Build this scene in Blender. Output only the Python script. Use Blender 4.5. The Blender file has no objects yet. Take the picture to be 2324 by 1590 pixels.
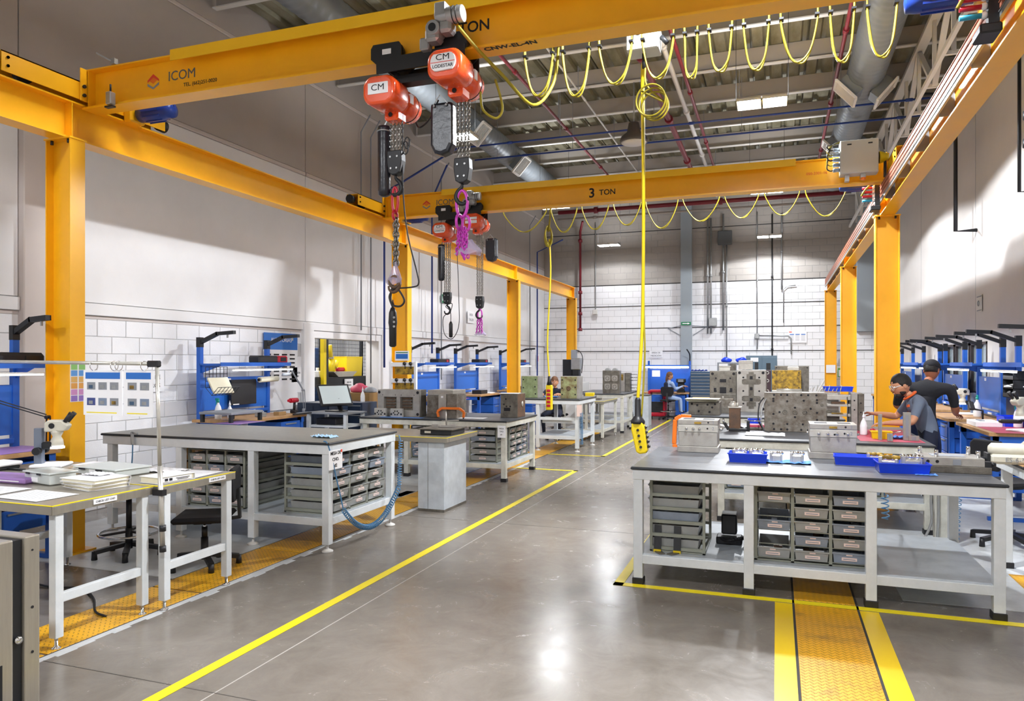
import bpy, math, random
from mathutils import Vector, Matrix, Euler
S = bpy.context.scene
COL = S.collection
R = math.radians
rnd = random.Random(7)

# ---------------- camera, world, exposure, lights ----------------
cam = bpy.data.cameras.new('camera'); camo = bpy.data.objects.new('camera', cam); COL.objects.link(camo)
camo.location = (0, 0, 1.7)
camo.rotation_euler = (R(90), 0, math.atan2(600, 1672))
cam.sensor_width = 36; cam.lens = 36 * 1672 / 2324; cam.shift_y = 27 / 2324
cam.clip_start = 0.05; cam.clip_end = 100
S.camera = camo
S.view_settings.view_transform = 'Standard'; S.view_settings.look = 'None'
S.view_settings.gamma = 1; S.view_settings.use_curve_mapping = False
S.view_settings.exposure = 0.72
wd = bpy.data.worlds.new('world'); S.world = wd; wd.use_nodes = True
wd.node_tree.nodes['Background'].inputs[0].default_value = (0.75, 0.82, 1, 1)
wd.node_tree.nodes['Background'].inputs[1].default_value = 0.25
LAMPS = [(x, y) for x in (-4.85, -0.19) for y in (-0.7, 5.05, 10.82, 16.42, 22.35)]
LAMP_Z = 5.3
LAMP_W = 420
TUBE = 22.0
LAMP_GAIN = {(0,0): 0.8, (0,1): 0.05, (0,2): 0.05, (0,3): 0.35, (0,4): 0.25, (1,0): 0.95, (1,1): 2.1, (1,2): 2.2, (1,3): 1.8, (1,4): 0.65}
for i, (x, y) in enumerate(LAMPS):
    L = bpy.data.lights.new('lamp_light', 'SPOT'); L.spot_size = R(156); L.spot_blend = 0.06; L.shadow_soft_size = 0.16
    L.energy = LAMP_W * LAMP_GAIN.get((i // 5, i % 5), 1.0); L.color = (0.93, 0.96, 1.0)
    o = bpy.data.objects.new('lamp_light', L); COL.objects.link(o); o.location = (x, y, LAMP_Z - 0.04)
for (x, y) in LAMPS:   # added fill light above each fixture, only there to brighten the roof
    L = bpy.data.lights.new('roof_fill_light', 'AREA'); L.shape = 'RECTANGLE'; L.size = 0.6; L.size_y = 0.34; L.energy = 20; L.color = (0.95, 0.97, 1.0)
    o = bpy.data.objects.new('roof_fill_light', L); COL.objects.link(o); o.location = (x, y, LAMP_Z + 0.07); o.rotation_euler = (R(180), 0, 0)
L = bpy.data.lights.new('side_room_light', 'AREA'); L.shape = 'RECTANGLE'; L.size = 1.2; L.size_y = 3.0; L.energy = 120
o = bpy.data.objects.new('side_room_light', L); COL.objects.link(o); o.location = (-9.2, 12.3, 2.95)

# ---------------- materials ----------------
MATS = {}
def nt(name):
    m = bpy.data.materials.new(name); m.use_nodes = True
    t = m.node_tree; b = t.nodes['Principled BSDF']
    MATS[name] = m
    return m, t, b
def srgb(c):
    if isinstance(c, str): c = [int(c[i:i+2], 16) / 255 for i in (0, 2, 4)]
    return tuple((x / 12.92 if x <= 0.04045 else ((x + 0.055) / 1.055) ** 2.4) for x in c) + (1,)
def mat(name, col, rough=0.5, metal=0.0, var=0.0, scale=4.0, bump=0.0, bscale=60.0, col2=None, contrast=0.5, spec=None, stretch=None, emit=None, alpha=None, trans=None, coat=None):
    m, t, b = nt(name); c = srgb(col)
    b.inputs['Base Color'].default_value = c; b.inputs['Roughness'].default_value = rough; b.inputs['Metallic'].default_value = metal
    if spec is not None: b.inputs['Specular IOR Level'].default_value = spec
    if coat: b.inputs['Coat Weight'].default_value = coat
    tc = None
    if var or bump or col2:
        tc = t.nodes.new('ShaderNodeTexCoord')
        mp = t.nodes.new('ShaderNodeMapping'); t.links.new(tc.outputs['Object'], mp.inputs[0])
        if stretch: mp.inputs['Scale'].default_value = stretch
    if var or col2:
        n = t.nodes.new('ShaderNodeTexNoise'); n.inputs['Scale'].default_value = scale; n.inputs['Detail'].default_value = 6; n.inputs['Roughness'].default_value = 0.65
        t.links.new(mp.outputs[0], n.inputs['Vector'])
        r = t.nodes.new('ShaderNodeValToRGB'); t.links.new(n.outputs['Fac'], r.inputs[0])
        h = 0.5 * (1 - contrast) * 0.6
        r.color_ramp.elements[0].position = 0.5 - max(0.02, h) ; r.color_ramp.elements[1].position = 0.5 + max(0.02, h)
        if col2: a, d = srgb(col2), c
        else:
            a = tuple(x * (1 - var) for x in c[:3]) + (1,); d = tuple(min(1, x * (1 + var * 0.6)) for x in c[:3]) + (1,)
        r.color_ramp.elements[0].color = a; r.color_ramp.elements[1].color = d
        t.links.new(r.outputs[0], b.inputs['Base Color'])
        rr = t.nodes.new('ShaderNodeMapRange'); rr.inputs[3].default_value = max(0.03, rough - 0.08); rr.inputs[4].default_value = min(1, rough + 0.1)
        t.links.new(n.outputs['Fac'], rr.inputs[0]); t.links.new(rr.outputs[0], b.inputs['Roughness'])
    if bump:
        n2 = t.nodes.new('ShaderNodeTexNoise'); n2.inputs['Scale'].default_value = bscale; n2.inputs['Detail'].default_value = 4
        t.links.new(mp.outputs[0], n2.inputs['Vector'])
        bp = t.nodes.new('ShaderNodeBump'); bp.inputs['Strength'].default_value = bump; bp.inputs['Distance'].default_value = 0.01
        t.links.new(n2.outputs['Fac'], bp.inputs['Height']); t.links.new(bp.outputs[0], b.inputs['Normal'])
    if emit:
        b.inputs['Emission Color'].default_value = (0.93, 0.96, 1, 1) if emit is not True else c; b.inputs['Emission Strength'].default_value = emit
    if alpha is not None:
        b.inputs['Alpha'].default_value = alpha
    if trans is not None:
        b.inputs['Transmission Weight'].default_value = trans
    return m
YEL = mat('crane_yellow', 'FCB814', 0.34, var=0.06, scale=2, bump=0.05, bscale=30)
YELB = mat('channel_yellow', 'FFC71E', 0.34, var=0.04, scale=2)
WHITE = mat('wall_white', 'EDEDF0', 0.55, var=0.035, scale=1.2, bump=0.25, bscale=90)
WHITE2 = mat('wall_smooth', 'EAE9EA', 0.6, var=0.045, scale=0.8, bump=0.06, bscale=40)
BEIGE = mat('wall_upper', 'B3ABA5', 0.7, var=0.05, scale=0.9, bump=0.08, bscale=40)  # darker upper panels: the weaker light up there is put into the colour
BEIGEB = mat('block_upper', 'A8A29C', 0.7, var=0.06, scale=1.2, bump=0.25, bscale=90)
WALLR = mat('right_wall_paint', 'D0CCC9', 0.65, var=0.05, scale=0.8, bump=0.06, bscale=40)
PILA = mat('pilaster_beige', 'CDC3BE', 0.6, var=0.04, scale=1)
MORTAR = mat('mortar_joint', 'C6C5C6', 0.9, var=0.1, scale=8)
JOINTD = mat('dark_joint', '3A3A3C', 0.8)
GREYCOL = mat('grey_steel_column', '9AA3AA', 0.5, var=0.04, scale=1)
FRAME = mat('table_frame_paint', 'DFE3E6', 0.42, var=0.07, scale=5, col2='CCD1D3', contrast=0.3, bump=0.05)
FRAME2 = mat('table_frame_cream', 'D9D8CE', 0.45, col2='BAB9AE', scale=7, contrast=0.4, bump=0.1)
SHELFG = mat('shelf_grey_paint', 'C9D0D7', 0.35, col2='AEB5BC', scale=6, contrast=0.3)
RUBBER = mat('black_rubber_edge', '23262C', 0.5, var=0.1)
TOPM = mat('worn_table_mat', '8E8B82', 0.4, col2='6D6B64', scale=9, contrast=0.35, bump=0.1, stretch=(1, 3, 1))
TOPD = mat('dark_bench_mat', '5D6066', 0.38, col2='47494E', scale=7, contrast=0.3, bump=0.06)
STAIN = mat('stainless_steel', 'A8A296', 0.3, 0.55, var=0.08, scale=3, bump=0.03, stretch=(1, 12, 1))
STEEL = mat('machined_steel', 'B4B1AA', 0.36, 0.4, col2='96908A', scale=6, contrast=0.3, bump=0.08, bscale=120)
STEELB = mat('bright_ground_steel', 'C4C1B9', 0.3, 0.5, var=0.1, scale=8)
STEELD = mat('dark_mold_steel', '7C776E', 0.42, 0.35, col2='57524A', scale=9, contrast=0.5, bump=0.2, bscale=80)
STEELR = mat('rusty_plate_steel', '88837A', 0.48, 0.3, col2='62574B', scale=11, contrast=0.55, bump=0.3, bscale=60)
RUST = mat('rusty_steel', '7A5B45', 0.6, 0.35, col2='54463D', scale=8, contrast=0.4, bump=0.2)
HOLE = mat('hole_dark', '15141A', 0.7)
GREENM = mat('green_painted_mold', '97A77C', 0.5, 0.1, col2='6F7B54', scale=10, contrast=0.5, bump=0.15)
GREENR = mat('green_rusty_mold', 'A3AC7C', 0.5, 0.15, col2='6B4F30', scale=7, contrast=0.5, bump=0.2)
YELM = mat('worn_yellow_plate', 'C19A2C', 0.5, 0.2, col2='5C4723', scale=12, contrast=0.55, bump=0.2)
ORANGE = mat('hoist_orange', 'E8501A', 0.25, var=0.08, scale=5, coat=0.6)
ORANGE2 = mat('clamp_orange', 'F07A1E', 0.35, var=0.08, scale=8)
BLACK = mat('black_paint', '15171C', 0.5, var=0.1)
BLACKP = mat('black_plastic', '1B1B1F', 0.45)
BLACKF = mat('black_fabric', '15151B', 0.85, bump=0.2, bscale=200)
BLACKV = mat('black_vinyl_bag', '1C1E26', 0.32, bump=0.3, bscale=25)
BLUE = mat('bench_blue', '1F5FC0', 0.4, var=0.07, scale=4)
BLUED = mat('motor_blue', '1D3F9C', 0.35, var=0.1)
BLUEP = mat('pipe_blue', '26418F', 0.4)
BLUET = mat('tray_blue', '1140DC', 0.3, var=0.05)
BLUEC = mat('blue_paper_cloth', '5E96E8', 0.8, var=0.1, scale=20)
CAB = mat('drawer_cabinet_blue', '3A5572', 0.4, var=0.05)
CABD = mat('navy_cabinet', '26344A', 0.4, var=0.05)
GREYM = mat('grey_aluminium', 'A5A7A8', 0.4, 0.6, var=0.1, scale=10)
CHROME = mat('chrome', 'D5D6D8', 0.12, 1.0)
CHAIN = mat('chain_zinc', '8E8B85', 0.35, 0.9, var=0.2, scale=40)
COPPER = mat('copper_bar', 'A9694F', 0.55, 0.3, var=0.15, scale=6)
PURPC = mat('magenta_chain', 'C23CB4', 0.35, 0.1)
CLEAR = mat('clear_plastic_bag', 'CFC6E6', 0.15, alpha=0.45)
CLEARB = mat('clear_plastic_box', 'DDE3E0', 0.25, alpha=0.75)
YCAB = mat('yellow_cable', '9A8C1A', 0.5)
YPEND = mat('yellow_pendant', 'E6C912', 0.4)
WOOD = mat('bench_wood', 'C79D6B', 0.5, col2='A87E50', scale=5, contrast=0.3, stretch=(1, 14, 1))
WOODL = mat('wood_crate', 'D8A860', 0.6, col2='B98845', scale=5, contrast=0.3, stretch=(1, 1, 10))
PAPER = mat('paper', 'F1F1F4', 0.8)
PAPERC = mat('cream_card', 'E2DCC4', 0.8, var=0.04)
LABELM = mat('sticker_label', 'E8CFC6', 0.7)
INK = mat('ink', '1C1C22', 0.7)
INKB = mat('ink_blue', '2B6FC4', 0.6)
INKG = mat('ink_grey', '8B8F96', 0.7)
RED = mat('red_paint', 'B8142E', 0.35)
REDL = mat('logo_red', 'E0452A', 0.5)
REDP = mat('maroon_pipe', '7A1F2B', 0.4)
PURPLE = mat('purple_mat', '9A76B4', 0.5, var=0.06)
PINKM = mat('pink_mat', 'C04660', 0.55, var=0.08)
DUCT = mat('galvanised_duct', '7B8288', 0.45, 0.35, var=0.08, scale=3)
PURL = mat('purlin_paint', 'A8A29C', 0.55, var=0.05, scale=1)
PURLW = mat('purlin_flange_white', 'D8D6D2', 0.5)
DECK = mat('roof_deck', '9A9683', 0.5, 0.2, col2='6E6A50', scale=1.6, contrast=0.5, stretch=(2, 0.6, 1))
GREEN = mat('sign_green', '1E7A4E', 0.5)
GRIP = mat('cardboard', 'A58458', 0.8)
BOXG = mat('enclosure_grey', 'C8C9C4', 0.45)
BIN = mat('drawer_bin_plastic', '9C9E9C', 0.35, alpha=0.93, var=0.1, scale=8)
BINB = mat('drawer_bin_bluegrey', '8B95A3', 0.35, alpha=0.93, var=0.1, scale=8)
RACKM = mat('rack_grey_paint', '8D9084', 0.5, var=0.08, scale=6)
CREAMV = mat('cream_cast_iron', 'CFCBBB', 0.4, var=0.08, scale=8)
SCREEN = mat('monitor_screen', 'D2DFE2', 0.2)
PLATF = mat('pale_platform_paint', 'DADEE0', 0.35, col2='C2C5C7', scale=5, contrast=0.4, bump=0.1)
TAPE = mat('yellow_floor_tape', 'F5E01C', 0.4)
TAPE2 = mat('yellow_floor_paint', 'FFD91C', 0.3)
SKIN = mat('skin', 'C48E6E', 0.55, spec=0.3)
SKIN2 = mat('skin_tan', '9B6248', 0.55, spec=0.3)
HAIR = mat('hair_black', '17130F', 0.6, bump=0.6, bscale=150)
HAIRB = mat('hair_brown', '6A4428', 0.6, bump=0.5, bscale=120)
SHIRT = mat('grey_blue_shirt', '667183', 0.85, bump=0.25, bscale=120)
SHIRTB = mat('black_shirt', '101118', 0.85, bump=0.25, bscale=90)
JEANS = mat('blue_jeans', '202C50', 0.85, bump=0.3, bscale=200)
NAVY = mat('navy_clothes', '1B2136', 0.85, bump=0.2)
LBLUE = mat('light_blue_shirt', '9DB2D6', 0.8, bump=0.2)
COLLAR = mat('orange_collar', 'E0601F', 0.8)
EYE = mat('eye_dark', '120D0C', 0.3)
LIP = mat('lips', 'A5614F', 0.5)
TUBEM = mat('lamp_tube', 'FFFFFF', 0.5, emit=TUBE)
TUBEB = mat('bench_lamp_tube', 'FFFFFF', 0.5, emit=9.0)
GLOWL = mat('microscope_ring_lamp', 'C8B8FF', 0.5, emit=4.0)
TEAL = mat('teal_trigger', '1F9E8C', 0.4)
CYAN = mat('cyan_brush_box', '2C9CC0', 0.4)
HOSE = mat('blue_coil_hose', '4C7FA8', 0.3)
GPLATE = mat('clear_glass', 'CFE4E8', 0.05, alpha=0.25)
YBIN = mat('yellow_bin', 'F0CF10', 0.4)

def floor_mat():
    m, t, b = nt('polished_concrete'); N = t.nodes.new; L = t.links.new
    tc = N('ShaderNodeTexCoord')
    n1 = N('ShaderNodeTexNoise'); n1.inputs['Scale'].default_value = 1.1; n1.inputs['Detail'].default_value = 8; n1.inputs['Roughness'].default_value = 0.7; n1.inputs['Distortion'].default_value = 0.6
    n2 = N('ShaderNodeTexNoise'); n2.inputs['Scale'].default_value = 3.5; n2.inputs['Distortion'].default_value = 0.8; n2.inputs['Detail'].default_value = 6; n2.inputs['Roughness'].default_value = 0.75
    n3 = N('ShaderNodeTexNoise'); n3.inputs['Scale'].default_value = 55; n3.inputs['Detail'].default_value = 3
    for n in (n1, n2, n3): L(tc.outputs['Object'], n.inputs['Vector'])
    r1 = N('ShaderNodeValToRGB'); r1.color_ramp.elements[0].position = 0.25; r1.color_ramp.elements[1].position = 0.75
    r1.color_ramp.elements[0].color = srgb('6E665D'); r1.color_ramp.elements[1].color = srgb('928B83')
    r2 = N('ShaderNodeValToRGB'); r2.color_ramp.elements[0].position = 0.22; r2.color_ramp.elements[1].position = 0.8
    r2.color_ramp.elements[0].color = srgb('6A6259'); r2.color_ramp.elements[1].color = srgb('999289')
    L(n1.outputs['Fac'], r1.inputs[0]); L(n2.outputs['Fac'], r2.inputs[0])
    mx = N('ShaderNodeMix'); mx.data_type = 'RGBA'; mx.inputs[0].default_value = 0.45
    L(r1.outputs[0], mx.inputs[6]); L(r2.outputs[0], mx.inputs[7]); L(mx.outputs[2], b.inputs['Base Color'])
    rr = N('ShaderNodeMapRange'); rr.inputs[1].default_value = 0.35; rr.inputs[2].default_value = 0.65; rr.inputs[3].default_value = 0.2; rr.inputs[4].default_value = 0.28
    L(n2.outputs['Fac'], rr.inputs[0]); L(rr.outputs[0], b.inputs['Roughness'])
    bp = N('ShaderNodeBump'); bp.inputs['Strength'].default_value = 0.012; bp.inputs['Distance'].default_value = 0.01
    L(n2.outputs['Fac'], bp.inputs['Height']); L(bp.outputs[0], b.inputs['Normal'])
    b.inputs['Specular IOR Level'].default_value = 0.6
    return m
FLOOR = floor_mat()
def plate_mat():
    m, t, b = nt('yellow_tread_plate'); N = t.nodes.new; L = t.links.new
    tc = N('ShaderNodeTexCoord'); hs = []
    for k, (rz, off) in enumerate(((R(45), 0.0), (R(-45), 0.5))):
        mp = N('ShaderNodeMapping'); mp.inputs['Scale'].default_value = (36, 36, 36); mp.inputs['Rotation'].default_value = (0, 0, R(45)); mp.inputs['Location'].default_value = (off, 0, 0)
        L(tc.outputs['Object'], mp.inputs[0])
        ck = N('ShaderNodeVectorMath'); ck.operation = 'FRACTION'; L(mp.outputs[0], ck.inputs[0])
        sb = N('ShaderNodeVectorMath'); sb.operation = 'SUBTRACT'; sb.inputs[1].default_value = (0.5, 0.5, 0); L(ck.outputs[0], sb.inputs[0])
        ml = N('ShaderNodeVectorMath'); ml.operation = 'MULTIPLY'; ml.inputs[1].default_value = (1, 3.4, 0) if k == 0 else (3.4, 1, 0); L(sb.outputs[0], ml.inputs[0])
        ln = N('ShaderNodeVectorMath'); ln.operation = 'LENGTH'; L(ml.outputs[0], ln.inputs[0])
        mr = N('ShaderNodeMapRange'); mr.inputs[1].default_value = 0.5; mr.inputs[2].default_value = 0.36; L(ln.outputs['Value'], mr.inputs[0]); hs.append(mr)
    ch = N('ShaderNodeTexChecker'); ch.inputs['Scale'].default_value = 36; mpc = N('ShaderNodeMapping'); mpc.inputs['Rotation'].default_value = (0, 0, R(45)); L(tc.outputs['Object'], mpc.inputs[0]); L(mpc.outputs[0], ch.inputs['Vector'])
    mx = N('ShaderNodeMix'); L(ch.outputs['Fac'], mx.inputs[0]); L(hs[0].outputs[0], mx.inputs[2]); L(hs[1].outputs[0], mx.inputs[3])
    n = N('ShaderNodeTexNoise'); n.inputs['Scale'].default_value = 5; n.inputs['Detail'].default_value = 6; L(tc.outputs['Object'], n.inputs['Vector'])
    r = N('ShaderNodeValToRGB'); r.color_ramp.elements[0].position = 0.3; r.color_ramp.elements[1].position = 0.45
    r.color_ramp.elements[0].color = srgb('C08B22'); r.color_ramp.elements[1].color = srgb('F2B41C'); L(n.outputs['Fac'], r.inputs[0])
    mc = N('ShaderNodeMix'); mc.data_type = 'RGBA'; mc.inputs[7].default_value = srgb('8A6018'); L(r.outputs[0], mc.inputs[6])
    mf = N('ShaderNodeMath'); mf.operation = 'MULTIPLY'; mf.inputs[1].default_value = 0.6; L(mx.outputs[0], mf.inputs[0]); L(mf.outputs[0], mc.inputs[0]); L(mc.outputs[2], b.inputs['Base Color'])
    bp = N('ShaderNodeBump'); bp.inputs['Strength'].default_value = 1.0; bp.inputs['Distance'].default_value = 0.006; L(mx.outputs[0], bp.inputs['Height']); L(bp.outputs[0], b.inputs['Normal'])
    b.inputs['Roughness'].default_value = 0.35
    return m
TREAD = plate_mat()
def peg_mat():
    m, t, b = nt('blue_pegboard'); N = t.nodes.new; L = t.links.new
    tc = N('ShaderNodeTexCoord'); mp = N('ShaderNodeMapping'); mp.inputs['Scale'].default_value = (28, 28, 28); L(tc.outputs['Object'], mp.inputs[0])
    fr = N('ShaderNodeVectorMath'); fr.operation = 'FRACTION'; L(mp.outputs[0], fr.inputs[0])
    sb = N('ShaderNodeVectorMath'); sb.operation = 'SUBTRACT'; sb.inputs[1].default_value = (0.5, 0.5, 0.5); L(fr.outputs[0], sb.inputs[0])
    ml = N('ShaderNodeVectorMath'); ml.operation = 'MULTIPLY'; ml.inputs[1].default_value = (0, 1, 1); L(sb.outputs[0], ml.inputs[0])
    ln = N('ShaderNodeVectorMath'); ln.operation = 'LENGTH'; L(ml.outputs[0], ln.inputs[0])
    lt = N('ShaderNodeMath'); lt.operation = 'LESS_THAN'; lt.inputs[1].default_value = 0.2; L(ln.outputs['Value'], lt.inputs[0])
    mx = N('ShaderNodeMix'); mx.data_type = 'RGBA'; L(lt.outputs[0], mx.inputs[0]); mx.inputs[6].default_value = srgb('2467C4'); mx.inputs[7].default_value = srgb('123468'); L(mx.outputs[2], b.inputs['Base Color'])
    b.inputs['Roughness'].default_value = 0.4
    return m
PEG = peg_mat()

# ---------------- mesh builder ----------------
class B:
    def __init__(s): s.v = []; s.f = []; s.m = []; s.sm = []; s.cur = 0; s.xf = None
    def add(s, vs, fs, sm=False, mi=None):
        n = len(s.v)
        if s.xf is not None: vs = [s.xf @ Vector(v) for v in vs]
        s.v += [tuple(v) for v in vs]
        for f in fs:
            s.f.append([i + n for i in f]); s.m.append(s.cur if mi is None else mi); s.sm.append(sm)
        return s
    def box(s, x0, x1, y0, y1, z0, z1, c=0.0, mi=None):
        if x0 > x1: x0, x1 = x1, x0
        if y0 > y1: y0, y1 = y1, y0
        if z0 > z1: z0, z1 = z1, z0
        if c <= 0:
            vs = [(x0,y0,z0),(x1,y0,z0),(x1,y1,z0),(x0,y1,z0),(x0,y0,z1),(x1,y0,z1),(x1,y1,z1),(x0,y1,z1)]
            return s.add(vs, [(3,2,1,0),(4,5,6,7),(0,1,5,4),(1,2,6,5),(2,3,7,6),(3,0,4,7)], mi=mi)
        c = min(c, (x1-x0)*.45, (y1-y0)*.45, (z1-z0)*.45)
        vs = []; idx = {}
        for i, (X, sx) in enumerate(((x0,1),(x1,-1))):
            for j, (Y, sy) in enumerate(((y0,1),(y1,-1))):
                for k, (Z, sz) in enumerate(((z0,1),(z1,-1))):
                    idx[i,j,k] = len(vs)
                    vs += [(X, Y+sy*c, Z+sz*c), (X+sx*c, Y, Z+sz*c), (X+sx*c, Y+sy*c, Z)]
        g = lambda i,j,k,a: idx[i,j,k]+a
        fs = []
        for i in (0,1):
            q = [g(i,0,0,0),g(i,1,0,0),g(i,1,1,0),g(i,0,1,0)]; fs.append(q if i else q[::-1])
            q = [g(0,i,0,1),g(1,i,0,1),g(1,i,1,1),g(0,i,1,1)]; fs.append(q[::-1] if i else q)
            q = [g(0,0,i,2),g(1,0,i,2),g(1,1,i,2),g(0,1,i,2)]; fs.append(q if i else q[::-1])
        for i in (0,1):
            for j in (0,1):
                q = [g(i,j,0,0),g(i,j,1,0),g(i,j,1,1),g(i,j,0,1)]; fs.append(q if (i==j) else q[::-1])
                q = [g(i,0,j,0),g(i,1,j,0),g(i,1,j,2),g(i,0,j,2)]; fs.append(q if (i!=j) else q[::-1])
                q = [g(0,i,j,1),g(1,i,j,1),g(1,i,j,2),g(0,i,j,2)]; fs.append(q if (i==j) else q[::-1])
                for k in (0,1):
                    q = [g(i,j,k,0),g(i,j,k,1),g(i,j,k,2)]; fs.append(q if (i+j+k)%2 else q[::-1])
        return s.add(vs, fs, mi=mi)
    def frame(s, p, q, up=(0,0,1)):
        p, q = Vector(p), Vector(q); d = (q-p); L = d.length; d.normalize(); up = Vector(up)
        if abs(d.dot(up)) > 0.99: up = Vector((1,0,0)) if abs(d.x) < 0.9 else Vector((0,1,0))
        a = d.cross(up).normalized(); b = a.cross(d).normalized()
        return p, d, a, b, L
    def bar(s, p, q, w, h=None, up=(0,0,1), mi=None):
        h = w if h is None else h
        p, d, a, b, L = s.frame(p, q, up)
        vs = []
        for o in (p, p+d*L):
            for (i, j) in ((-1,-1),(1,-1),(1,1),(-1,1)): vs.append(o + a*(i*w/2) + b*(j*h/2))
        return s.add(vs, [(0,1,2,3),(7,6,5,4),(4,5,1,0),(5,6,2,1),(6,7,3,2),(7,4,0,3)], mi=mi)
    def cyl(s, p, q, r, r2=None, n=16, mi=None, sm=True, cap=True):
        r2 = r if r2 is None else r2
        p, d, a, b, L = s.frame(p, q)
        vs = []
        for o, rr in ((p, r), (p+d*L, r2)):
            for k in range(n):
                t = 2*math.pi*k/n; vs.append(o + a*(math.cos(t)*rr) + b*(math.sin(t)*rr))
        fs = [(k, n+k, n+(k+1)%n, (k+1)%n) for k in range(n)]
        s.add(vs, fs, sm, mi)
        if cap:
            n0 = len(s.v)-2*n
            s.f.append([n0+k for k in range(n)]); s.f.append([n0+n+k for k in range(n)][::-1]); s.m += [s.cur if mi is None else mi]*2; s.sm += [False, False]
        return s
    def tube(s, pts, r, n=8, mi=None, closed=False):
        pts = [Vector(p) for p in pts]; m = len(pts); vs = []; pa = None
        for i, p in enumerate(pts):
            if closed: d = pts[(i+1)%m]-pts[i-1]
            else: d = pts[min(i+1,m-1)]-pts[max(i-1,0)]
            d.normalize()
            if pa is None:
                u = Vector((0,0,1)) if abs(d.z) < 0.9 else Vector((1,0,0))
                a = d.cross(u).normalized()
            else:
                a = (pa - d*pa.dot(d))
                a = a.normalized() if a.length > 1e-6 else d.orthogonal().normalized()
            pa = a; b = d.cross(a)
            rr = r[i] if isinstance(r, (list, tuple)) else r
            for k in range(n):
                t = 2*math.pi*k/n; vs.append(p + a*(math.cos(t)*rr) + b*(math.sin(t)*rr))
        fs = []
        for i in range(m if closed else m-1):
            j = (i+1) % m
            for k in range(n): fs.append((i*n+k, i*n+(k+1)%n, j*n+(k+1)%n, j*n+k))
        if not closed: fs.append(tuple(range(n))[::-1]); fs.append(tuple((m-1)*n+k for k in range(n)))
        return s.add(vs, fs, True, mi)
    def lathe(s, prof, c=(0,0,0), n=20, mi=None, axis='z'):
        vs = []; m = len(prof)
        for (r, z) in prof:
            for k in range(n):
                t = 2*math.pi*k/n; x, y = r*math.cos(t), r*math.sin(t)
                if axis == 'z': vs.append((c[0]+x, c[1]+y, c[2]+z))
                elif axis == 'y': vs.append((c[0]+x, c[1]+z, c[2]+y))
                else: vs.append((c[0]+z, c[1]+x, c[2]+y))
        fs = []
        for i in range(m-1):
            for k in range(n):
                q = (i*n+k, i*n+(k+1)%n, (i+1)*n+(k+1)%n, (i+1)*n+k); fs.append(q if axis != 'y' else q[::-1])
        fs.append(tuple(range(n))[::-1]); fs.append(tuple((m-1)*n+k for k in range(n)))
        return s.add(vs, fs, True, mi)
    def prism(s, poly, z0, z1, axis='z', mi=None, sm=False):
        n = len(poly)
        def P(a, b, z): return {'z': (a,b,z), 'y': (a,z,b), 'x': (z,a,b)}[axis]
        vs = [P(a,b,z0) for a,b in poly] + [P(a,b,z1) for a,b in poly]
        fs = [tuple(range(n))[::-1], tuple(range(n,2*n))] + [(k,(k+1)%n,n+(k+1)%n,n+k) for k in range(n)]
        return s.add(vs, fs, sm, mi)
    def ell(s, c, rx, ry=None, rz=None, n=16, m=10, mi=None, fn=None):
        ry = rx if ry is None else ry; rz = rx if rz is None else rz
        vs = []
        for i in range(1, m):
            ph = math.pi*i/m
            for k in range(n):
                t = 2*math.pi*k/n; vs.append((c[0]+rx*math.sin(ph)*math.cos(t), c[1]+ry*math.sin(ph)*math.sin(t), c[2]+rz*math.cos(ph)))
        vs += [(c[0],c[1],c[2]+rz), (c[0],c[1],c[2]-rz)]
        if fn: vs = [fn(v) for v in vs]
        T = len(vs)-2; fs = []
        for i in range(m-2):
            for k in range(n): fs.append((i*n+k, (i+1)*n+k, (i+1)*n+(k+1)%n, i*n+(k+1)%n))
        for k in range(n): fs.append((T, k, (k+1)%n)); fs.append((T+1, (m-2)*n+(k+1)%n, (m-2)*n+k))
        return s.add(vs, fs, True, mi)
    def ring(s, c, R_, r, axis='z', n=20, k=6, sx=1.0, mi=None):
        pts = []
        for i in range(n):
            t = 2*math.pi*i/n; a, b_ = R_*math.cos(t)*sx, R_*math.sin(t)
            pts.append({'z': (c[0]+a,c[1]+b_,c[2]), 'y': (c[0]+a,c[1],c[2]+b_), 'x': (c[0],c[1]+a,c[2]+b_)}[axis])
        return s.tube(pts, r, k, mi, closed=True)
    def ibeam(s, p, q, depth, width, tf, tw, up=(0,0,1), mi=None):
        p, d, a, b, L = s.frame(p, q, up)
        for sg in (1, -1):
            o = b * (sg * (depth/2 - tf/2)); s.bar(p+o, p+d*L+o, width, tf, up, mi)
        s.bar(p, p+d*L, tw, depth-2*tf, up, mi)
        return s

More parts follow.
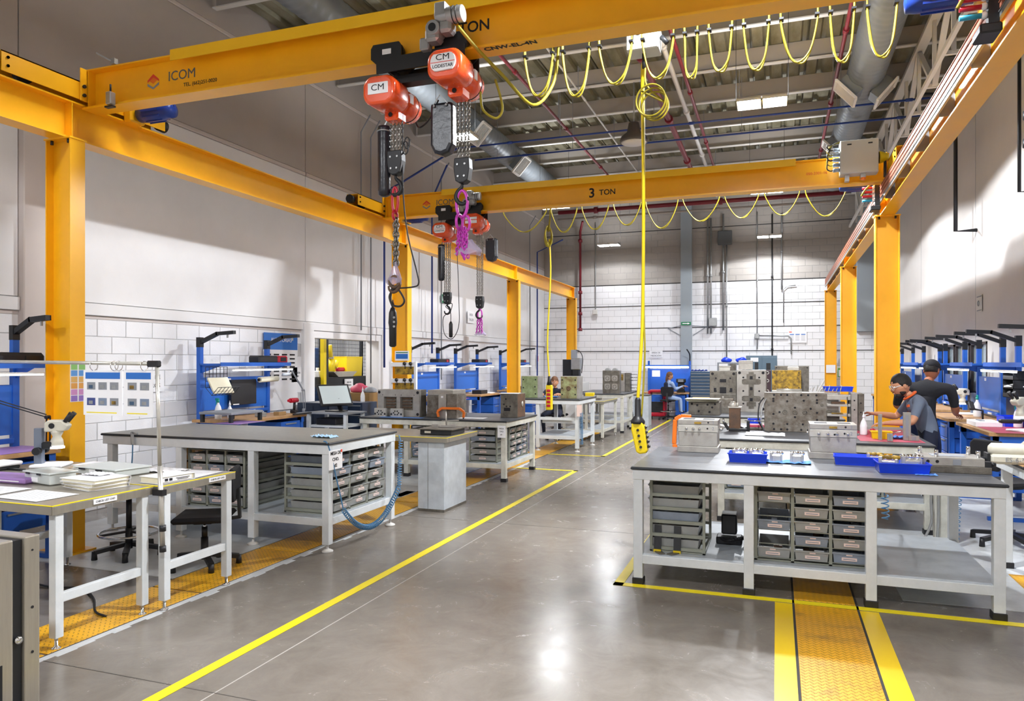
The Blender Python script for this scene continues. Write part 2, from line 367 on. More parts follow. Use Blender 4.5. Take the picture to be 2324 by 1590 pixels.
def fix_normals(me):
    import bmesh
    bm = bmesh.new(); bm.from_mesh(me); bmesh.ops.recalc_face_normals(bm, faces=bm.faces); bm.to_mesh(me); bm.free()
def mesh_of(name, b, mats):
    if not isinstance(mats, (list, tuple)): mats = [mats]
    me = bpy.data.meshes.new(name); me.from_pydata(b.v, [], b.f)
    for m in mats: me.materials.append(m)
    if len(mats) > 1: me.polygons.foreach_set('material_index', b.m)
    me.polygons.foreach_set('use_smooth', b.sm)
    fix_normals(me); me.update()
    return me
def link(name, data, parent=None, loc=None, rot=None):
    o = bpy.data.objects.new(name, data); COL.objects.link(o)
    if parent is not None: o.parent = parent
    if loc is not None: o.location = loc
    if rot is not None: o.rotation_euler = rot
    return o
def WL(p):
    l = Vector((0,0,0))
    while p is not None: l = l + Vector(p.location); p = p.parent
    return l
def part(name, b, mats, parent=None, label=None, world=False, bevel=0, loc=None, rot=None, stuff=False):
    me = mesh_of(name, b, mats)
    if world and parent is not None:
        w = WL(parent); me.transform(Matrix.Translation(-w))
    o = link(name, me, parent, loc, rot)
    if label: o['label'] = label
    if stuff: o['kind'] = 'stuff'
    if bevel:
        md = o.modifiers.new('bevel', 'BEVEL'); md.width = bevel; md.segments = 2; md.limit_method = 'ANGLE'; md.angle_limit = R(50)
    return o
def thing(name, label, cat, loc=(0,0,0), rz=0, group=None):
    o = bpy.data.objects.new(name, None); COL.objects.link(o); o.empty_display_size = 0.1
    o.location = loc; o.rotation_euler = (0, 0, rz); o['label'] = label; o['category'] = cat
    if group: o['group'] = group
    return o
def tag(o, label, cat, group=None):
    o['label'] = label; o['category'] = cat
    if group: o['group'] = group
    return o
def struct(name, b, mats, world=True, bevel=0):
    o = part(name, b, mats, bevel=bevel); o['kind'] = 'structure'; return o
KIDS = {}
def dup(root, loc, rz=None, label=None, group=None):
    def cp(o, par):
        c = o.copy(); COL.objects.link(c)
        if par is not None: c.parent = par
        for ch in [x for x in ALLCH(o)]: cp(ch, c)
        return c
    r = cp(root, None); r.location = loc
    if rz is not None: r.rotation_euler = (0, 0, rz)
    if label: r['label'] = label
    if group: r['group'] = group
    return r
def ALLCH(o):
    return list(o.children)
def text(s, size, loc, rot, m, parent, name='lettering', ext=0.0008, align='CENTER', sx=1.0, bold=0.0):
    cu = bpy.data.curves.new('t', 'FONT'); cu.body = s; cu.size = size; cu.extrude = ext; cu.align_x = align; cu.align_y = 'CENTER'; cu.offset = bold; cu.resolution_u = 3
    to = bpy.data.objects.new('t', cu); COL.objects.link(to)
    bpy.context.view_layer.update()
    me = bpy.data.meshes.new_from_object(to); COL.objects.unlink(to); bpy.data.objects.remove(to)
    me.name = name; me.materials.clear(); me.materials.append(m)
    if sx != 1: me.transform(Matrix.Diagonal((sx,1,1,1)))
    o = link(name, me, parent, Vector(loc) - WL(parent), rot)
    return o
FY = (R(90), 0, 0)           # reads when seen from -Y
FX = (R(90), 0, R(90))       # reads when seen from +X
FNX = (R(90), 0, R(-90))     # reads when seen from -X
def catmull(pts, k=6):
    pts = [Vector(p) for p in pts]; out = []
    for i in range(len(pts)-1):
        p0 = pts[max(i-1,0)]; p1 = pts[i]; p2 = pts[i+1]; p3 = pts[min(i+2,len(pts)-1)]
        for j in range(k):
            t = j/k; out.append(0.5*((2*p1)+(p2-p0)*t+(2*p0-5*p1+4*p2-p3)*t*t+(3*p1-p0-3*p2+p3)*t*t*t))
    out.append(pts[-1]); return out
def coil(p, q, r, wire, turns, n=9, sag=0.0):
    p, q = Vector(p), Vector(q); d = q-p; L = d.length; d.normalize(); a = d.orthogonal().normalized(); c = d.cross(a); pts = []
    for i in range(int(turns*n)+1):
        t = i/(turns*n); th = 2*math.pi*i/n
        o = p + (q-p)*t + Vector((0,0,-sag*4*t*(1-t)))
        pts.append(o + a*(r*math.cos(th)) + c*(r*math.sin(th)))
    b = B(); b.tube(pts, wire, 5); return b
def chain_mesh(p, q, link_l=0.03, wire=0.004, b=None, wob=0.0):
    b = b or B(); p, q = Vector(p), Vector(q); d = q-p; L = d.length; d.normalize(); a = d.orthogonal().normalized(); c = d.cross(a)
    st = link_l*0.74; n = max(1, int(L/st))
    for i in range(n):
        o = p + d*(st*(i+0.5)); u = a if i % 2 else c
        if wob: o = o + Vector((rnd.uniform(-wob,wob), rnd.uniform(-wob,wob), 0))
        pts = []
        for k in range(8):
            t = 2*math.pi*k/8; y = math.sin(t)*link_l*0.5; x = math.cos(t)*link_l*0.3
            pts.append(o + d*y + u*x)
        b.tube(pts, wire, 4, closed=True)
    return b
# ================= the hall =================
XL, XR, YB, YF, ZT = -7.4, 3.0, 23.8, -3.5, 7.0
b = B(); b.box(XL-3.2, XR+0.3, YF-0.2, YB+0.3, -0.12, 0)
floor = struct('floor', b, FLOOR)
def dline(p, q, w=0.006, m=JOINTD, name='floor_joint', z=0.0012):
    b = B(); b.bar((p[0],p[1],z/2), (q[0],q[1],z/2), w, z); return part(name, b, m, floor)
dline((-2.72, 0.5), (-2.72, 23), 0.008, mat('pale_joint', 'B8B2AC', 0.5))
for y in (3.05, 7.3, 11.6, 16.0): dline((-7.0, y), (2.8, y), 0.006, mat('saw_cut', '5A5550', 0.6))
# painted pale strips on the floor beside the tread plates
b = B()
yy = 2.6
while yy < 12.0:
    w = rnd.uniform(0.05, 0.10); b.box(-3.985, -3.985+w, yy, yy+0.13, 0, 0.0015); yy += 0.13
part('worn_paint_edge', b, PLATF, floor)
b = B(); b.box(-6.9, -4.47, 4.55, 6.95, 0.0, 0.0018); b.box(-7.3, -4.47, 7.0, 12.0, 0, 0.0018); b.box(0.85, 2.9, 5.9, 9.4, 0, 0.0018); b.box(1.5, 2.9, 9.4, 15, 0, 0.0018); b.box(-4.6, -3.9, 8.3, 8.7, 0, 0.0018)
part('pale_painted_patch', b, PLATF, floor)
# yellow tapes
def tape(pts, w, name, label):
    b = B()
    for p, q in zip(pts[:-1], pts[1:]):
        p = Vector((p[0], p[1], 0.0022)); q = Vector((q[0], q[1], 0.0022)); d = (q-p).normalized()*w/2
        b.bar(p-d, q+d, w, 0.0016)
    o = part(name, b, TAPE); tag(o, label, 'floor tape'); return o
tape([(-2.96, -1), (-2.96, 11.2), (-4.0, 11.2)], 0.075, 'floor_tape', 'long yellow tape line on the floor at the left edge of the aisle')
tape([(-4.1, 13.1), (-2.95, 13.1), (-2.95, 22.2)], 0.075, 'floor_tape', 'yellow tape line in the rear aisle running to the red tool cart')
tape([(-1.14, 12.5), (-1.14, 5.6), (3.0, 5.6)], 0.075, 'floor_tape', 'yellow tape line around the front right table with the blue trays')
# tread plates (lift-off trench covers)
def tread(x0, x1, y0, y1):
    b = B(); b.box(x0, x1, y0, y1, 0.0, 0.006, c=0.002); o = part('cover_plate', b, TREAD, floor); return o
for y in (1.9, 3.12, 4.34, 5.56, 6.78, 8.0, 9.22, 10.44, 11.66, 12.88, 14.1, 15.32, 16.54): tread(-4.44, -3.99, y, y+1.2)
tread(0.12, 0.52, 2.9, 5.545); tread(0.12, 0.52, 5.65, 6.85); tread(0.12, 0.52, 6.87, 9.6)
tread(1.75, 2.15, 5.65, 6.9)
b = B(); b.box(-0.01, 0.105, 2.9, 5.55, 0, 0.0016); b.box(0.535, 0.655, 2.9, 5.55, 0, 0.0016); part('yellow_border_stripe', b, TAPE2, floor)
b = B(); b.box(0.105, 0.119, 2.9, 9.6, 0, 0.003); b.box(0.521, 0.535, 2.9, 9.6, 0, 0.003); b.box(-3.99, -3.982, 1.9, 17.7, 0, 0.003); b.box(-4.449, -4.441, 1.9, 17.7, 0, 0.003); part('trench_rim', b, JOINTD, floor)

# ---- walls: solid cores with recessed joints between real blocks ----
def cam_depth(x, y): return -0.3377*x + 0.9412*y
def in_view(x, y, z):
    d = cam_depth(x, y)
    if d < 0.5: return False
    u = 1162 + 1672*(0.9412*x + 0.3377*y)/d; v = 822 - 1672*(z-1.7)/d
    return -60 < u < 2390 and -60 < v < 1650
MESHC = {}
def block_mesh(key, dx, dy, dz, m):
    if key not in MESHC:
        b = B(); c = 0.005
        b.box(-dx/2, dx/2, -dy/2, dy/2, -dz/2, dz/2, c=c); MESHC[key] = mesh_of('block', b, m)
    return MESHC[key]
def block_wall(parent, axis, fixed, inward, a0, a1, z0, z1, skip, matf, j=0.007, off=0.008, L=0.4, H_=0.2):
    cells = []
    nrow = int(round((z1-z0)/H_))
    for r in range(nrow):
        z = z0 + (r+0.5)*H_; s = a0 - (L/2 if r % 2 else 0)
        while s < a1:
            p, q = max(s, a0), min(s+L, a1); s += L
            if q-p < 0.05: continue
            if skip and skip(p, q, z): continue
            cells.append(((p+q)/2, z, q-p))
    def pos(a, z): return (fixed+inward*off/2, a, z) if axis == 'x' else (a, fixed+inward*off/2, z)
    vis = [(cam_depth(*pos(a,z)[:2]), a, z, l) for a, z, l in cells if in_view(*pos(a,z))]
    vis.sort(); top = vis[:300]; rest = vis[300:]
    for d, a, z, l in top:
        dx, dy = (off, l-j) if axis == 'x' else (l-j, off)
        m = matf(z); o = link('block', block_mesh((axis, round(l,3), m.name), dx, dy, H_-j, m), parent, Vector(pos(a,z)) - WL(parent))
    groups = {}
    for d, a, z, l in rest: groups.setdefault(matf(z).name, []).append((a, z, l))
    for k, ls in groups.items():
        b = B()
        for a, z, l in ls:
            x, y, z_ = pos(a, z)
            if axis == 'x': b.box(x-off/2, x+off/2, y-l/2+j/2, y+l/2-j/2, z-H_/2+j/2, z+H_/2-j/2)
            else: b.box(x-l/2+j/2, x+l/2-j/2, y-off/2, y+off/2, z-H_/2+j/2, z+H_/2-j/2)
        part('blocks', b, MATS[k], parent, stuff=True)
DO0, DO1, DZ = 10.62, 12.78, 2.13
b = B(); T = 0.25
b.box(XL-T, XL, YF, DO0, 0, ZT); b.box(XL-T, XL, DO1, YB+0.3, 0, ZT); b.box(XL-T, XL, DO0, DO1, DZ, ZT)
wall_left = struct('wall_left', b, MORTAR)
PIL = [(5.45, 5.85), (10.28, 10.56), (12.86, 13.3), (16.9, 17.2), (20.8, 21.1)]
def skipL(p, q, z):
    m = (p+q)/2
    if z < DZ+0.1 and q > DO0-0.02 and p < DO1+0.02: return True
    return any(m > c-0.02 and m < d+0.02 for c, d in PIL)
block_wall(wall_left, 'x', XL, 1, 0.4, 23.8, 0.0, 2.2, skipL, lambda z: WHITE)
# smooth cast panels above the blocks, each its own panel with open joints
def panel(y0, y1, z0, z1, m, name='wall_panel', t=0.02):
    b = B(); b.box(XL, XL+t, y0+0.006, y1-0.006, z0+0.005, z1-0.005, c=0.004); return part(name, b, m, wall_left)
ys = [-3.5, 1.2, 5.45, 10.38, 15.2, 20.0, 23.8]
for a, c in zip(ys[:-1], ys[1:]):
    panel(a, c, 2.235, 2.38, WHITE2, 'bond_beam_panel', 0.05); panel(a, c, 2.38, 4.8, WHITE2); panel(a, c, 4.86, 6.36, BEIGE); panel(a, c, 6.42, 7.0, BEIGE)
    b = B(); b.box(XL, XL+0.035, a+0.01, c-0.01, 4.80, 4.86, c=0.01); part('panel_ledge', b, PILA, wall_left)
    b = B(); b.box(XL, XL+0.03, a+0.01, c-0.01, 6.36, 6.42, c=0.01); part('panel_ledge', b, PILA, wall_left)
b = B(); b.box(XL, XL+0.01, 0.4, 10.5, 2.2, 2.235); b.box(XL, XL+0.01, 12.9, 23.7, 2.2, 2.235); part('shadow_strip', b, PILA, wall_left)  # beige strip painted in place of the chamfer's shadow
for i, (a, c) in enumerate(PIL):
    b = B(); t = 0.10 if i == 0 else 0.072; zt = 4.78 if i == 0 else 2.35
    b.box(XL, XL+t, a, c, 0, zt, c=0.01); part('pilaster', b, PILA if i in (0, 3) else WHITE2, wall_left)
b = B(); b.box(XL-T-0.01, XL+0.03, DO0-0.12, DO0+0.012, 0, DZ+0.1); b.box(XL-T-0.01, XL+0.03, DO1-0.012, DO1+0.1, 0, DZ+0.1); b.box(XL-T-0.01, XL+0.03, DO0+0.012, DO1-0.012, DZ-0.012, DZ+0.1)
o = struct('trim_1', b, WHITE2)
# room behind the opening
b = B(); b.box(-10.6, -10.5, 8.5, 16.5, 0, 3.0); b.box(-10.5, XL-T, 8.4, 8.5, 0, 3.0); b.box(-10.5, XL-T, 16.5, 16.6, 0, 3.0); b.box(-10.6, XL-T, 8.4, 16.6, 3.0, 3.1)
o = struct('wall_side_room', b, WHITE2)
# back wall
b = B(); b.box(XL-T, XR+T, YB, YB+0.25, 0, ZT)
wall_back = struct('wall_back', b, mat('back_mortar', 'A3A2A2', 0.9))
def seam(z): return any(abs(z-s) < 0.11 for s in ())
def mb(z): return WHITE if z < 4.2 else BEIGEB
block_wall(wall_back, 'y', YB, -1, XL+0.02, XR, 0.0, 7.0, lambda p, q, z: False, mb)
b = B()
for z in (2.06, 2.80, 3.52, 4.22, 5.92): b.box(XL, XR, YB-0.018, YB-0.011, z-0.012, z+0.012)
part('seam_strip', b, JOINTD, wall_back)
b = B(); b.box(-2.84, -2.5, YB-0.16, YB-0.012, 0, 6.9, c=0.006); part('steel_column', b, GREYCOL, wall_back)
b = B(); b.box(2.2, 2.95, YB-0.3, YB-0.02, 2.6, 6.9, c=0.006); part('steel_column', b, GREYCOL, wall_back)
b = B()
b.bar((-3.25, YB-0.03, 2.78), (-2.86, YB-0.03, 2.55), 0.02); b.bar((-2.48, YB-0.03, 2.55), (-2.05, YB-0.03, 2.82), 0.02); b.bar((-3.25, YB-0.03, 2.78), (-2.84, YB-0.03, 2.86), 0.02); b.bar((-2.5, YB-0.03, 2.86), (-2.05, YB-0.03, 2.82), 0.02)
part('cable_brace', b, INKG, wall_back)
# right and front walls
b = B(); b.box(XR, XR+T, YF, 12.9, 0, ZT); b.box(XR, XR+T, 16.2, YB, 0, ZT); b.box(XR, XR+T, 12.9, 16.2, 0, 1.2); b.box(XR, XR+T, 12.9, 16.2, 2.02, ZT)
wall_right = struct('wall_right', b, WALLR)
b = B()
for y in (-0.5, 5.0, 8.9, 13.6, 18.3): b.box(XR-0.002, XR+0.001, y-0.006, y+0.006, 0, 6.9)
part('panel_joint', b, INKG, wall_right)
for k, (a, c) in enumerate(((12.9, 13.9), (14.0, 15.0), (15.1, 16.2))):
    b = B(); w = 0.04
    b.box(XR-0.01, XR+0.08, a, a+w, 1.2, 2.02); b.box(XR-0.01, XR+0.08, c-w, c, 1.2, 2.02); b.box(XR-0.01, XR+0.08, a, c, 1.2, 1.24); b.box(XR-0.01, XR+0.08, a, c, 1.98, 2.02); b.box(XR, XR+0.06, (a+c)/2-0.015, (a+c)/2+0.015, 1.24, 1.98)
    o = part('window_%d' % (k+1), b, mat('dark_window_frame', '3B3434', 0.5)); o['kind'] = 'structure'
    g = B(); g.box(XR+0.03, XR+0.036, a+w, c-w, 1.24, 1.98); part('pane', g, GPLATE, o, world=True)
b = B(); b.box(XR+1.6, XR+1.7, 12, 17, 0, 3); b.box(XR+T, XR+1.7, 12, 17, -0.1, 0); o = struct('wall_beyond_window', b, mat('beyond_cream', 'E6D9B8', 0.8))
b = B(); b.box(XL-T, XR+T, YF-0.2, YF, 0, ZT); struct('wall_front', b, WHITE2)

# ---- roof ----
b = B(); b.box(XL-T, XR+T, YF, YB+0.25, 7.0, 7.08); ceiling = struct('ceiling', b, DECK)
for i in range(12):
    x0 = XL + 0.05 + i*0.87; b = B()
    n = 3; w = 0.87/n; prof = []
    for k in range(n):
        a = x0 + k*w; prof += [(a+0.02, 6.93), (a+w-0.11, 6.93), (a+w-0.08, 6.985), (a+w-0.02, 6.985)]
    prof = prof + [(x0+0.86, 6.93), (x0+0.86, 6.995), (x0+0.02, 6.995)]
    b.prism(prof, YF+0.02, YB-0.02, axis='y'); part('deck_sheet', b, DECK, ceiling)
for k in range(-8, 9):
    y = 11.34 + 1.53*k
    if y > YB-0.1: continue
    b = B(); b.box(XL+0.05, XR-0.02, y-0.005, y+0.005, 6.62, 6.92); b.box(XL+0.05, XR-0.02, y, y+0.09, 6.91, 6.925)
    p_ = part('purlin', b, PURL, ceiling)
    b = B(); b.box(XL+0.05, XR-0.02, y-0.085, y+0.005, 6.60, 6.618); part('bottom_flange', b, PURLW, p_)

def pipe(name, pts, r, m, label, cat='pipe', extra=None, n=10, em=None, group=None):
    b = B(); b.tube(pts, r, n)
    t = thing(name, label, cat, tuple(pts[0]), 0, group)
    part('pipe_run', b, m, t, world=True)
    if extra:
        for p in extra:
            b = B(); b.cyl((p[0],p[1],p[2]-r*1.25), (p[0],p[1],p[2]+r*1.25), r*1.7, n=10); part('coupling', b, em or m, t, world=True)
    return t
def runy(name, x, z, y0, y1, r, m, label, cs=None):
    t = thing(name, label, 'pipe', (x, y0, z)); b = B(); b.cyl((x,y0,z), (x,y1,z), r, n=12); part('pipe_run', b, m, t, world=True)
    y = y0+1.0
    while y < y1: b = B(); b.cyl((x,y-0.06,z), (x,y+0.06,z), r*1.45, n=12); part('coupling', b, m, t, world=True); y += 3.1
    y = y0+0.6
    while y < y1: b = B(); b.bar((x,y,z), (x,y,6.94), 0.012); part('hanger_rod', b, INKG, t, world=True); y += 3.06
runy('sprinkler_pipe', -4.0, 6.42, 1, 20.3, 0.028, REDP, 'thin maroon sprinkler pipe under the roof left of the middle')
runy('sprinkler_pipe', -1.95, 6.38, 1, 20.3, 0.055, REDP, 'thick maroon sprinkler pipe under the middle of the roof')
runy('sprinkler_pipe', -1.42, 6.42, 6, 20.3, 0.03, REDP, 'thin maroon pipe right of the thick one under the roof')
runy('sprinkler_pipe', 0.92, 6.35, 1, 20.3, 0.03, REDP, 'maroon sprinkler pipe beside the big round duct on the right')
runy('conduit_pipe', -1.62, 6.5, 1, 22.0, 0.04, PURLW, 'long pale grey conduit under the roof beside the maroon pipes')
runy('conduit_pipe', -3.3, 6.5, 9, 20.0, 0.015, PURLW, 'thin pale conduit under the roof at left')
def runx(name, y, z, x0, x1, r, m, label):
    t = thing(name, label, 'pipe', (x0, y, z)); b = B(); b.cyl((x0,y,z), (x1,y,z), r, n=12); part('pipe_run', b, m, t, world=True)
    x = x0+1.1
    while x < x1: b = B(); b.cyl((x-0.05,y,z), (x+0.05,y,z), r*1.6, n=12); part('coupling', b, m, t, world=True); x += 3.4
    x = x0+0.5
    while x < x1: b = B(); b.bar((x,y,z), (x,y,6.94), 0.01); part('hanger_rod', b, INKG, t, world=True); x += 1.6
runx('air_pipe', 13.25, 5.9, -5.9, 2.3, 0.017, BLUEP, 'nearer thin blue air pipe crossing under the roof')
runx('air_pipe', 14.15, 5.9, -5.9, 2.3, 0.017, BLUEP, 'farther thin blue air pipe crossing under the roof')
runx('sprinkler_main', 20.4, 6.0, -5.9, 1.6, 0.06, REDP, 'thick maroon sprinkler main crossing in front of the back wall')
runx('conduit_pipe', 20.7, 5.86, -6.0, 1.7, 0.03, PURL, 'grey pipe just under the maroon sprinkler main')
pipe('air_pipe', [(-7.15, 12.6, 1.6), (-7.15, 12.6, 5.0), (-6.9, 12.9, 5.25), (-5.9, 13.25, 5.9)], 0.02, BLUEP, 'blue air pipe rising on the left wall right of the doorway')
pipe('air_pipe', [(-7.15, 14.7, 1.9), (-7.15, 14.7, 5.3), (-6.6, 14.3, 5.9)], 0.02, BLUEP, 'blue air pipe on the left wall behind the chain hoists')
pipe('air_pipe', [(-7.385, 22.3, 1.2), (-7.15, 22.3, 1.22), (-7.15, 22.3, 5.2), (-6.3, 22.3, 5.55)], 0.022, BLUEP, 'blue air pipe in the far left corner of the hall')
for i, (y, s) in enumerate(((12.0, 'nearest the doorway'), (12.35, 'second from the doorway'), (13.6, 'among the far benches'), (15.5, 'behind the second hoist'), (22.0, 'in the far left corner'))):
    pipe('conduit_pipe', [(-7.3, y, 1.3 if i else 2.3), (-7.3, y, 6.0), (-7.1, y, 6.3)], 0.014, INKG, 'thin grey conduit on the left wall, the one ' + s)
pipe('sprinkler_drop', [(-6.08, YB-0.2, 2.75), (-6.08, YB-0.2, 6.0), (-5.9, YB-0.6, 6.25)], 0.04, REDP, 'red hydrant pipe dropping down the back wall', extra=[(-6.08, YB-0.2, 4.0), (-6.08, YB-0.2, 5.7), (-6.08, YB-0.2, 3.3), (-6.08, YB-0.2, 2.78)])
for i, (x, z0, z1, r, s) in enumerate(((-5.6, 3.4, 6.3, 0.015, 'just right of the red hydrant pipe'), (-2.02, 2.6, 6.2, 0.025, 'left of the wall box pair'), (-1.92, 2.6, 6.2, 0.025, 'directly above the lower box'), (-1.55, 2.7, 6.3, 0.03, 'under the upper grey box'), (-1.45, 1.3, 5.6, 0.02, 'running down past both boxes'), (-0.55, 2.1, 6.3, 0.016, 'ending at a small junction'), (0.15, 3.9, 6.2, 0.025, 'behind the far right lamp'))):
    pipe('conduit_pipe', [(x, YB-0.07, z0), (x, YB-0.07, z1)], r, GREYM, 'grey conduit on the back wall ' + s, extra=[(x, YB-0.07, (z0+z1)/2)])
pipe('black_pipe', [(-0.12, YB-0.09, 1.5), (-0.12, YB-0.09, 6.2)], 0.022, BLACK, 'black pipe down the back wall above the blue cabinet', extra=[(-0.12, YB-0.09, 4.3), (-0.12, YB-0.09, 2.1)])
pipe('conduit_pipe', [(0.42, YB-0.07, 1.95), (0.42, YB-0.07, 2.42), (0.35, YB-0.07, 2.5), (-0.5, YB-0.07, 2.52)], 0.02, GREYM, 'bent grey conduit elbow low on the back wall')
pipe('conduit_pipe', [(0.2, YB-0.07, 2.9), (0.2, YB-0.07, 3.9), (0.3, YB-0.07, 4.0), (0.55, YB-0.07, 4.02)], 0.014, GREYM, 'thin bent conduit under the far right lamp')
def wbox(x, z, w, h, y, label, m=INKG, d=0.15):
    t = thing('electrical_box', label, 'electrical box', (x, y, z-h/2)); b = B(); b.box(-w/2, w/2, -d, 0, 0, h, c=0.01); part('enclosure', b, m, t)
    b = B(); b.box(-w/2+0.015, w/2-0.015, -d-0.008, -d-0.001, 0.015, h-0.015, c=0.004); part('cover', b, m, t)
wbox(-1.5, 5.55, 0.42, 0.42, YB-0.06, 'dark grey square electrical box high on the back wall', GREYCOL if False else mat('dark_enclosure', '5B5F62', 0.5))
wbox(-1.86, 2.95, 0.24, 0.26, YB-0.06, 'small grey electrical box below the high one on the back wall', GREYM)
wbox(-0.56, 2.5, 0.14, 0.16, YB-0.05, 'small junction box on the back wall at a conduit elbow', GREYM, 0.06)
wbox(-5.6, 3.35, 0.16, 0.16, YB-0.05, 'small round cornered bell box on the back wall', PURLW, 0.09)
# right wall pipes
pipe('air_pipe', [(2.995, 9.3, 3.85), (2.62, 9.3, 3.85), (2.55, 9.3, 3.95), (2.55, 9.3, 5.9), (2.3, 9.3, 6.1)], 0.035, BLUEP, 'thick blue air drop with valve on the right wall', extra=[(2.55, 9.3, 4.35), (2.55, 9.3, 4.05), (2.55, 9.3, 5.85)], em=BLACK)
pipe('black_pipe', [(2.995, 10.4, 3.75), (2.75, 10.4, 3.75), (2.75, 10.4, 6.0)], 0.02, BLACK, 'black pipe dropping beside the blue air drop')
pipe('black_pipe', [(2.995, 13.5, 3.8), (2.7, 13.5, 3.8), (2.7, 13.5, 6.0), (2.2, 13.5, 6.05)], 0.03, BLACK, 'black pipe with elbow left of the blue air drop')
pipe('conduit_pipe', [(2.9, 7.9, 1.0), (2.9, 7.9, 3.4), (2.85, 7.75, 3.62), (2.85, 7.2, 3.66)], 0.028, GREYM, 'grey conduit curving up the right wall at the frame edge', extra=[(2.9, 7.9, 3.0), (2.9, 7.9, 2.4)], em=INKG)

# ducts
def duct(name, x, z, y0, y1, r, label, diffs):
    t = thing(name, label, 'duct', (x, y0, z)); b = B(); y = y0; prof = []
    while y < y1:
        prof += [(r, y), (r*1.03, y+0.04), (r, y+0.08)]; y += 0.16
    b.lathe(prof, (x, 0, z), 28, axis='y'); part('duct_body', b, DUCT, t, world=True)
    for (y, side, tilt) in diffs:
        c = Vector((x + side*(r+0.10)*0.8, y, z - (r+0.10)*0.75)); nrm = Vector((side, 0, -0.9)).normalized(); a = Vector((0,1,0)); u = nrm.cross(a)
        bb = B(); bb.bar(c - nrm*0.16, c, 0.34, 0.34, up=(0,1,0)); dd = part('diffuser_box', bb, DUCT, t, world=True)
        bb = B(); s = 0.21
        for (p, q) in (((-1,-1),(1,-1)), ((1,-1),(1,1)), ((1,1),(-1,1)), ((-1,1),(-1,-1))):
            bb.bar(c + a*p[0]*s + u*p[1]*s + nrm*0.01, c + a*q[0]*s + u*q[1]*s + nrm*0.01, 0.035)
        for k in range(-4, 5): bb.bar(c + a*k*0.042 - u*s, c + a*k*0.042 + u*s, 0.006, 0.02, up=nrm)
        part('grille', bb, PURLW, dd, world=True)
duct('spiral_duct', 1.32, 6.22, 4.0, 20.0, 0.27, 'big galvanised spiral duct under the roof on the right', [(12.7, -1, 0), (12.9, 1, 0), (16.0, -1, 0), (16.2, 1, 0)])
duct('spiral_duct', -5.55, 6.28, 4.0, 18.5, 0.25, 'galvanised duct under the roof along the left wall', [(12.9, 1, 0), (15.3, 1, 0)])
# joist girder on the right
t = thing('roof_girder', 'pale steel lattice girder under the roof at right', 'girder', (2.1, 0.5, 5.55))
b = B(); b.bar((1.98,0.5,5.6),(1.98,23.2,5.6),0.05,0.06); b.bar((2.22,0.5,5.6),(2.22,23.2,5.6),0.05,0.06); b.bar((2.1,0.5,6.55),(2.1,23.2,6.55),0.14,0.06); part('chord', b, PURLW, t, world=True)
y = 1.0; k = 0
while y < 22.5:
    b = B(); b.bar((1.98,y,5.6),(2.22,y,5.6),0.05); part('batten', b, PURLW, t, world=True)
    b = B(); y2 = y+1.2
    b.bar((2.1,y,5.6 if k%2 else 6.55),(2.1,y2,6.55 if k%2 else 5.6),0.07,0.05); b.bar((2.1,y2,5.6),(2.1,y2,6.55),0.06,0.05); part('web_member', b, PURLW, t, world=True); y = y2; k += 1
# ceiling lamps
proto = None
LN = {}
names = {(0,3): 'far left lamp second from the back wall', (0,4): 'leftmost lamp hanging in front of the back wall', (1,2): 'nearest large lamp pair under the roof in the middle', (1,3): 'lamp seen just under the far yellow beam at right', (1,4): 'rightmost lamp hanging in front of the back wall', (0,2): 'lamp glimpsed behind the hoist chains at left'}
for i, (x, y) in enumerate(LAMPS):
    ix, iy = i//5, i % 5
    lab = 'twin white ceiling lamp, the ' + names.get((ix, iy), 'one outside the picture, row %s of the %s line' % (['first','second','third'][min(iy,2)], ['left','right'][ix]))
    if proto is None:
        t = thing('ceiling_lamp', lab, 'ceiling lamp', (x, y, LAMP_Z), 0, 'twin ceiling lamps under the roof')
        for s in (-1, 1):
            cx = s*0.17; b = B(); b.box(cx-0.16, cx+0.16, -0.2, 0.2, 0.03, 0.05); b.box(cx-0.16, cx-0.155, -0.2, 0.2, -0.005, 0.05); b.box(cx+0.155, cx+0.16, -0.2, 0.2, -0.005, 0.05); b.box(cx-0.16, cx+0.16, -0.2, -0.195, -0.005, 0.05); b.box(cx-0.16, cx+0.16, 0.195, 0.2, -0.005, 0.05)
            h = part('reflector', b, PURLW, t)
            for ty in (-0.12, 0, 0.12):
                b = B(); b.cyl((cx-0.14, ty, 0.008), (cx+0.14, ty, 0.008), 0.02, n=8); part('tube', b, TUBEM, h)
        b = B(); b.box(-0.02, 0.02, -0.05, 0.05, 0.03, 0.05); part('joint_plate', b, INKG, t)
        for s in (-1, 1): b = B(); b.cyl((s*0.345,0,0.04), (s*0.345,0,1.6), 0.0035, n=5); part('hanging_wire', b, BLACKP, t)
        proto = t
    else: dup(proto, (x, y, LAMP_Z), label=lab)
t = thing('warehouse_lamp', 'unlit dark bell shaped lamp hanging in the middle of the roof', 'ceiling lamp', (-2.35, 12.87, 5.55))
b = B(); b.lathe([(0.02,0.0),(0.24,0.0),(0.25,0.03),(0.22,0.1),(0.12,0.18),(0.09,0.34),(0.02,0.36)], (0,0,0), 24); part('shade', b, mat('lamp_housing', '55504E', 0.5), t)
b = B(); b.lathe([(0.01,-0.03),(0.2,-0.02),(0.225,0.0)], (0,0,0), 24); part('lens', b, PURLW, t)
b = B(); b.cyl((0,0,0.36),(0,0,1.07),0.012,n=8); part('hanging_rod', b, INKG, t)

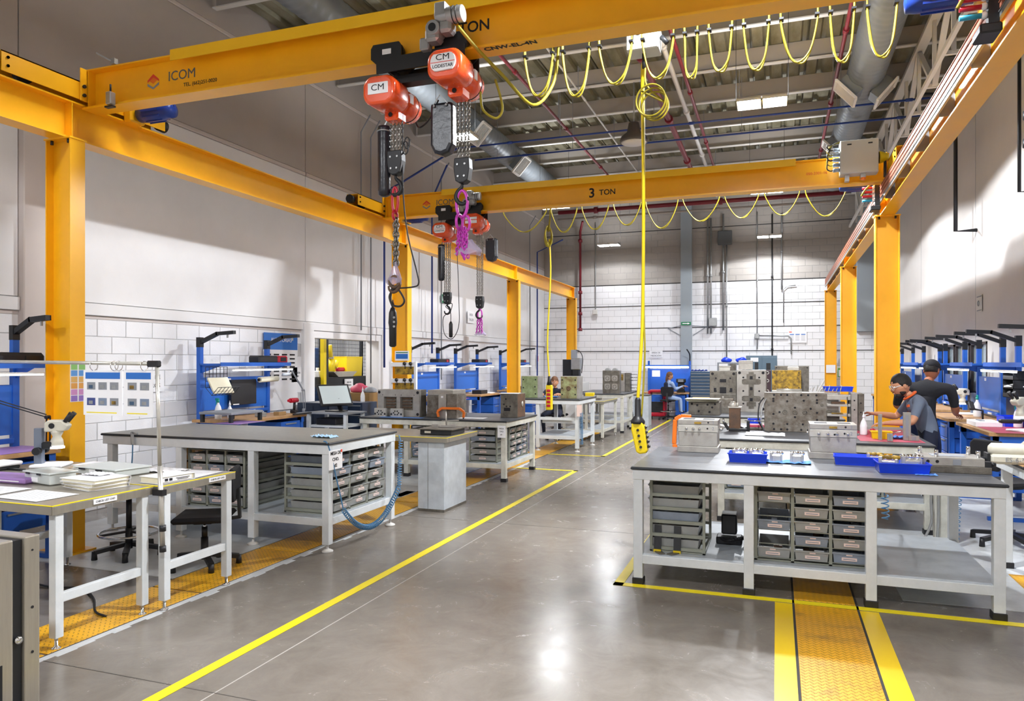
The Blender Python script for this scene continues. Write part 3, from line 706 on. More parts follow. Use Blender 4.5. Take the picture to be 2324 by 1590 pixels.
# signs
def sign(x, y, z, w, h, lines, label, face='y', m=PAPER, ink=INK, size=0.05, colors=None, extra=None):
    t = thing('wall_sign', label, 'sign', (x, y, z))
    b = B()
    if face == 'y': b.box(-w/2, w/2, -0.006, 0, -h/2, h/2)
    elif face == 'x': b.box(0, 0.006, -w/2, w/2, -h/2, h/2)
    else: b.box(-0.006, 0, -w/2, w/2, -h/2, h/2)
    part('board', b, m, t)
    n = len(lines)
    for i, s in enumerate(lines):
        dz = (n-1)/2*size*1.4 - i*size*1.4
        if face == 'y': text(s, size, (x, y-0.008, z+dz), FY, ink, t)
        elif face == 'x': text(s, size, (x+0.008, y, z+dz), FX, ink, t)
        else: text(s, size, (x-0.008, y, z+dz), FNX, ink, t)
    return t
sign(-3.63, YB-0.03, 1.96, 0.42, 0.22, ['ÁREA DE', 'MEDICIÓN'], 'white area sign on the back wall left of the grey column', size=0.07)
t = sign(-2.67, YB-0.18, 2.92, 0.3, 0.1, [], 'green exit arrow sign on the grey steel column', m=GREEN)
b = B(); b.prism([(-0.11,-0.012),(0.05,-0.012),(0.05,-0.03),(0.12,0),(0.05,0.03),(0.05,0.012),(-0.11,0.012)], -0.009, -0.0065, axis='y'); part('arrow', b, PAPER, t)
t = sign(0.6, YB-0.03, 2.47, 0.52, 0.36, [], 'white notice with three blue columns on the back wall')
b = B()
for k in (-1,0,1): b.box(k*0.16-0.06, k*0.16+0.06, -0.009, -0.0065, 0.06, 0.085)
part('print', b, INKB, t)
b = B(); b.box(-0.24,-0.16,-0.009,-0.0065,0.13,0.16); part('print', b, REDL, t)
b = B()
for k in (-1,0,1):
    for q in range(5): b.box(k*0.16-0.06, k*0.16+0.05, -0.009, -0.0065, 0.03-q*0.035, 0.036-q*0.035)
part('print', b, INKG, t)
t = sign(1.55, YB-0.03, 1.75, 0.35, 0.16, ['SALIDA'], 'small notice low on the back wall beside the yellow columns', size=0.05, ink=INKG)
t = sign(XL+0.03, 7.15, 1.46, 0.42, 0.26, ['ÁREA DE', 'CARROS'], 'white area sign on the left wall behind the hanging poster rail', face='x', size=0.075)
t = sign(XL+0.03, 10.12, 1.50, 0.26, 0.24, ['ESTACIÓN', 'SCRAP'], 'small white sign on the left wall beside the doorway', face='x', size=0.04)
t = sign(XL+0.06, 15.75, 3.19, 0.32, 0.2, [], 'green exit sign high on the left wall behind the hoist', face='x', m=GREEN)
b = B(); b.box(0.0065,0.009,-0.12,0.12,-0.05,0.05); part('white_field', b, PAPER, t)
t = sign(XL+0.06, 17.35, 2.85, 0.45, 0.3, ['ÁREA', 'TALLER'], 'white sign high on the left wall beside the far hoist', face='x', size=0.09, ink=INKG)
t = sign(XL+0.03, 23.0, 1.75, 0.25, 0.45, [], 'small fire equipment sign in the far left corner', face='x')
b = B(); b.box(0.0065,0.009,-0.07,0.07,-0.02,0.16); part('red_field', b, REDL, t)
b = B(); b.box(0.0065,0.009,-0.05,0.05,-0.18,-0.05); part('print', b, INKG, t)
t = sign(XR-0.01, 13.3, 2.62, 0.3, 0.26, [], 'small framed call box on the right wall above the benches', face='-x', m=BOXG)
b = B(); b.ring((-0.02,0,0),0.04,0.006,'x'); b.box(-0.012,-0.007,-0.13,0.13,0.1,0.115); b.box(-0.012,-0.007,-0.13,0.13,-0.115,-0.1); part('emblem', b, INKG, t)
# big wall schedule
t = thing('wall_poster', 'tall white schedule poster with a blue header beside the pegboard bench', 'poster', (XL+0.03, 9.72, 1.5))
b = B(); b.box(0,0.006,-0.42,0.42,-0.55,0.4); part('sheet', b, PAPER, t)
b = B(); b.box(0.0062,0.009,-0.42,0.42,0.4,0.66); part('header', b, INKB, t)
text('AUDITORIAS', 0.09, (XL+0.045, 9.72, 2.05), FX, PAPER, t)
b = B()
for r in range(7):
    for c in range(4): b.box(0.0062,0.009,-0.38+c*0.2,-0.25+c*0.2,0.31-r*0.065,0.335-r*0.065)
part('print', b, INK, t)
# ================= crane frame =================
ZR = 3.70; RD = 0.34; ZRT = ZR + RD
CYS = [4.88, 11.2, 16.9, 22.3]
def column(x, y, label, base=0.0, grp=None):
    t = thing('crane_column', label, 'column', (x, y, 0))
    b = B(); d, w = 0.30, 0.15
    b.box(-d/2, -d/2+0.012, -w/2, w/2, 0.02, ZR-0.015); part('flange', b, YEL, t)
    b = B(); b.box(d/2-0.012, d/2, -w/2, w/2, 0.02, ZR-0.015); part('flange', b, YEL, t)
    b = B(); b.box(-d/2+0.012, d/2-0.012, -0.004, 0.004, 0.02, ZR-0.015); part('web', b, YEL, t)
    b = B(); b.box(-d/2-0.01, d/2+0.01, -w/2-0.01, w/2+0.01, ZR-0.015, ZR); b.box(-0.2, 0.2, -0.15, 0.15, 0, 0.02); part('end_plate', b, YEL, t)
    b = B()
    for sx in (-0.1, 0.1):
        for sy in (-0.05, 0.05): b.cyl((sx, sy, ZR-0.05), (sx, sy, ZR-0.015), 0.014, n=6)
    part('bolts', b, BLACK, t, stuff=True)
    return t
lab = ['nearest the camera by the blue bench', 'behind the pair of machined molds with the fixture board', 'third along the left wall', 'last one in the far left corner']
for y, l in zip(CYS, lab): column(-6.02, y, 'yellow steel crane column on the left side, ' + l)
lab = ['tallest looking one beside the man in glasses', 'second from the right beside it', 'slimmest looking one against the back wall']
for y, l in zip(CYS[1:], lab): column(1.42, y, 'yellow steel crane column on the right, ' + l)
column(1.42, 4.98-6.2+0.0, 'yellow steel crane column on the right, outside the picture')
def runway(x, y0, y1, label):
    t = thing('runway_beam', label, 'beam', (x, y0, ZR)); zc = ZR+RD/2
    b = B(); b.bar((x,y0,ZR+0.007),(x,y1,ZR+0.007),0.18,0.014); part('bottom_flange', b, YEL, t, world=True)
    b = B(); b.bar((x,y0,ZRT-0.007),(x,y1,ZRT-0.007),0.18,0.014); part('top_flange', b, YEL, t, world=True)
    b = B(); b.bar((x,y0,zc),(x,y1,zc),0.008,RD-0.028); part('web', b, YEL, t, world=True)
    b = B(); b.box(x-0.02,x+0.02,y0,y1,ZRT,ZRT+0.022); part('rail', b, BLACK, t, world=True)
    for y in CYS:
        if y0 < y < y1:
            b = B(); b.box(x-0.085,x+0.085,y-0.006,y+0.006,ZR+0.014,ZRT-0.014); part('stiffener', b, YEL, t, world=True)
    return t
rl = runway(-6.02, -3.0, 22.42, 'long yellow runway beam on the left columns')
rr = runway(1.42, -3.0, 22.42, 'long yellow runway beam on the right columns')
t = thing('conductor_bars', 'row of copper conductor bars along the right runway beam', 'conductor bar', (1.3, -3, 3.9))
for k in range(4):
    b = B(); z = 3.98-k*0.055; b.box(1.278,1.298,-3,22.3,z-0.016,z+0.016); b.box(1.271,1.305,-3,22.3,z+0.016,z+0.021); part('bar', b, COPPER if k < 3 else GREYM, t, world=True)
y = 0.5
while y < 22:
    b = B(); b.box(1.30,1.412,y-0.012,y+0.012,3.78,4.0); part('bracket', b, INKG, t, world=True); y += 1.1

def collector(y, label):
    t = thing('current_collector', label, 'collector', (1.16, y, 3.85))
    b = B(); b.box(0.06,0.12,-0.03,0.03,-0.13,0.2); b.box(0.0,0.12,-0.1,0.1,-0.16,-0.1, c=0.01); part('bracket', b, BLACK, t)
    for k in range(4):
        b = B(); z = 0.15-k*0.055; b.cyl((-0.09,0.0,z),(0.03,0,z),0.017,n=10); o = part('arm', b, RED if k < 3 else CYAN, t)
        b = B(); b.ell((0.045,0,z),0.024,0.024,0.024,10,6); b.cyl((0.06,0.0,z),(0.1,0.0,z),0.02,n=8); part('insulator', b, PAPER, t)
    b = B(); b.tube(catmull([(0.03,0,0.35),(0.02,-0.02,0.22),(-0.06,-0.03,0.12),(-0.1,0,0.05)]),0.012); part('cable', b, YCAB, t)
    return t
collector(5.25, 'red and teal current collector shoes at the upper right corner')
collector(10.75, 'small current collector shoes below the grey control cabinet')

def logo(x, y, z, s, parent):
    # hexagon made of a red roof, orange bar and grey base, all flat vinyl
    def poly(pts, m, nm='logo_part', dy=0.0):
        b = B(); b.prism([(x+a*s, z+c*s) for a, c in pts], y-0.0016-dy, y-0.0008-dy, axis='y'); part(nm, b, m, parent, world=True)
    poly([(-0.5,0.1),(0,0.5),(0.5,0.1),(0.5,-0.05),(0,0.27),(-0.5,-0.05)], REDL)
    poly([(-0.33,0.04),(0,0.25),(0.33,0.04),(0,-0.17)], ORANGE2)
    poly([(-0.5,-0.1),(-0.5,-0.28),(0,-0.55),(0.5,-0.28),(0.5,-0.1),(0,-0.4)], INKG)

def bridge(Y, near):
    zb = 4.0; zt = 4.36; xe0, xe1 = -5.95, 1.35
    nm = 'nearer' if near else 'farther'
    t = thing('bridge_girder', ('nearer large yellow crane bridge crossing the top of the picture' if near else 'farther yellow crane bridge marked three ton'), 'beam', (xe0, Y, zb))
    zc = (zb+zt)/2
    b = B(); b.bar((xe0,Y,zb+0.01),(xe1,Y,zb+0.01),0.18,0.018); part('bottom_flange', b, YEL, t, world=True)
    b = B(); b.bar((xe0,Y,zt-0.007),(xe1,Y,zt-0.007),0.16,0.014); part('top_flange', b, YEL, t, world=True)
    b = B(); b.bar((xe0,Y,zc),(xe1,Y,zc),0.009,zt-zb-0.03); part('web', b, YEL, t, world=True)
    b = B(); x0, x1 = -4.88, 0.24
    b.box(x0,x1,Y-0.14,Y+0.14,zt+0.002,zt+0.012); b.box(x0,x1,Y-0.14,Y-0.13,zt-0.08,zt+0.002); b.box(x0,x1,Y+0.13,Y+0.14,zt-0.08,zt+0.002); part('cap_channel', b, YELB, t, world=True)
    for x in (xe0+0.06, xe1-0.06):
        b = B(); b.box(x-0.006,x+0.006,Y-0.075,Y+0.075,zb+0.019,zt-0.014); part('end_stiffener', b, YEL, t, world=True)
    w = Y-0.0055
    logo(-5.32+0.12, w, 4.19, 0.13, t)
    text('ICOM', 0.12, (-4.88, w-0.001, 4.205), FY, MATS['logo_grey'] if 'logo_grey' in MATS else mat('logo_grey','5A5F66',0.6), t, 'logo_lettering', bold=0.0)
    text('TEL. (662)251-0020', 0.045, (-4.68, w-0.001, 4.115), FY, INK, t)
    if near:
        text('3', 0.17, (-2.42, w-0.001, 4.19), FY, INK, t, bold=0.003); text('TON', 0.115, (-2.12, w-0.001, 4.2), FY, INK, t, bold=0.0015)
        text('CNW-EL-4N', 0.075, (-1.82, Y-0.045, 3.9995), (R(180), 0, 0), INK, t, 'stencil_lettering', bold=0.002)
    else:
        text('3', 0.19, (-2.53, w-0.001, 4.16), FY, INK, t, bold=0.004); text('TON', 0.11, (-2.3, w-0.001, 4.16), FY, INK, t, bold=0.0015)
        text('050-2301-16', 0.05, (0.5, w-0.001, 4.19), FY, REDL, t)
    # end trucks
    for sx, X in ((-1, -6.02), (1, 1.42)):
        l = '%s yellow end truck of the %s crane bridge' % ('left' if sx < 0 else 'right', nm)
        e = thing('end_truck', l, 'end truck', (X, Y, ZRT+0.03))
        b = B(); z0, z1 = ZRT+0.035, ZRT+0.2
        b.box(X-0.1,X-0.09,Y-0.85,Y+0.85,z0,z1); b.box(X+0.09,X+0.1,Y-0.85,Y+0.85,z0,z1); b.box(X-0.1,X+0.1,Y-0.85,Y+0.85,z1-0.01,z1); part('box_beam', b, YEL, e, world=True)
        b = B(); b.box(X-sx*0.10,X-sx*0.115,Y-0.14,Y+0.14,z0-0.01,zt, c=0.004); part('connection_plate', b, YEL, e, world=True)
        b = B()
        for yy in (Y-0.11, Y+0.11):
            for zz in (z0+0.04, z0+0.12): b.cyl((X-sx*0.115,yy,zz),(X-sx*0.135,yy,zz),0.016,n=6)
        for yy in (Y-0.8, Y-0.8): b.cyl((X-sx*0.1,yy,z0+0.05),(X-sx*0.112,yy,z0+0.05),0.012,n=6); b.cyl((X-sx*0.1,yy,z0+0.12),(X-sx*0.112,yy,z0+0.12),0.012,n=6)
        part('bolts', b, BLACK, e, world=True, stuff=True)
        for yy in (Y-0.6, Y+0.6):
            b = B(); b.cyl((X-0.03,yy,ZRT+0.022+0.075),(X+0.03,yy,ZRT+0.022+0.075),0.075,n=20); part('wheel', b, BLACK, e, world=True)
        for sy in (-1, 1):
            b = B(); b.cyl((X,Y+sy*0.85,z0+0.08),(X,Y+sy*0.94,z0+0.08),0.055,0.062,n=16); part('rubber_buffer', b, BLACKP, e, world=True)
        # drive motor beside the truck
        b = B(); xm = X-sx*0.3; ym = Y+0.42; zm = z0+0.0
        b.lathe([(0.02,-0.2),(0.075,-0.19),(0.085,-0.1),(0.085,0.1),(0.07,0.15),(0.07,0.2),(0.02,0.22)], (xm-sx*0.12, ym, zm+0.02), 20, axis='x')
        for k in range(10):
            a = 2*math.pi*k/10; b.box(xm-sx*0.12-0.1,xm-sx*0.12+0.1, ym+0.085*math.cos(a)-0.004, ym+0.085*math.cos(a)+0.004, zm+0.02+0.085*math.sin(a)-0.01, zm+0.02+0.085*math.sin(a)+0.01)
        b.box(xm-sx*0.1-0.05,xm-sx*0.1+0.05,ym-0.05,ym+0.05,zm+0.09,zm+0.15,c=0.01)
        mo = part('drive_motor', b, BLUED, e, world=True)
        b = B(); b.box(X-sx*0.1,X-sx*0.2,ym-0.09,ym+0.09,zm-0.06,zm+0.09,c=0.015); part('gearbox', b, YEL, e, world=True)
        b = B(); b.tube(catmull([(xm-sx*0.1,ym,zm+0.15),(xm-sx*0.15,ym-0.02,zm+0.2),(xm-sx*0.28,ym,zm+0.16),(xm-sx*0.33,ym,zm+0.05)]),0.008); part('motor_cable', b, BLACKP, e, world=True)
    return t
bridge(5.08, True); bridge(10.5, False)
# limit switch on near bridge, left end
t = thing('limit_switch', 'small grey limit switch clamped under the left end of the nearer bridge', 'switch', (-5.55, 4.94, 4.0))
b = B(); b.box(-0.03,0.03,-0.03,0.03,-0.02,0.09,c=0.006); part('switch_body', b, GREYM, t)
b = B(); b.cyl((0,0,0.09),(0,0,0.16),0.008,n=8); b.box(-0.05,0.04,-0.02,0.02,-0.045,-0.03); part('lever', b, BLACK, t)
t = thing('rail_clip', 'small galvanised bracket on top of the nearer bridge', 'bracket', (-5.58, 5.0, 4.362))
b = B(); b.bar((0,0,0.02),(-0.14,-0.05,0.1),0.03,0.012); b.box(-0.02,0.03,-0.02,0.02,0,0.05); part('bracket_arm', b, GREYM, t)

# ---------- hoists ----------
def hoist_body(t, o, style):
    ox, oy, oz = o
    # long body along Y: front gear housing bigger, stepped motor at the rear
    def oct_(w, h, ch, y0, y1, m, nm, label=None):
        b = B(); p = []
        for k in range(24):
            a = 2*math.pi*(k+0.5)/24; p.append(((w-ch)*(1 if math.cos(a) > 0 else -1)+ch*math.cos(a), (h-ch)*(1 if math.sin(a) > 0 else -1)+ch*math.sin(a)))
        rings = [(y0, 0.80), (y0+0.008, 0.93), (y0+0.025, 1.0), (y1-0.03, 1.0), (y1, 0.9)]; n = len(p)
        vs = [(ox+a*f, oy+y, oz+c*f) for y, f in rings for a, c in p]; fs = [(i*n+k, i*n+(k+1)%n, (i+1)*n+(k+1)%n, (i+1)*n+k) for i in range(len(rings)-1) for k in range(n)]
        b.add(vs, fs, True); b.add([], []); L0 = len(b.v)-len(vs); b.f.append([L0+k for k in range(n)]); b.f.append([L0+(len(rings)-1)*n+k for k in range(n)]); b.m += [0,0]; b.sm += [False,False]
        return part(nm, b, m, t, label=label)
    oct_(0.138,0.11,0.085,-0.21,0.04,ORANGE,'gear_housing'); 
    b = B(); b.lathe([(0.02,0.04),(0.115,0.045),(0.12,0.22),(0.11,0.25),(0.108,0.30),(0.06,0.36),(0.02,0.37)], (ox,oy,oz), 24, axis='y'); part('motor_housing', b, ORANGE, t)
    b = B(); b.ring((ox,oy+0.235,oz),0.117,0.004,'y',24,5); part('seam_ring', b, BLACK, t)
    b = B(); b.box(ox-0.06,ox+0.06,oy-0.02,oy+0.13,oz-0.17,oz-0.09,c=0.015); part('chain_guide_block', b, ORANGE, t)
    b = B(); b.cyl((ox-0.0,oy-0.022,oz-0.13),(ox-0.0,oy-0.026,oz-0.13),0.018,n=12); part('plug', b, BLACK, t)
    if style == 'plate':
        b = B(); p = []
        for k in range(16):
            a = 2*math.pi*k/16; p.append((ox+(0.055 if math.cos(a) > 0 else -0.055)+0.042*math.cos(a), oz+0.005+0.062*math.sin(a)))
        b.prism(p, oy-0.226, oy-0.21, axis='y'); pl = part('badge', b, PAPER, t)
        b = B(); b.box(ox-0.095,ox+0.095,oy-0.228,oy-0.226,oz+0.001,oz+0.005); part('red_line', b, REDL, pl, world=False) if False else part('badge_line', b, REDL, t)
        text('CM', 0.062, (ox, oy-0.2265, oz+0.034), FY, INK, t, bold=0.003) if False else None
        T1 = text('CM', 0.06, Vector((ox, oy-0.2265, oz+0.036))+WL(t), FY, INK, t, bold=0.0, sx=1.25)
        T2 = text('LODESTAR', 0.033, Vector((ox, oy-0.2265, oz-0.026))+WL(t), FY, INK, t, bold=0.0004)
    elif style == 'cm':
        b = B(); b.box(ox-0.085,ox+0.085,oy-0.216,oy-0.21,oz-0.035,oz+0.05,c=0.002); part('badge', b, PAPER, t)
        text('CM', 0.065, Vector((ox, oy-0.2165, oz+0.01))+WL(t), FY, INK, t, bold=0.0, sx=1.2)
    else:
        b = B(); b.box(ox-0.095,ox+0.095,oy-0.216,oy-0.21,oz-0.045,oz+0.0,c=0.002); b.box(ox-0.095,ox+0.095,oy-0.216,oy-0.21,oz+0.012,oz+0.05,c=0.002); part('badge', b, PAPER, t)
    b = B(); b.box(ox+0.1,ox+0.122,oy+0.08,oy+0.13,oz-0.02,oz+0.05); part('rating_sticker', b, PAPER, t)
def hook(b, x, y, z, s=1.0, r=0.013, flip=1):
    pts = [(0,0.0),(0,-0.03),(0.035,-0.065),(0.05,-0.11),(0.03,-0.15),(-0.01,-0.165),(-0.045,-0.145),(-0.052,-0.11)]
    P = catmull([(x+flip*a*s, y, z+c*s) for a, c in pts], 5)
    n = len(P); rr = [r*s*(0.8+0.7*math.sin(math.pi*min(1, i/n*1.15))) for i in range(n)]; rr[-1] = 0.003
    b.tube(P, rr, 8)
def hoist(Y, X1, X2, near):
    w = 'nearer' if near else 'farther'
    # trolley
    t = thing('hoist_trolley', 'black twin trolley with grey motor on the %s crane bridge' % w, 'trolley', (X1, Y, 4.0))
    def side(x, yy):
        b = B(); p = [(x-0.13,4.02),(x-0.13,4.1),(x-0.11,4.13),(x+0.11,4.13),(x+0.13,4.1),(x+0.13,4.02),(x+0.03,3.93),(x-0.03,3.93)]
        b.prism(p, yy-0.008, yy+0.008, axis='y'); part('side_plate', b, BLACK, t, world=True)
    def wheels(x, sy):
        for dx in (-0.07, 0.07):
            b = B(); yy = Y+sy*0.06; b.cyl((x+dx,yy-0.018,4.075),(x+dx,yy+0.018,4.075),0.055,n=18); b.cyl((x+dx,yy+0.018*sy,4.075),(x+dx,yy+0.03*sy,4.075),0.062,n=18); b.cyl((x+dx,yy-0.05,4.075),(x+dx,yy+0.05,4.075),0.012,n=8); part('wheel', b, BLACK, t, world=True)
    for x in (X1, X2+0.02):
        for sy in (-1, 1): side(x, Y+sy*0.115); wheels(x, sy)
        b = B(); b.cyl((x,Y-0.13,3.95),(x,Y+0.13,3.95),0.022,n=10); part('load_pin', b, BLACK, t, world=True)
    b = B(); b.box(X1-0.03,X1+0.045,Y-0.126,Y-0.123,4.045,4.085); part('maker_plate', b, PAPER, t, world=True)
    for sy in (-1, 1):
        b = B(); b.bar((X1-0.07,Y+sy*0.14,3.95),(X2+0.14,Y+sy*0.14,3.97),0.012,0.11); part('tie_bar', b, BLACK, t, world=True)
    b = B(); b.box(X1+0.02,X2-0.05,Y-0.05,Y+0.05,3.84,3.9); part('spacer_bar', b, BLACK, t, world=True)
    b = B(); xm = X2-0.02
    b.box(xm-0.11,xm+0.0,Y-0.26,Y-0.14,4.03,4.13,c=0.02); b.cyl((xm-0.04,Y-0.27,4.12),(xm-0.04,Y-0.14,4.12),0.055,n=18); b.box(xm-0.18,xm-0.1,Y-0.2,Y-0.13,4.0,4.09,c=0.01)
    b.cyl((xm-0.02,Y-0.23,4.2),(xm+0.07,Y-0.23,4.2),0.05,n=18); b.cyl((xm+0.07,Y-0.23,4.2),(xm+0.19,Y-0.23,4.2),0.06,n=20); b.box(xm-0.02,xm+0.07,Y-0.28,Y-0.18,4.19,4.29,c=0.008); b.box(xm-0.0,xm+0.1,Y-0.26,Y-0.14,4.08,4.17,c=0.02)
    part('trolley_motor', b, GREYM, t, world=True, bevel=0.004)
    b = B(); b.cyl((xm-0.04,Y-0.274,4.12),(xm-0.04,Y-0.27,4.12),0.03,n=14); b.ring((xm+0.12,Y-0.23,4.2),0.061,0.004,'x',18,5); b.ring((xm+0.15,Y-0.23,4.2),0.061,0.004,'x',18,5); part('motor_trim', b, BLACK, t, world=True)
    # hoists
    hs = []
    specs = ((X1-0.0, 3.74, 'cm' if near else 'plate', 'left'), (X2+0.05, 3.83, 'plate' if near else 'sticker', 'right'))
    for (x, z, st, sd) in specs:
        h = thing('chain_hoist', 'orange electric chain hoist, %s one of the pair on the %s bridge' % (sd, w), 'hoist', (x, Y, z-0.1))
        hoist_body(h, (0, -0.03 if sd == 'left' else -0.1, 0.1), st)
        b = B(); b.ring((0,0,0.24 if sd == 'left' else 0.2),0.025,0.009,'x',12,6,); b.ring((0,0,0.205),0.022,0.008,'y',12,6); b.cyl((0,0,0.15),(0,0,0.2),0.02,n=8); part('top_hook', b, BLACK, h)
        hs.append(h)
    zb1, zb2 = ((3.33, 3.22) if near else (2.78, 2.70))
    for h, zb, sd in ((hs[0], zb1, 0), (hs[1], zb2, 1)):
        w0 = Vector(h.location); b = B()
        for dx in (-0.045, -0.012, 0.022, 0.05)[:4]:
            b = chain_mesh((w0.x+dx, Y+0.04, w0.z-0.06), (w0.x+dx*0.9, Y+0.04, zb+0.02), 0.03, 0.0042, b, 0.0015)
        part('load_chain', b, CHAIN, h, world=True)
        b = B(); p = [(-0.06,0.02),(0.06,0.02),(0.065,-0.06),(0.05,-0.15),(0.02,-0.17),(-0.02,-0.17),(-0.05,-0.15),(-0.065,-0.06)]
        b.prism([(w0.x+a, zb+c) for a, c in p], Y, Y+0.08, axis='y'); bl = part('hook_block', b, BLACK, h, world=True, bevel=0.008)
        b = B()
        for (a, c) in ((-0.03,-0.03),(0.03,-0.03),(-0.025,-0.12),(0.025,-0.12)): b.cyl((w0.x+a,Y-0.006,zb+c),(w0.x+a,Y,zb+c),0.008,n=8)
        part('rivet', b, GREYM, bl, world=False) if False else part('rivets', b, GREYM, h, world=True, stuff=True)
        b = B(); hook(b, w0.x+(0.0 if sd == 0 else -0.01), Y+0.04, zb-0.165, 0.95, 0.013, 1 if sd == 0 else -1); part('load_hook', b, BLACK, h, world=True)
    # chain containers
    h = hs[0]; x = h.location.x-0.1; zt_, zl = (3.55, 3.0) if near else (3.55, 2.98)
    b = B(); b.lathe([(0.02,zl),(0.045,zl+0.012),(0.05,zl+0.05),(0.052,zt_-0.02),(0.048,zt_),(0.02,zt_)], (x,Y+0.03,0), 20); part('chain_bag', b, BLACKV, h, world=True)
    b = B(); b.ring((x,Y+0.03,zt_-0.04),0.055,0.006,'z',18,5); b.bar((x,Y+0.03,zt_),(x+0.05,Y+0.03,3.63),0.012); part('bag_strap', b, GREYM, h, world=True)
    h = hs[1]; x = h.location.x + (-0.16 if near else 0.2); zt_, zl = (3.67, 3.27) if near else (3.6, 3.24)
    pf = [(-0.09,zt_),(0.09,zt_),(0.092,zl+0.08),(0.06,zl+0.02),(0.0,zl),(-0.06,zl+0.02),(-0.092,zl+0.08)]
    b = B(); b.prism([(x+a, c) for a, c in pf], Y-0.02, Y+0.09, axis='y'); part('chain_bag', b, BLACKV, h, world=True, bevel=0.025)
    b = B(); b.bar((x-0.06,Y-0.025,zt_-0.02),(x+0.0,Y-0.03,zt_+0.05),0.006); b.bar((x+0.06,Y-0.025,zt_-0.02),(x+0.0,Y-0.03,zt_+0.05),0.006); b.ell((x-0.05,Y-0.03,zt_-0.03),0.01,n=8,m=6); b.ell((x+0.05,Y-0.03,zt_-0.03),0.01,n=8,m=6); part('bag_hook', b, GREYM, h, world=True)
    return hs
h1, h2 = hoist(5.08, -2.80, -2.28, True)
g1, g2 = hoist(10.5, -4.86, -4.36, False)
# rigging on near hoist 1
x, y = h1.location.x-0.01, 5.12
t = thing('chain_sling', 'steel chain sling with a red master link on the left near hook', 'chain sling', (x, y, 3.05))
b = B(); b.ring((x,y,2.97),0.10,0.011,'y',20,6,sx=0.25); b.ring((x,y,2.85),0.035,0.011,'x',14,6); part('master_link', b, RED, t, world=True)
b = chain_mesh((x,y,2.83),(x,y,2.44),0.05,0.0075); chain_mesh((x+0.012,y+0.012,2.83),(x+0.01,y+0.01,2.44),0.05,0.0075,b); part('sling_chain', b, CHAIN, t, world=True)
b = B(); b.ring((x,y-0.01,2.33),0.042,0.014,'y',18,8); hook(b, x-0.01, y, 2.4, 0.9, 0.012); part('grab_ring', b, RUST, t, world=True)
def bag(name, c, w, h_, label):
    b = B(); n = 14; prof = [(w*0.12,h_),(w*0.25,h_*0.8),(w*0.55,h_*0.45),(w*0.9,h_*0.12),(w,0.0),(w*0.85,-h_*0.12)]
    vs = []
    for i, (r, z) in enumerate(prof):
        for k in range(n):
            a = 2*math.pi*k/n; rr = r*(1+0.22*math.sin(3*a+i)+0.1*math.sin(7*a)); vs.append((c[0]+rr*math.cos(a), c[1]+rr*0.5*math.sin(a), c[2]+z+0.01*math.sin(5*a)))
    fs = [(i*n+k, i*n+(k+1)%n, (i+1)*n+(k+1)%n, (i+1)*n+k) for i in range(len(prof)-1) for k in range(n)]
    b.add(vs, fs, True); o = part(name, b, CLEAR); tag(o, label, 'plastic bag'); return o
bag('plastic_bag', (x,y,2.33), 0.065, 0.16, 'clear plastic bag tied around the steel sling end')
t = thing('hoist_pendant', 'black hand pendant hanging below the left near hoist', 'pendant control', (x-0.02, y, 1.95))
b = B(); b.lathe([(0.015,-0.13),(0.028,-0.12),(0.03,0.03),(0.035,0.06),(0.03,0.14),(0.015,0.18)], (0,0,0), 14); part('grip', b, BLACKP, t)
b = B()
for k in range(3): b.cyl((0.02,-0.02,0.03+0.035*k),(0.03,-0.035,0.03+0.035*k),0.009,n=8)
part('button', b, GREYM, t)
b = B(); chain_mesh((0,0,0.18),(0.0,0,0.24),0.025,0.004,b); b.tube(catmull([(0,0,0.18),(-0.03,0,0.27),(0.03,0,0.33),(0.1,0,0.24),(0.07,0,0.19),(0.0,0,0.2),(-0.02,0,0.26),(0.0,0,0.36)]),0.008)
b.tube(catmull([(0.05,0,0.33),(0.18,0,0.335),(0.225,0,0.36),(0.21,0,0.45),(0.13,0,0.75),(0.09,0,1.1),(0.085,0,1.7)]),0.006); b.ring((0.11,0,1.42),0.05,0.005,'y',18,6,sx=0.5); b.ring((0.12,0.01,1.46),0.045,0.005,'y',18,6,sx=0.5); part('pendant_cable', b, BLACKP, t)
# purple sling under near hoist 2
x, y = h2.location.x-0.0, 5.12
t = thing('magenta_sling', 'bright magenta chain sling bundle hooked on the right near hoist', 'chain sling', (x, y, 2.9))
b = B(); b.ring((x-0.01,y,2.90),0.10,0.012,'y',20,6,sx=0.45); b.ring((x-0.03,y,2.76),0.06,0.011,'x',16,6); b.ring((x+0.02,y+0.01,2.75),0.06,0.011,'y',16,6,sx=0.5); part('master_link', b, PURPC, t, world=True)
b = B()
for (dx, z0, z1, bx) in ((-0.06,2.72,2.55,-0.03),(-0.03,2.73,2.49,0.0),(0.0,2.72,2.47,0.01),(0.03,2.72,2.5,0.0),(0.05,2.7,2.56,0.03),(-0.045,2.7,2.5,-0.06),(0.02,2.7,2.47,0.04)): chain_mesh((x+dx*0.6,y,z0),(x+bx,y,z1),0.036,0.006,b,0.004)
part('sling_chain', b, PURPC, t, world=True)
bag('plastic_bag', (x+0.04,y+0.03,2.53), 0.11, 0.1, 'clear plastic bag behind the magenta sling bundle')
t = thing('magenta_sling', 'small magenta chain sling on the right far hoist hook', 'chain sling', (g2.location.x, 10.54, 2.5))
x = g2.location.x; b = B(); b.ring((x,10.54,2.44),0.08,0.012,'y',16,6,sx=0.45); part('master_link', b, PURPC, t, world=True)
b = B()
for dx in (-0.03,0,0.03): chain_mesh((x+dx,10.54,2.38),(x+dx*1.6-0.01,10.54,2.12),0.04,0.007,b,0.004)
part('sling_chain', b, PURPC, t, world=True)
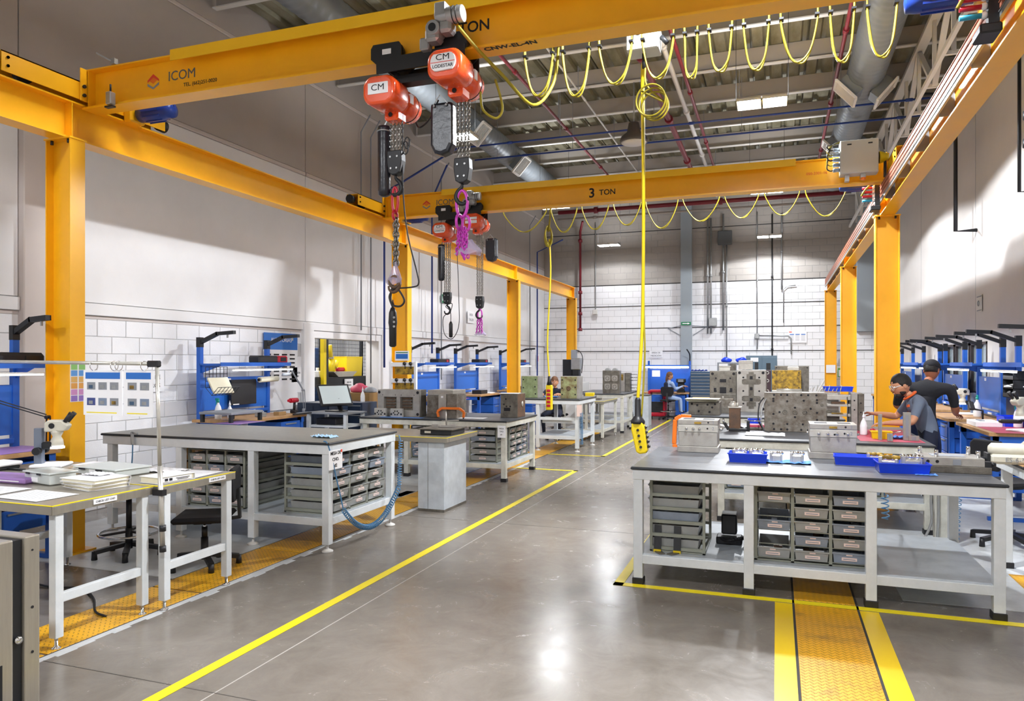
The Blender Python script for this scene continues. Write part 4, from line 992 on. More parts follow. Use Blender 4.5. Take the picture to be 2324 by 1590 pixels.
bag('plastic_bag', (x+0.01,10.56,2.13), 0.1, 0.07, 'clear plastic bag on the small far magenta sling')
t = thing('hoist_pendant', 'black hand pendant looped below the left far hoist', 'pendant control', (g1.location.x+0.03, 10.54, 2.2))
b = B(); b.lathe([(0.015,-0.11),(0.03,-0.1),(0.03,0.1),(0.015,0.14)], (0.03,0,0), 12); part('grip', b, BLACKP, t)
b = B(); b.tube(catmull([(0.03,0,0.14),(0.02,0,0.3),(-0.06,0,0.38),(0.05,0,0.42),(0.02,0,0.3),(-0.1,0,0.2),(-0.08,0,-0.05),(0.05,0,-0.13),(0.16,0,0.05),(0.17,0,0.4),(0.13,0,1.4)]),0.006); part('pendant_cable', b, BLACKP, t)
# yellow supply cable from near trolley
def cable(name, pts, r, m, label, n=7):
    b = B(); b.tube(catmull(pts, 7), r, n); o = part(name, b, m); tag(o, label, 'cable'); return o
cable('trolley_cable', [(-2.16,4.86,4.12),(-2.05,4.95,3.98),(-1.93,5.15,3.85),(-1.8,5.5,3.72),(-1.7,5.72,3.95),(-1.66,5.75,4.26)], 0.013, YCAB, 'bright yellow cable swooping from the grey trolley motor')
cable('trolley_cable', [(-2.0,5.2,3.84),(-1.98,5.3,3.66),(-2.03,5.3,3.58),(-2.1,5.2,3.62),(-2.08,5.1,3.72)], 0.01, YCAB, 'small yellow cable loop behind the right near hoist')
cable('hoist_cable', [(-2.72,5.3,3.62),(-2.66,5.25,3.56),(-2.55,5.2,3.6),(-2.45,5.15,3.72)], 0.007, BLACKP, 'thin black cable joining the two near hoists')
# festoon
def festoon(Y, xs, drop, label, tl, zt=4.29, r=0.0075):
    tr = thing('festoon_track', tl, 'track', (xs[0], Y, zt+0.06)); b = B(); b.box(xs[0]-0.2, 1.2, Y-0.02, Y+0.02, zt+0.06, zt+0.09); part('c_rail', b, GREYM, tr, world=True)
    ORD = ['first','second','third','fourth','fifth','sixth','seventh','eighth','ninth','tenth','eleventh','twelfth']
    for i, x in enumerate(xs):
        tt = thing('cable_trolley', 'dark roller trolley, %s from the left end of the %s' % (ORD[i], label), 'cable trolley', (x, Y, zt), 0, 'cable trolleys on the ' + label)
        b = B(); b.box(-0.035,0.035,-0.025,0.025,0.0,0.03,c=0.008); b.cyl((-0.025,-0.03,0.05),(-0.025,0.03,0.05),0.014,n=8); b.cyl((0.025,-0.03,0.05),(0.025,0.03,0.05),0.014,n=8); b.box(-0.02,0.02,-0.02,0.02,0.03,0.07); part('carriage', b, BLACK, tt)
        b = B(); b.cyl((0,-0.03,-0.01),(0,0.03,-0.01),0.028,n=12); b.box(-0.006,0.006,-0.034,-0.028,-0.05,0.0); part('saddle', b, BLUED, tt)
    for i in range(len(xs)-1):
        a, c = xs[i], xs[i+1]; w = c-a; dr = drop*rnd.uniform(0.88, 1.08)
        b = B()
        for off in (-0.014, 0.014):
            pts = [(a-0.0, Y+off, zt+0.025), (a+0.035, Y+off, zt-0.01), (a+0.045, Y+off, zt-dr*0.35), (a+w*0.28, Y+off, zt-dr*0.82), ((a+c)/2+off, Y+off, zt-dr), (c-w*0.28, Y+off, zt-dr*0.82), (c-0.045, Y+off, zt-dr*0.35), (c-0.035, Y+off, zt-0.01), (c, Y+off, zt+0.025)]
            b.tube(catmull(pts, 4), r, 6)
        o = part('festoon_cable', b, YCAB); tag(o, 'double yellow cable loop, %s from the left end of the %s' % (ORD[i], label), 'cable', 'cable loops of the ' + label)
        for x_ in (a+0.045, c-0.045): b = B(); b.box(x_-0.015,x_+0.015,Y-0.03,Y+0.03,zt-0.1,zt-0.085); part('cable_clamp', b, BLACK, o)
festoon(5.72, [-1.98,-1.66,-1.36,-1.02,-0.7,-0.52,-0.27,-0.01,0.32,0.56,0.83], 0.46, 'near festoon', 'steel track behind the nearer bridge carrying yellow cable loops')
festoon(11.2, [-4.2,-3.4,-2.9,-2.4,-1.9,-1.35,-0.75,-0.2,0.35,0.95], 0.5, 'far festoon', 'steel track behind the farther bridge carrying thin yellow cables', zt=4.25, r=0.007)
# white junction box with the long pendant
t = thing('junction_box', 'white box under the roof holding the long yellow pendant cable', 'electrical box', (-1.03, 6.1, 4.25))
b = B(); b.box(-0.13,0.13,-0.1,0.1,0,0.2,c=0.008); part('enclosure', b, BOXG, t)
b = B(); b.cyl((0.14,0,0.12),(0.19,0,0.06),0.02,n=10); b.cyl((0,0,-0.12),(0,0,0),0.016,n=10); part('cable_gland', b, BLACK, t)
b = B(); b.bar((-0.1,0.05,0.2),(-0.1,-0.3,0.3),0.03); b.bar((0.1,0.05,0.2),(0.1,-0.3,0.3),0.03); part('bracket', b, GREYM, t)
t = thing('crane_pendant', 'large yellow crane pendant hanging at the corner of the front right table', 'pendant control', (-1.13, 6.5, 0.92))
b = B(); p = [(-0.045,0.26),(0.045,0.26),(0.06,0.2),(0.05,0.0),(0.03,-0.02),(-0.02,-0.02),(-0.05,0.0),(-0.06,0.2)]
b.xf = Matrix.Translation((0.02,0,0)) @ Matrix.Rotation(R(-10), 4, 'Y'); b.prism(p, -0.05, 0.05, axis='y'); part('grip_housing', b, YPEND, t, bevel=0.012)
b = B(); b.xf = Matrix.Translation((0.02,0,0)) @ Matrix.Rotation(R(-10), 4, 'Y')
for k in range(5): b.box(0.045,0.072,-0.03,0.03,0.02+k*0.042,0.045+k*0.042,c=0.005)
for k in range(4): b.cyl((0.0,-0.058,0.04+k*0.05),(0.0,-0.05,0.04+k*0.05),0.012,n=8)
part('button', b, BLACKP, t)
b = B(); b.lathe([(0.062,0.24),(0.064,0.262),(0.045,0.29),(0.028,0.31),(0.026,0.45),(0.018,0.47)], (-0.022,0,0), 16); part('rubber_boot', b, BLACKP, t)
b = B(); b.tube(catmull([(-0.022,0,0.45),(-0.005,0,0.7),(0.02,0.0,1.2),(0.045,-0.1,2.2),(0.07,-0.3,3.15),(0.1,-0.4,3.26)]),[0.015]*37, 8); part('pendant_cable', b, YPEND, t)
b = B(); b.tube(catmull([(0.01,0,0.3),(0.03,0,0.62),(0.04,0,0.9),(0.03,0,1.3),(0.05,-0.1,2.2),(0.08,-0.3,3.1)]),0.009, 6); part('support_wire', b, YCAB, t)
t = thing('cable_coil', 'coil of spare yellow cable tied below the white box', 'cable', (-1.0, 6.1, 3.85))
for k in range(3):
    b = B(); b.ring((0.03+0.015*k,0.02*k-0.03,0.0-0.02*k),0.13-0.006*k,0.008,'y',26,6,sx=0.92); part('loop', b, YCAB, t)
b = B(); b.tube(catmull([(-0.02,0,0.28),(-0.01,0,0.14),(0.1,0.02,0.02),(0.16,0,-0.03),(0.05,0,0.03),(-0.06,0,0.1)]),0.008); part('loop', b, YCAB, t)
t = thing('crane_pendant', 'smaller yellow crane pendant hanging between the green molds', 'pendant control', (-3.42, 11.3, 1.12))
b = B(); b.box(-0.05,0.05,-0.04,0.04,-0.18,0.22,c=0.012); part('grip_housing', b, YPEND, t)
b = B()
for k in range(5): b.box(-0.03,0.03,-0.055,-0.04,-0.13+k*0.06,-0.09+k*0.06,c=0.005)
part('button', b, RED, t)
b = B(); b.lathe([(0.045,0.22),(0.03,0.28),(0.025,0.36)], (0,0,0), 12); part('rubber_boot', b, BLACKP, t)
b = B(); b.tube(catmull([(0,0,0.34),(-0.02,0,0.6),(-0.03,0,1.0),(0.02,0,2.0),(0.0,0,2.55)]),0.013, 8); part('pendant_cable', b, YPEND, t)
t = thing('cable_coil', 'coil of yellow cable under the left end of the farther bridge', 'cable', (-3.42, 11.25, 3.68))
for k in range(4):
    b = B(); b.xf = Matrix.Rotation(R(20*k), 4, 'Z'); b.ring((0.0,0.0,0.02*k),0.14,0.01,'y',22,6,sx=0.45); part('loop', b, YCAB, t)
b = B(); b.tube(catmull([(0,0,0.1),(0.03,-0.02,0.3),(0.05,-0.05,0.6)]),0.014); part('loop', b, YCAB, t)
# grey control cabinet on the far bridge
t = thing('control_cabinet', 'pale grey control cabinet on the right end of the farther bridge', 'electrical box', (0.98, 10.28, 4.08))
b = B(); b.box(-0.22,0.22,-0.1,0.1,0,0.42,c=0.006); part('enclosure', b, BOXG, t)
b = B(); b.box(-0.215,0.215,-0.112,-0.101,0.005,0.415,c=0.004); part('door', b, BOXG, t)
b = B(); b.box(-0.14,-0.09,-0.118,-0.112,0.355,0.37); b.box(0.1,0.15,-0.118,-0.112,0.355,0.37); part('latch', b, BLACK, t)
for k in range(5):
    b = B(); z = 0.07+k*0.065; b.cyl((-0.3,-0.03,z),(-0.22,-0.03,z),0.024,n=10); part('plug_connector', b, mat('plug_bluegrey', 'A9B9CB', 0.4) if k == 0 else MATS['plug_bluegrey'], t)
    b = B(); b.tube(catmull([(-0.3,-0.03,z),(-0.34,-0.03,z+0.0),(-0.37,-0.03,z+0.06),(-0.3,0.0,0.4),(-0.1,0.02,0.45)]),0.008,6); part('plug_cable', b, YCAB if k % 2 else BLACKP, t)
b = B(); b.box(-0.16,-0.11,-0.05,0.05,-0.08,0); b.box(0.02,0.08,-0.06,0.05,-0.05,0.0); part('gland_plate', b, GREYM, t)
b = B(); b.cyl((0.05,-0.04,-0.08),(0.05,-0.04,-0.05),0.03,n=10); part('beacon', b, ORANGE2, t)
t = thing('warning_siren', 'yellow and black siren horn beside the grey control cabinet', 'siren', (1.27, 10.3, 4.28))
b = B(); b.lathe([(0.03,0.06),(0.05,0.03),(0.075,-0.03),(0.08,-0.05)], (0,0,0), 16, axis='x'); part('horn', b, YPEND, t)
b = B(); b.cyl((-0.055,0,0),(-0.048,0,0),0.07,n=16); b.box(-0.0,0.03,-0.02,0.02,-0.25,-0.03); part('grille', b, BLACK, t)
# ================= tables, racks, benches =================
def table(label, x0, x1, y0, y1, z, lx, ly=None, shelf=None, fm=None, topm=None, edge=True, foot='rubber', lw=0.07, apron=0.075, name='work_table', shelf_x=None, stainless=False, stretch=()):
    fm = fm or FRAME; topm = topm or TOPD; ly = ly or (y0+0.06, y1-0.06)
    t = thing(name, label, 'table', ((x0+x1)/2, (y0+y1)/2, 0))
    P = lambda n, b, m, bev=0, par=None: part(n, b, m, par or t, world=True, bevel=bev)
    if stainless:
        b = B(); b.box(x0,x1,y0,y1,z-0.006,z); b.box(x0,x1,y0,y0+0.004,z-0.055,z-0.006); b.box(x0,x1,y1-0.004,y1,z-0.055,z-0.006); b.box(x0,x0+0.004,y0,y1,z-0.055,z-0.006); b.box(x1-0.004,x1,y0,y1,z-0.055,z-0.006); P('steel_top', b, STAIN, 0.002)
        b = B(); w = 0.007; e = 0.0015
        b.box(x0,x1,y0-e,y0+w,z-0.004,z+e); b.box(x1-w,x1+e,y0,y1,z-0.004,z+e); P('yellow_edge_tape', b, TAPE)
        zt = z-0.055
    else:
        b = B(); b.box(x0-0.015,x1+0.015,y0-0.015,y1+0.015,z-0.022,z-0.002); P('rubber_edge', b, RUBBER, 0.008)
        b = B(); b.box(x0-0.008,x1+0.008,y0-0.008,y1+0.008,z-0.002,z+0.001); P('table_mat', b, topm)
        b = B(); a = apron
        b.box(x0,x1,y0,y0+0.05,z-0.022-a,z-0.022); b.box(x0,x1,y1-0.05,y1,z-0.022-a,z-0.022); b.box(x0,x0+0.05,y0+0.05,y1-0.05,z-0.022-a,z-0.022); b.box(x1-0.05,x1,y0+0.05,y1-0.05,z-0.022-a,z-0.022); P('apron', b, fm, 0.004)
        zt = z-0.022-a
    for i, x in enumerate(lx):
        for y in ly:
            zf = 0.045 if foot == 'rubber' else 0.07
            b = B(); b.box(x-lw/2,x+lw/2,y-lw/2,y+lw/2,zf,zt); lg = P('leg', b, fm, 0.004)
            b = B()
            if foot == 'rubber': b.box(x-lw/2-0.008,x+lw/2+0.008,y-lw/2-0.008,y+lw/2+0.008,0,0.05,c=0.004); part('rubber_foot', b, BLACKP, lg, world=True)
            elif foot == 'disc': b.lathe([(0.05,0),(0.052,0.014),(0.03,0.026),(0.012,0.03),(0.012,0.075)], (x,y,0), 16); part('levelling_foot', b, PURLW, lg, world=True)
            else: b.lathe([(0.025,0),(0.028,0.01),(0.01,0.02),(0.01,0.075)], (x,y,0), 12); part('levelling_foot', b, CHROME, lg, world=True)
    if shelf:
        sz, sx0, sx1 = shelf if isinstance(shelf, tuple) else (shelf, x0, x1)
        y_0, y_1 = ly[0]-lw/2+0.004, ly[-1]+lw/2-0.004; sx0 += 0.02; sx1 -= 0.02
        b = B(); b.box(sx0,sx1,y_0,y_0+0.04,sz-0.065,sz); b.box(sx0,sx1,y_1-0.04,y_1,sz-0.065,sz); b.box(sx0,sx0+0.04,y_0+0.04,y_1-0.04,sz-0.065,sz); b.box(sx1-0.04,sx1,y_0+0.04,y_1-0.04,sz-0.065,sz); P('lower_rail', b, fm, 0.003)
        b = B(); b.box(sx0+0.005,sx1-0.005,y_0+0.005,y_1-0.005,sz,sz+0.005); P('lower_shelf', b, SHELFG)
    for (p, q) in stretch:
        b = B(); b.bar(p, q, 0.04, 0.055); P('stretcher', b, fm, 0.003)
    return t
def rack(label, x, y, z, w, d, h, nc, nr, face, seed, group='drawer racks under the tables', missing=(), side='open', binm=None):
    # local: front faces -Y, origin at the bottom centre of the front
    rz = {'-y': 0, '+x': R(90), '-x': R(-90), '+y': R(180)}[face]
    rd = random.Random(seed); t = thing('bin_rack', label, 'bin rack', (x, y, z), rz, group)
    cw = w/nc; ch = (h-0.03)/nr; pw = 0.022
    for k in range(nc+1):
        for yy in (0, d-0.02):
            px = -w/2 + k*cw
            b = B(); b.box(px-pw/2, px+pw/2, yy, yy+0.02, 0, h); part('post', b, RACKM, t)
    b = B(); b.box(-w/2-pw/2, w/2+pw/2, 0.0, d, h, h+0.008); part('top_panel', b, RACKM, t); b = B(); b.box(-w/2-pw/2, w/2+pw/2, 0, d, 0, 0.01); part('bottom_panel', b, RACKM, t)
    for r in range(nr):
        zz = 0.015 + r*ch
        b = B()
        for k in range(nc+1):
            px = -w/2+k*cw; b.box(px-0.012, px+0.012, 0.02, d-0.02, zz, zz+0.025)
        b.box(-w/2, w/2, 0.012, 0.016, zz+0.004, zz+0.01)
        part('rail', b, RACKM, t)
        for c in range(nc):
            if (c, r) in missing: continue
            mm = rd.choice((BIN, BIN, BINB)) if binm is None else binm
            bx0, bx1 = -w/2+c*cw+0.015, -w/2+(c+1)*cw-0.015; bz0, bz1 = zz+0.012, zz+ch-0.018; yo = -rd.choice((0.0,0.005,0.012,0.03))
            b = B(); g = 0.006
            b.add([(bx0+0.008,yo+0.012,bz0),(bx1-0.008,yo+0.012,bz0),(bx1-0.008,d-0.06,bz0),(bx0+0.008,d-0.06,bz0),(bx0,yo,bz1),(bx1,yo,bz1),(bx1,d-0.05,bz1),(bx0,d-0.05,bz1),
                   (bx0+0.014,yo+0.018,bz0+g),(bx1-0.014,yo+0.018,bz0+g),(bx1-0.014,d-0.066,bz0+g),(bx0+0.014,d-0.066,bz0+g),(bx0+g,yo+g,bz1),(bx1-g,yo+g,bz1),(bx1-g,d-0.056,bz1),(bx0+g,d-0.056,bz1)],
                  [(0,1,5,4),(1,2,6,5),(2,3,7,6),(3,0,4,7),(3,2,1,0),(8,9,10,11),(9,8,12,13),(10,9,13,14),(11,10,14,15),(8,11,15,12),(4,5,13,12),(5,6,14,13),(6,7,15,14),(7,4,12,15)])
            b.box(bx0-0.004, bx1+0.004, yo-0.006, yo+0.004, bz1-0.008, bz1+0.002)
            o = part('bin', b, mm, t)
            b = B(); m_ = (bx0+bx1)/2 + rd.uniform(-0.01,0.01); zc = bz0+(bz1-bz0)*0.42; hw = min(0.05, cw*0.28)
            b.box(m_-hw, m_+hw, yo-0.001, yo+0.012, zc-0.011, zc+0.011); b.box(m_-0.02, m_+0.02, yo-0.002, yo+0.01, zc+0.025, zc+0.037)
            part('bin_label', b, LABELM, o)
            b = B(); b.box(m_-hw*0.8, m_+hw*0.8, yo-0.0018, yo-0.0008, zc-0.003, zc+0.003); part('label_print', b, INKG, o)
            b = B()
            for q in range(rd.randint(1, 4)): 
                sx = rd.uniform(bx0+0.03, bx1-0.03); sy = rd.uniform(0.06, d-0.12); b.box(sx-0.02, sx+0.02, sy-0.02, sy+0.02, bz0+0.007, bz0+rd.uniform(0.02, ch*0.5))
            part('stored_parts', b, rd.choice((INKG, RUST, GREYM, BLACKP)), o, stuff=True)
    return t
# --- front right table and what it carries
table('long front right work table with a dark top and steel molds', -1.04, 1.42, 5.64, 7.06, 0.9, (-1.0,-0.19,0.62,1.385), (5.68, 7.02), shelf=0.225)
rack('tall grey bin rack at the left end of the front right table', -0.93, 6.07, 0.232, 0.56, 0.42, 0.545, 1, 5, '-x', 1)
rack('wide bin rack with three columns of labelled drawers under the front right table', 0.24, 5.78, 0.232, 0.77, 0.5, 0.545, 3, 5, '-y', 2, missing=((0,3),(0,1)))
t = thing('hydraulic_unit', 'black cylinder unit with a tangle of hoses on the lower shelf between the racks', 'hydraulic unit', (-0.36, 6.25, 0.231))
b = B(); b.box(-0.06,0.06,-0.06,0.06,0.08,0.24,c=0.01); b.box(-0.1,0.1,-0.08,0.08,0,0.06,c=0.01); part('valve_body', b, BLACK, t)
b = B(); b.box(-0.055,0.055,-0.055,0.055,0.241,0.25); part('cover_plate', b, GREYM, t)
for k in range(6):
    b = B(); b.tube(catmull([(-0.08+0.03*k,-0.06,0.05),(0.0+0.02*k,-0.12-0.01*k,0.04+0.01*k),(0.12,-0.08+0.02*k,0.06),(0.2,0.0,0.08+0.01*k)]),0.008,6); part('hose', b, BLACKP, t)
for i, x in enumerate((-0.87, -0.72)):
    t = thing('floor_wedge', 'dark angled steel bracket leaning on the lower shelf, %s one' % ('left' if i == 0 else 'right'), 'bracket', (x, 5.74, 0.231))
    b = B(); b.bar((0,0.03,0.0),(0,0.07,0.2),0.055,0.012,up=(0,1,0)); part('plate', b, BLACK, t)
    b = B(); b.bar((0,0.03,0.005),(0.05 if i == 0 else -0.05,-0.05,0.005),0.05,0.006); part('foot_plate', b, STEELD, t)
    b = B(); b.box(-0.028,0.028,0.015,0.03,0.0,0.02); part('yellow_tip', b, YPEND, t)

def bolts(pts, r, y, parent, dy=-1, name='bolt_holes', m=None, depth=0.006):
    b = B()
    for (x, z) in pts:
        b.ring((x, y+dy*0.0005, z), r, r*0.16, 'y', 14, 4)
        b.cyl((x, y-dy*0.001, z), (x, y+dy*0.0008, z), r*0.95, n=14)
    return part(name, b, m or HOLE, parent, stuff=True)
def mold(name, label, loc, w, d, layers, mats=None, rz=0, group=None, bev=0.004):
    """a stack of machined plates; each plate is a part.  layers: (height, inset)"""
    t = thing(name, label, 'mold', loc, rz, group); z = 0
    for i, (h, ins) in enumerate(layers):
        b = B(); b.box(-w/2+ins, w/2-ins, -d/2+ins*0.4, d/2-ins*0.4, z+0.001, z+h); part('mold_plate', b, (mats or [STEEL])[i % len(mats or [STEEL])], t, bevel=bev); z += h
    return t, z
# mold A and B on the front right table
def small_mold(label, loc, w, d, pins):
    t, z = mold('steel_mold', label, loc, w, d, [(0.055,-0.004),(0.125,0.006),(0.065,0.0),(0.045,0.0)], [STEEL, STEEL, STEELB, STEEL])
    y = -d/2
    bolts([(w*0.26,0.268),(w*0.24,0.215),(w*0.03,0.205)], 0.007, y, t)
    for x in pins: b = B(); b.lathe([(0.012,0),(0.012,-0.012),(0.007,-0.02),(0.002,-0.022)], (x,y,0.212), 12, axis='y'); part('guide_pin', b, CHROME, t)
    b = B(); b.box(-0.03,0.03,y-0.004,y,0.254,0.272); part('yellow_tag', b, YELM, t)
    for sx in (-1,1):
        b = B(); b.box(sx*w*0.25-0.05, sx*w*0.25+0.05, -0.08, 0.06, 0.2895, 0.291); part('cavity', b, HOLE, t)
    text('3', 0.04, Vector((w*0.38, y-0.001, 0.268))+WL(t), FY, INKG, t, 'stamped_mark'); text('2', 0.04, Vector((w*0.38, y-0.001, 0.215))+WL(t), FY, INKG, t, 'stamped_mark')
    b = B(); b.cyl((w/2,0,0.20),(w/2+0.03,0,0.20),0.01,n=8); b.cyl((-w/2-0.02,0,0.2),(-w/2,0,0.2),0.01,n=8); part('side_fitting', b, CHROME, t)
    return t
small_mold('steel mold block with three pins at the left end of the front right table', (-0.655, 6.83, 0.901), 0.345, 0.27, (-0.1,-0.04,0.015))
small_mold('steel mold block with four pins in the middle of the front right table', (0.44, 6.75, 0.901), 0.36, 0.3, (-0.11,-0.04,0.03,0.11))
def tray(label, loc, w, d, h, rz=0, m=None):
    t = thing('parts_tray', label, 'tray', loc, rz, 'plastic trays on the work tables'); g = 0.004; i = 0.012
    b = B()
    b.add([(-w/2+i,-d/2+i,0),(w/2-i,-d/2+i,0),(w/2-i,d/2-i,0),(-w/2+i,d/2-i,0),(-w/2,-d/2,h),(w/2,-d/2,h),(w/2,d/2,h),(-w/2,d/2,h),
           (-w/2+i+g,-d/2+i+g,g),(w/2-i-g,-d/2+i+g,g),(w/2-i-g,d/2-i-g,g),(-w/2+i+g,d/2-i-g,g),(-w/2+g,-d/2+g,h),(w/2-g,-d/2+g,h),(w/2-g,d/2-g,h),(-w/2+g,d/2-g,h)],
          [(0,1,5,4),(1,2,6,5),(2,3,7,6),(3,0,4,7),(3,2,1,0),(8,9,10,11),(9,8,12,13),(10,9,13,14),(11,10,14,15),(8,11,15,12),(4,5,13,12),(5,6,14,13),(6,7,15,14),(7,4,12,15)])
    part('tray_shell', b, m or BLUET, t)
    b = B(); b.box(-w/2-0.005,w/2+0.005,-d/2-0.005,-d/2+0.001,h-0.008,h); b.box(-w/2-0.005,w/2+0.005,d/2-0.001,d/2+0.005,h-0.008,h); b.box(-w/2-0.005,-w/2+0.001,-d/2,d/2,h-0.008,h); b.box(w/2-0.001,w/2+0.005,-d/2,d/2,h-0.008,h); part('rim', b, m or BLUET, t)
    return t
tray('blue parts tray with two chromed fittings beside the left steel mold', (-0.215, 6.24, 0.901), 0.3, 0.2, 0.075)
tray('blue parts tray in front of the middle steel mold', (0.60, 6.36, 0.901), 0.34, 0.2, 0.07, R(-4))
tray('blue parts tray lined with cloth, rightmost on the front right table', (0.86, 6.02, 0.901), 0.34, 0.22, 0.075, R(2))
def fitting(label, loc, s=1.0, brass=False, group='small machined inserts on the front right table'):
    t = thing('machined_insert', label, 'machine part', loc, rnd.uniform(-0.3,0.3), group)
    b = B(); b.box(-0.03*s,0.03*s,-0.025*s,0.025*s,0,0.05*s,c=0.004); b.box(-0.045*s,-0.028*s,-0.02*s,0.02*s,0,0.07*s,c=0.003); b.box(0.028*s,0.04*s,-0.02*s,0.02*s,0.01*s,0.06*s,c=0.003); part('insert_block', b, STEELB, t)
    b = B(); b.lathe([(0.006*s,-0.045*s),(0.011*s,-0.04*s),(0.011*s,-0.02*s),(0.006*s,-0.018*s),(0.012*s,-0.01*s),(0.012*s,0.01*s),(0.006*s,0.014*s),(0.012*s,0.02*s),(0.01*s,0.045*s),(0.003*s,0.05*s)], (0,0,0.066*s), 12, axis='x'); part('threaded_pin', b, YELM if brass else CHROME, t)
    return t
fitting('chromed insert at the left in the leftmost blue tray', (-0.28, 6.25, 0.906), 1.3); fitting('chromed insert at the right in the leftmost blue tray', (-0.15, 6.25, 0.906), 1.3)
fitting('machined insert on blue cloth nearer the left tray', (0.0, 6.27, 0.904), 1.1); fitting('machined insert on blue cloth beside the middle mold', (0.155, 6.27, 0.904), 1.15)
fitting('brass tipped insert in the rightmost blue tray', (0.78, 6.03, 0.905), 1.5, True); fitting('silver insert in the rightmost blue tray', (0.93, 6.05, 0.905), 1.6); fitting('insert with a long pin in the tray before the middle mold', (0.72, 6.37, 0.905), 1.2, True)
def cloth(label, x, y, z, w, d, m, seed=1, amp=0.012):
    rd = random.Random(seed); n = 12; b = B(); vs = []
    for i in range(n+1):
        for j in range(n+1):
            u, v = i/n-0.5, j/n-0.5; vs.append((x+u*w+rd.uniform(-.01,.01)*w, y+v*d+rd.uniform(-.01,.01)*d, z+0.003+amp*abs(math.sin(u*14+seed)*math.cos(v*11+seed*2))+rd.uniform(0,amp*0.3)))
    fs = [(i*(n+1)+j,(i+1)*(n+1)+j,(i+1)*(n+1)+j+1,i*(n+1)+j+1) for i in range(n) for j in range(n)]
    b.add(vs, fs, False); o = part('cloth', b, m); md = o.modifiers.new('s','SOLIDIFY'); md.thickness = 0.0015; tag(o, label, 'cloth'); return o
cloth('crumpled blue paper cloth under the inserts on the front right table', 0.075, 6.27, 0.9, 0.36, 0.2, BLUEC, 1)
cloth('blue paper cloth lining the rightmost blue tray', 0.86, 6.04, 0.93, 0.29, 0.17, BLUEC, 3, 0.03)
cloth('corner of blue paper under the rightmost tray', 1.0, 5.93, 0.9, 0.14, 0.1, BLUEC, 4, 0.004)
# mold half plate at right
t = thing('mold_half', 'flat steel mold half with guide posts at the right end of the front right table', 'mold', (1.2, 6.22, 0.901))
b = B(); b.box(-0.24,0.24,-0.15,0.17,0.0,0.05); part('base_plate', b, STEELD, t, bevel=0.004)
b = B(); b.box(-0.2,0.2,-0.14,0.16,0.05,0.11); part('cavity_plate', b, STEEL, t, bevel=0.004)
for (x, y, h) in ((-0.17,0.12,0.05),(-0.1,-0.1,0.05),(0.15,0.12,0.06),(0.17,-0.08,0.05)):
    b = B(); b.cyl((x,y,0.11),(x,y,0.11+h),0.014,n=14); part('guide_post', b, CHROME, t)
b = B(); b.box(-0.12,0.1,-0.06,0.08,0.1101,0.113); b.box(0.0,0.05,-0.146,-0.14,0.06,0.1); part('pocket', b, INKG, t)
bolts([(-0.16,0.08),(-0.1,0.08)], 0.01, -0.14, t)
b = B(); b.box(0.2,0.24,-0.14,-0.1,0.05,0.09); b.cyl((0.24,-0.12,0.07),(0.27,-0.12,0.07),0.015,n=10); part('side_clamp', b, BLACK, t)
# --- second right table
table('cream painted right table with the big drilled plate and the man in glasses', -0.6, 1.46, 8.2, 10.35, 0.885, (-0.56, 0.43, 1.41), (8.25, 10.3), shelf=0.3, fm=FRAME2, topm=TOPD)
rack('grey bin rack at the left under the second right table', -0.42, 8.45, 0.307, 0.22, 0.4, 0.42, 1, 4, '-y', 5)
rack('grey bin rack under the right half of the second right table', 0.9, 8.4, 0.307, 0.25, 0.5, 0.45, 1, 4, '-y', 6)
def big_plate(label, loc, w, d, h, m, holes, rz=0, name='mold_half', extra=True):
    t = thing(name, label, 'mold', loc, rz)
    b = B(); b.box(-w/2,w/2,-d/2,d/2,0.001,h); part('drilled_plate', b, m, t, bevel=0.004)
    bolts([(x*w/2, z*h) for x, z in holes], 0.011, -d/2, t)
    return t
hs = [(x, z) for z in (0.06,0.94) for x in (-0.68,-0.45,-0.25,0.2,0.42,0.68)] + [(-0.7,z) for z in (0.2,0.45,0.78,0.84)] + [(0.7,z) for z in (0.2,0.32,0.5,0.75,0.82)] + [(-0.25,0.78),(0.28,0.8),(0.35,0.5),(0.5,0.6),(-0.5,0.5),(0.0,0.38),(0.0,0.62),(-0.25,0.2),(0.25,0.2)]
t = big_plate('big upright drilled steel plate standing on the second right table', (0.205, 9.3, 0.886), 0.68, 0.16, 0.46, STEELR, hs)
for x in (-0.11, 0.0, 0.11): b = B(); b.ring((x,-0.081,0.23),0.024,0.005,'y',18,5); b.cyl((x,-0.083,0.23),(x,-0.079,0.23),0.012,n=12); part('bushing', b, STEELD, t)
for (x, z) in ((-0.29,0.32),(-0.29,0.14),(0.29,0.32),(0.29,0.14)): b = B(); b.cyl((x,-0.082,z),(x,-0.079,z),0.02,n=14); part('plug', b, STEELD, t)
t = thing('mold_half', 'opened mold half with wiring standing right of the big drilled plate', 'mold', (0.78, 9.75, 0.886))
b = B(); b.box(0.06,0.13,-0.12,0.25,0.0,0.45); part('mold_plate', b, STEEL, t, bevel=0.004)
b = B(); b.box(0.135,0.2,-0.12,0.25,0.0,0.44); part('mold_plate', b, STEELD, t, bevel=0.004)
b = B(); b.box(-0.2,0.06,-0.02,0.2,0.36,0.42); b.box(-0.2,0.06,-0.02,0.2,0.28,0.31); b.box(-0.2,0.06,-0.02,0.2,0.16,0.19); b.box(-0.2,0.06,0,0.2,0.02,0.08); part('ejector_plate', b, STEELB, t, bevel=0.003)
b = B()
for k in range(9): b.cyl((0.02+0.004*k,-0.06+0.02*k,0.02),(0.02+0.004*k,-0.06+0.02*k,0.4),0.004,n=6)
part('ejector_pins', b, CHROME, t, stuff=True)
b = B(); b.box(-0.15,-0.02,-0.03,0.1,0.192,0.2); part('yellow_strip', b, YELM, t)
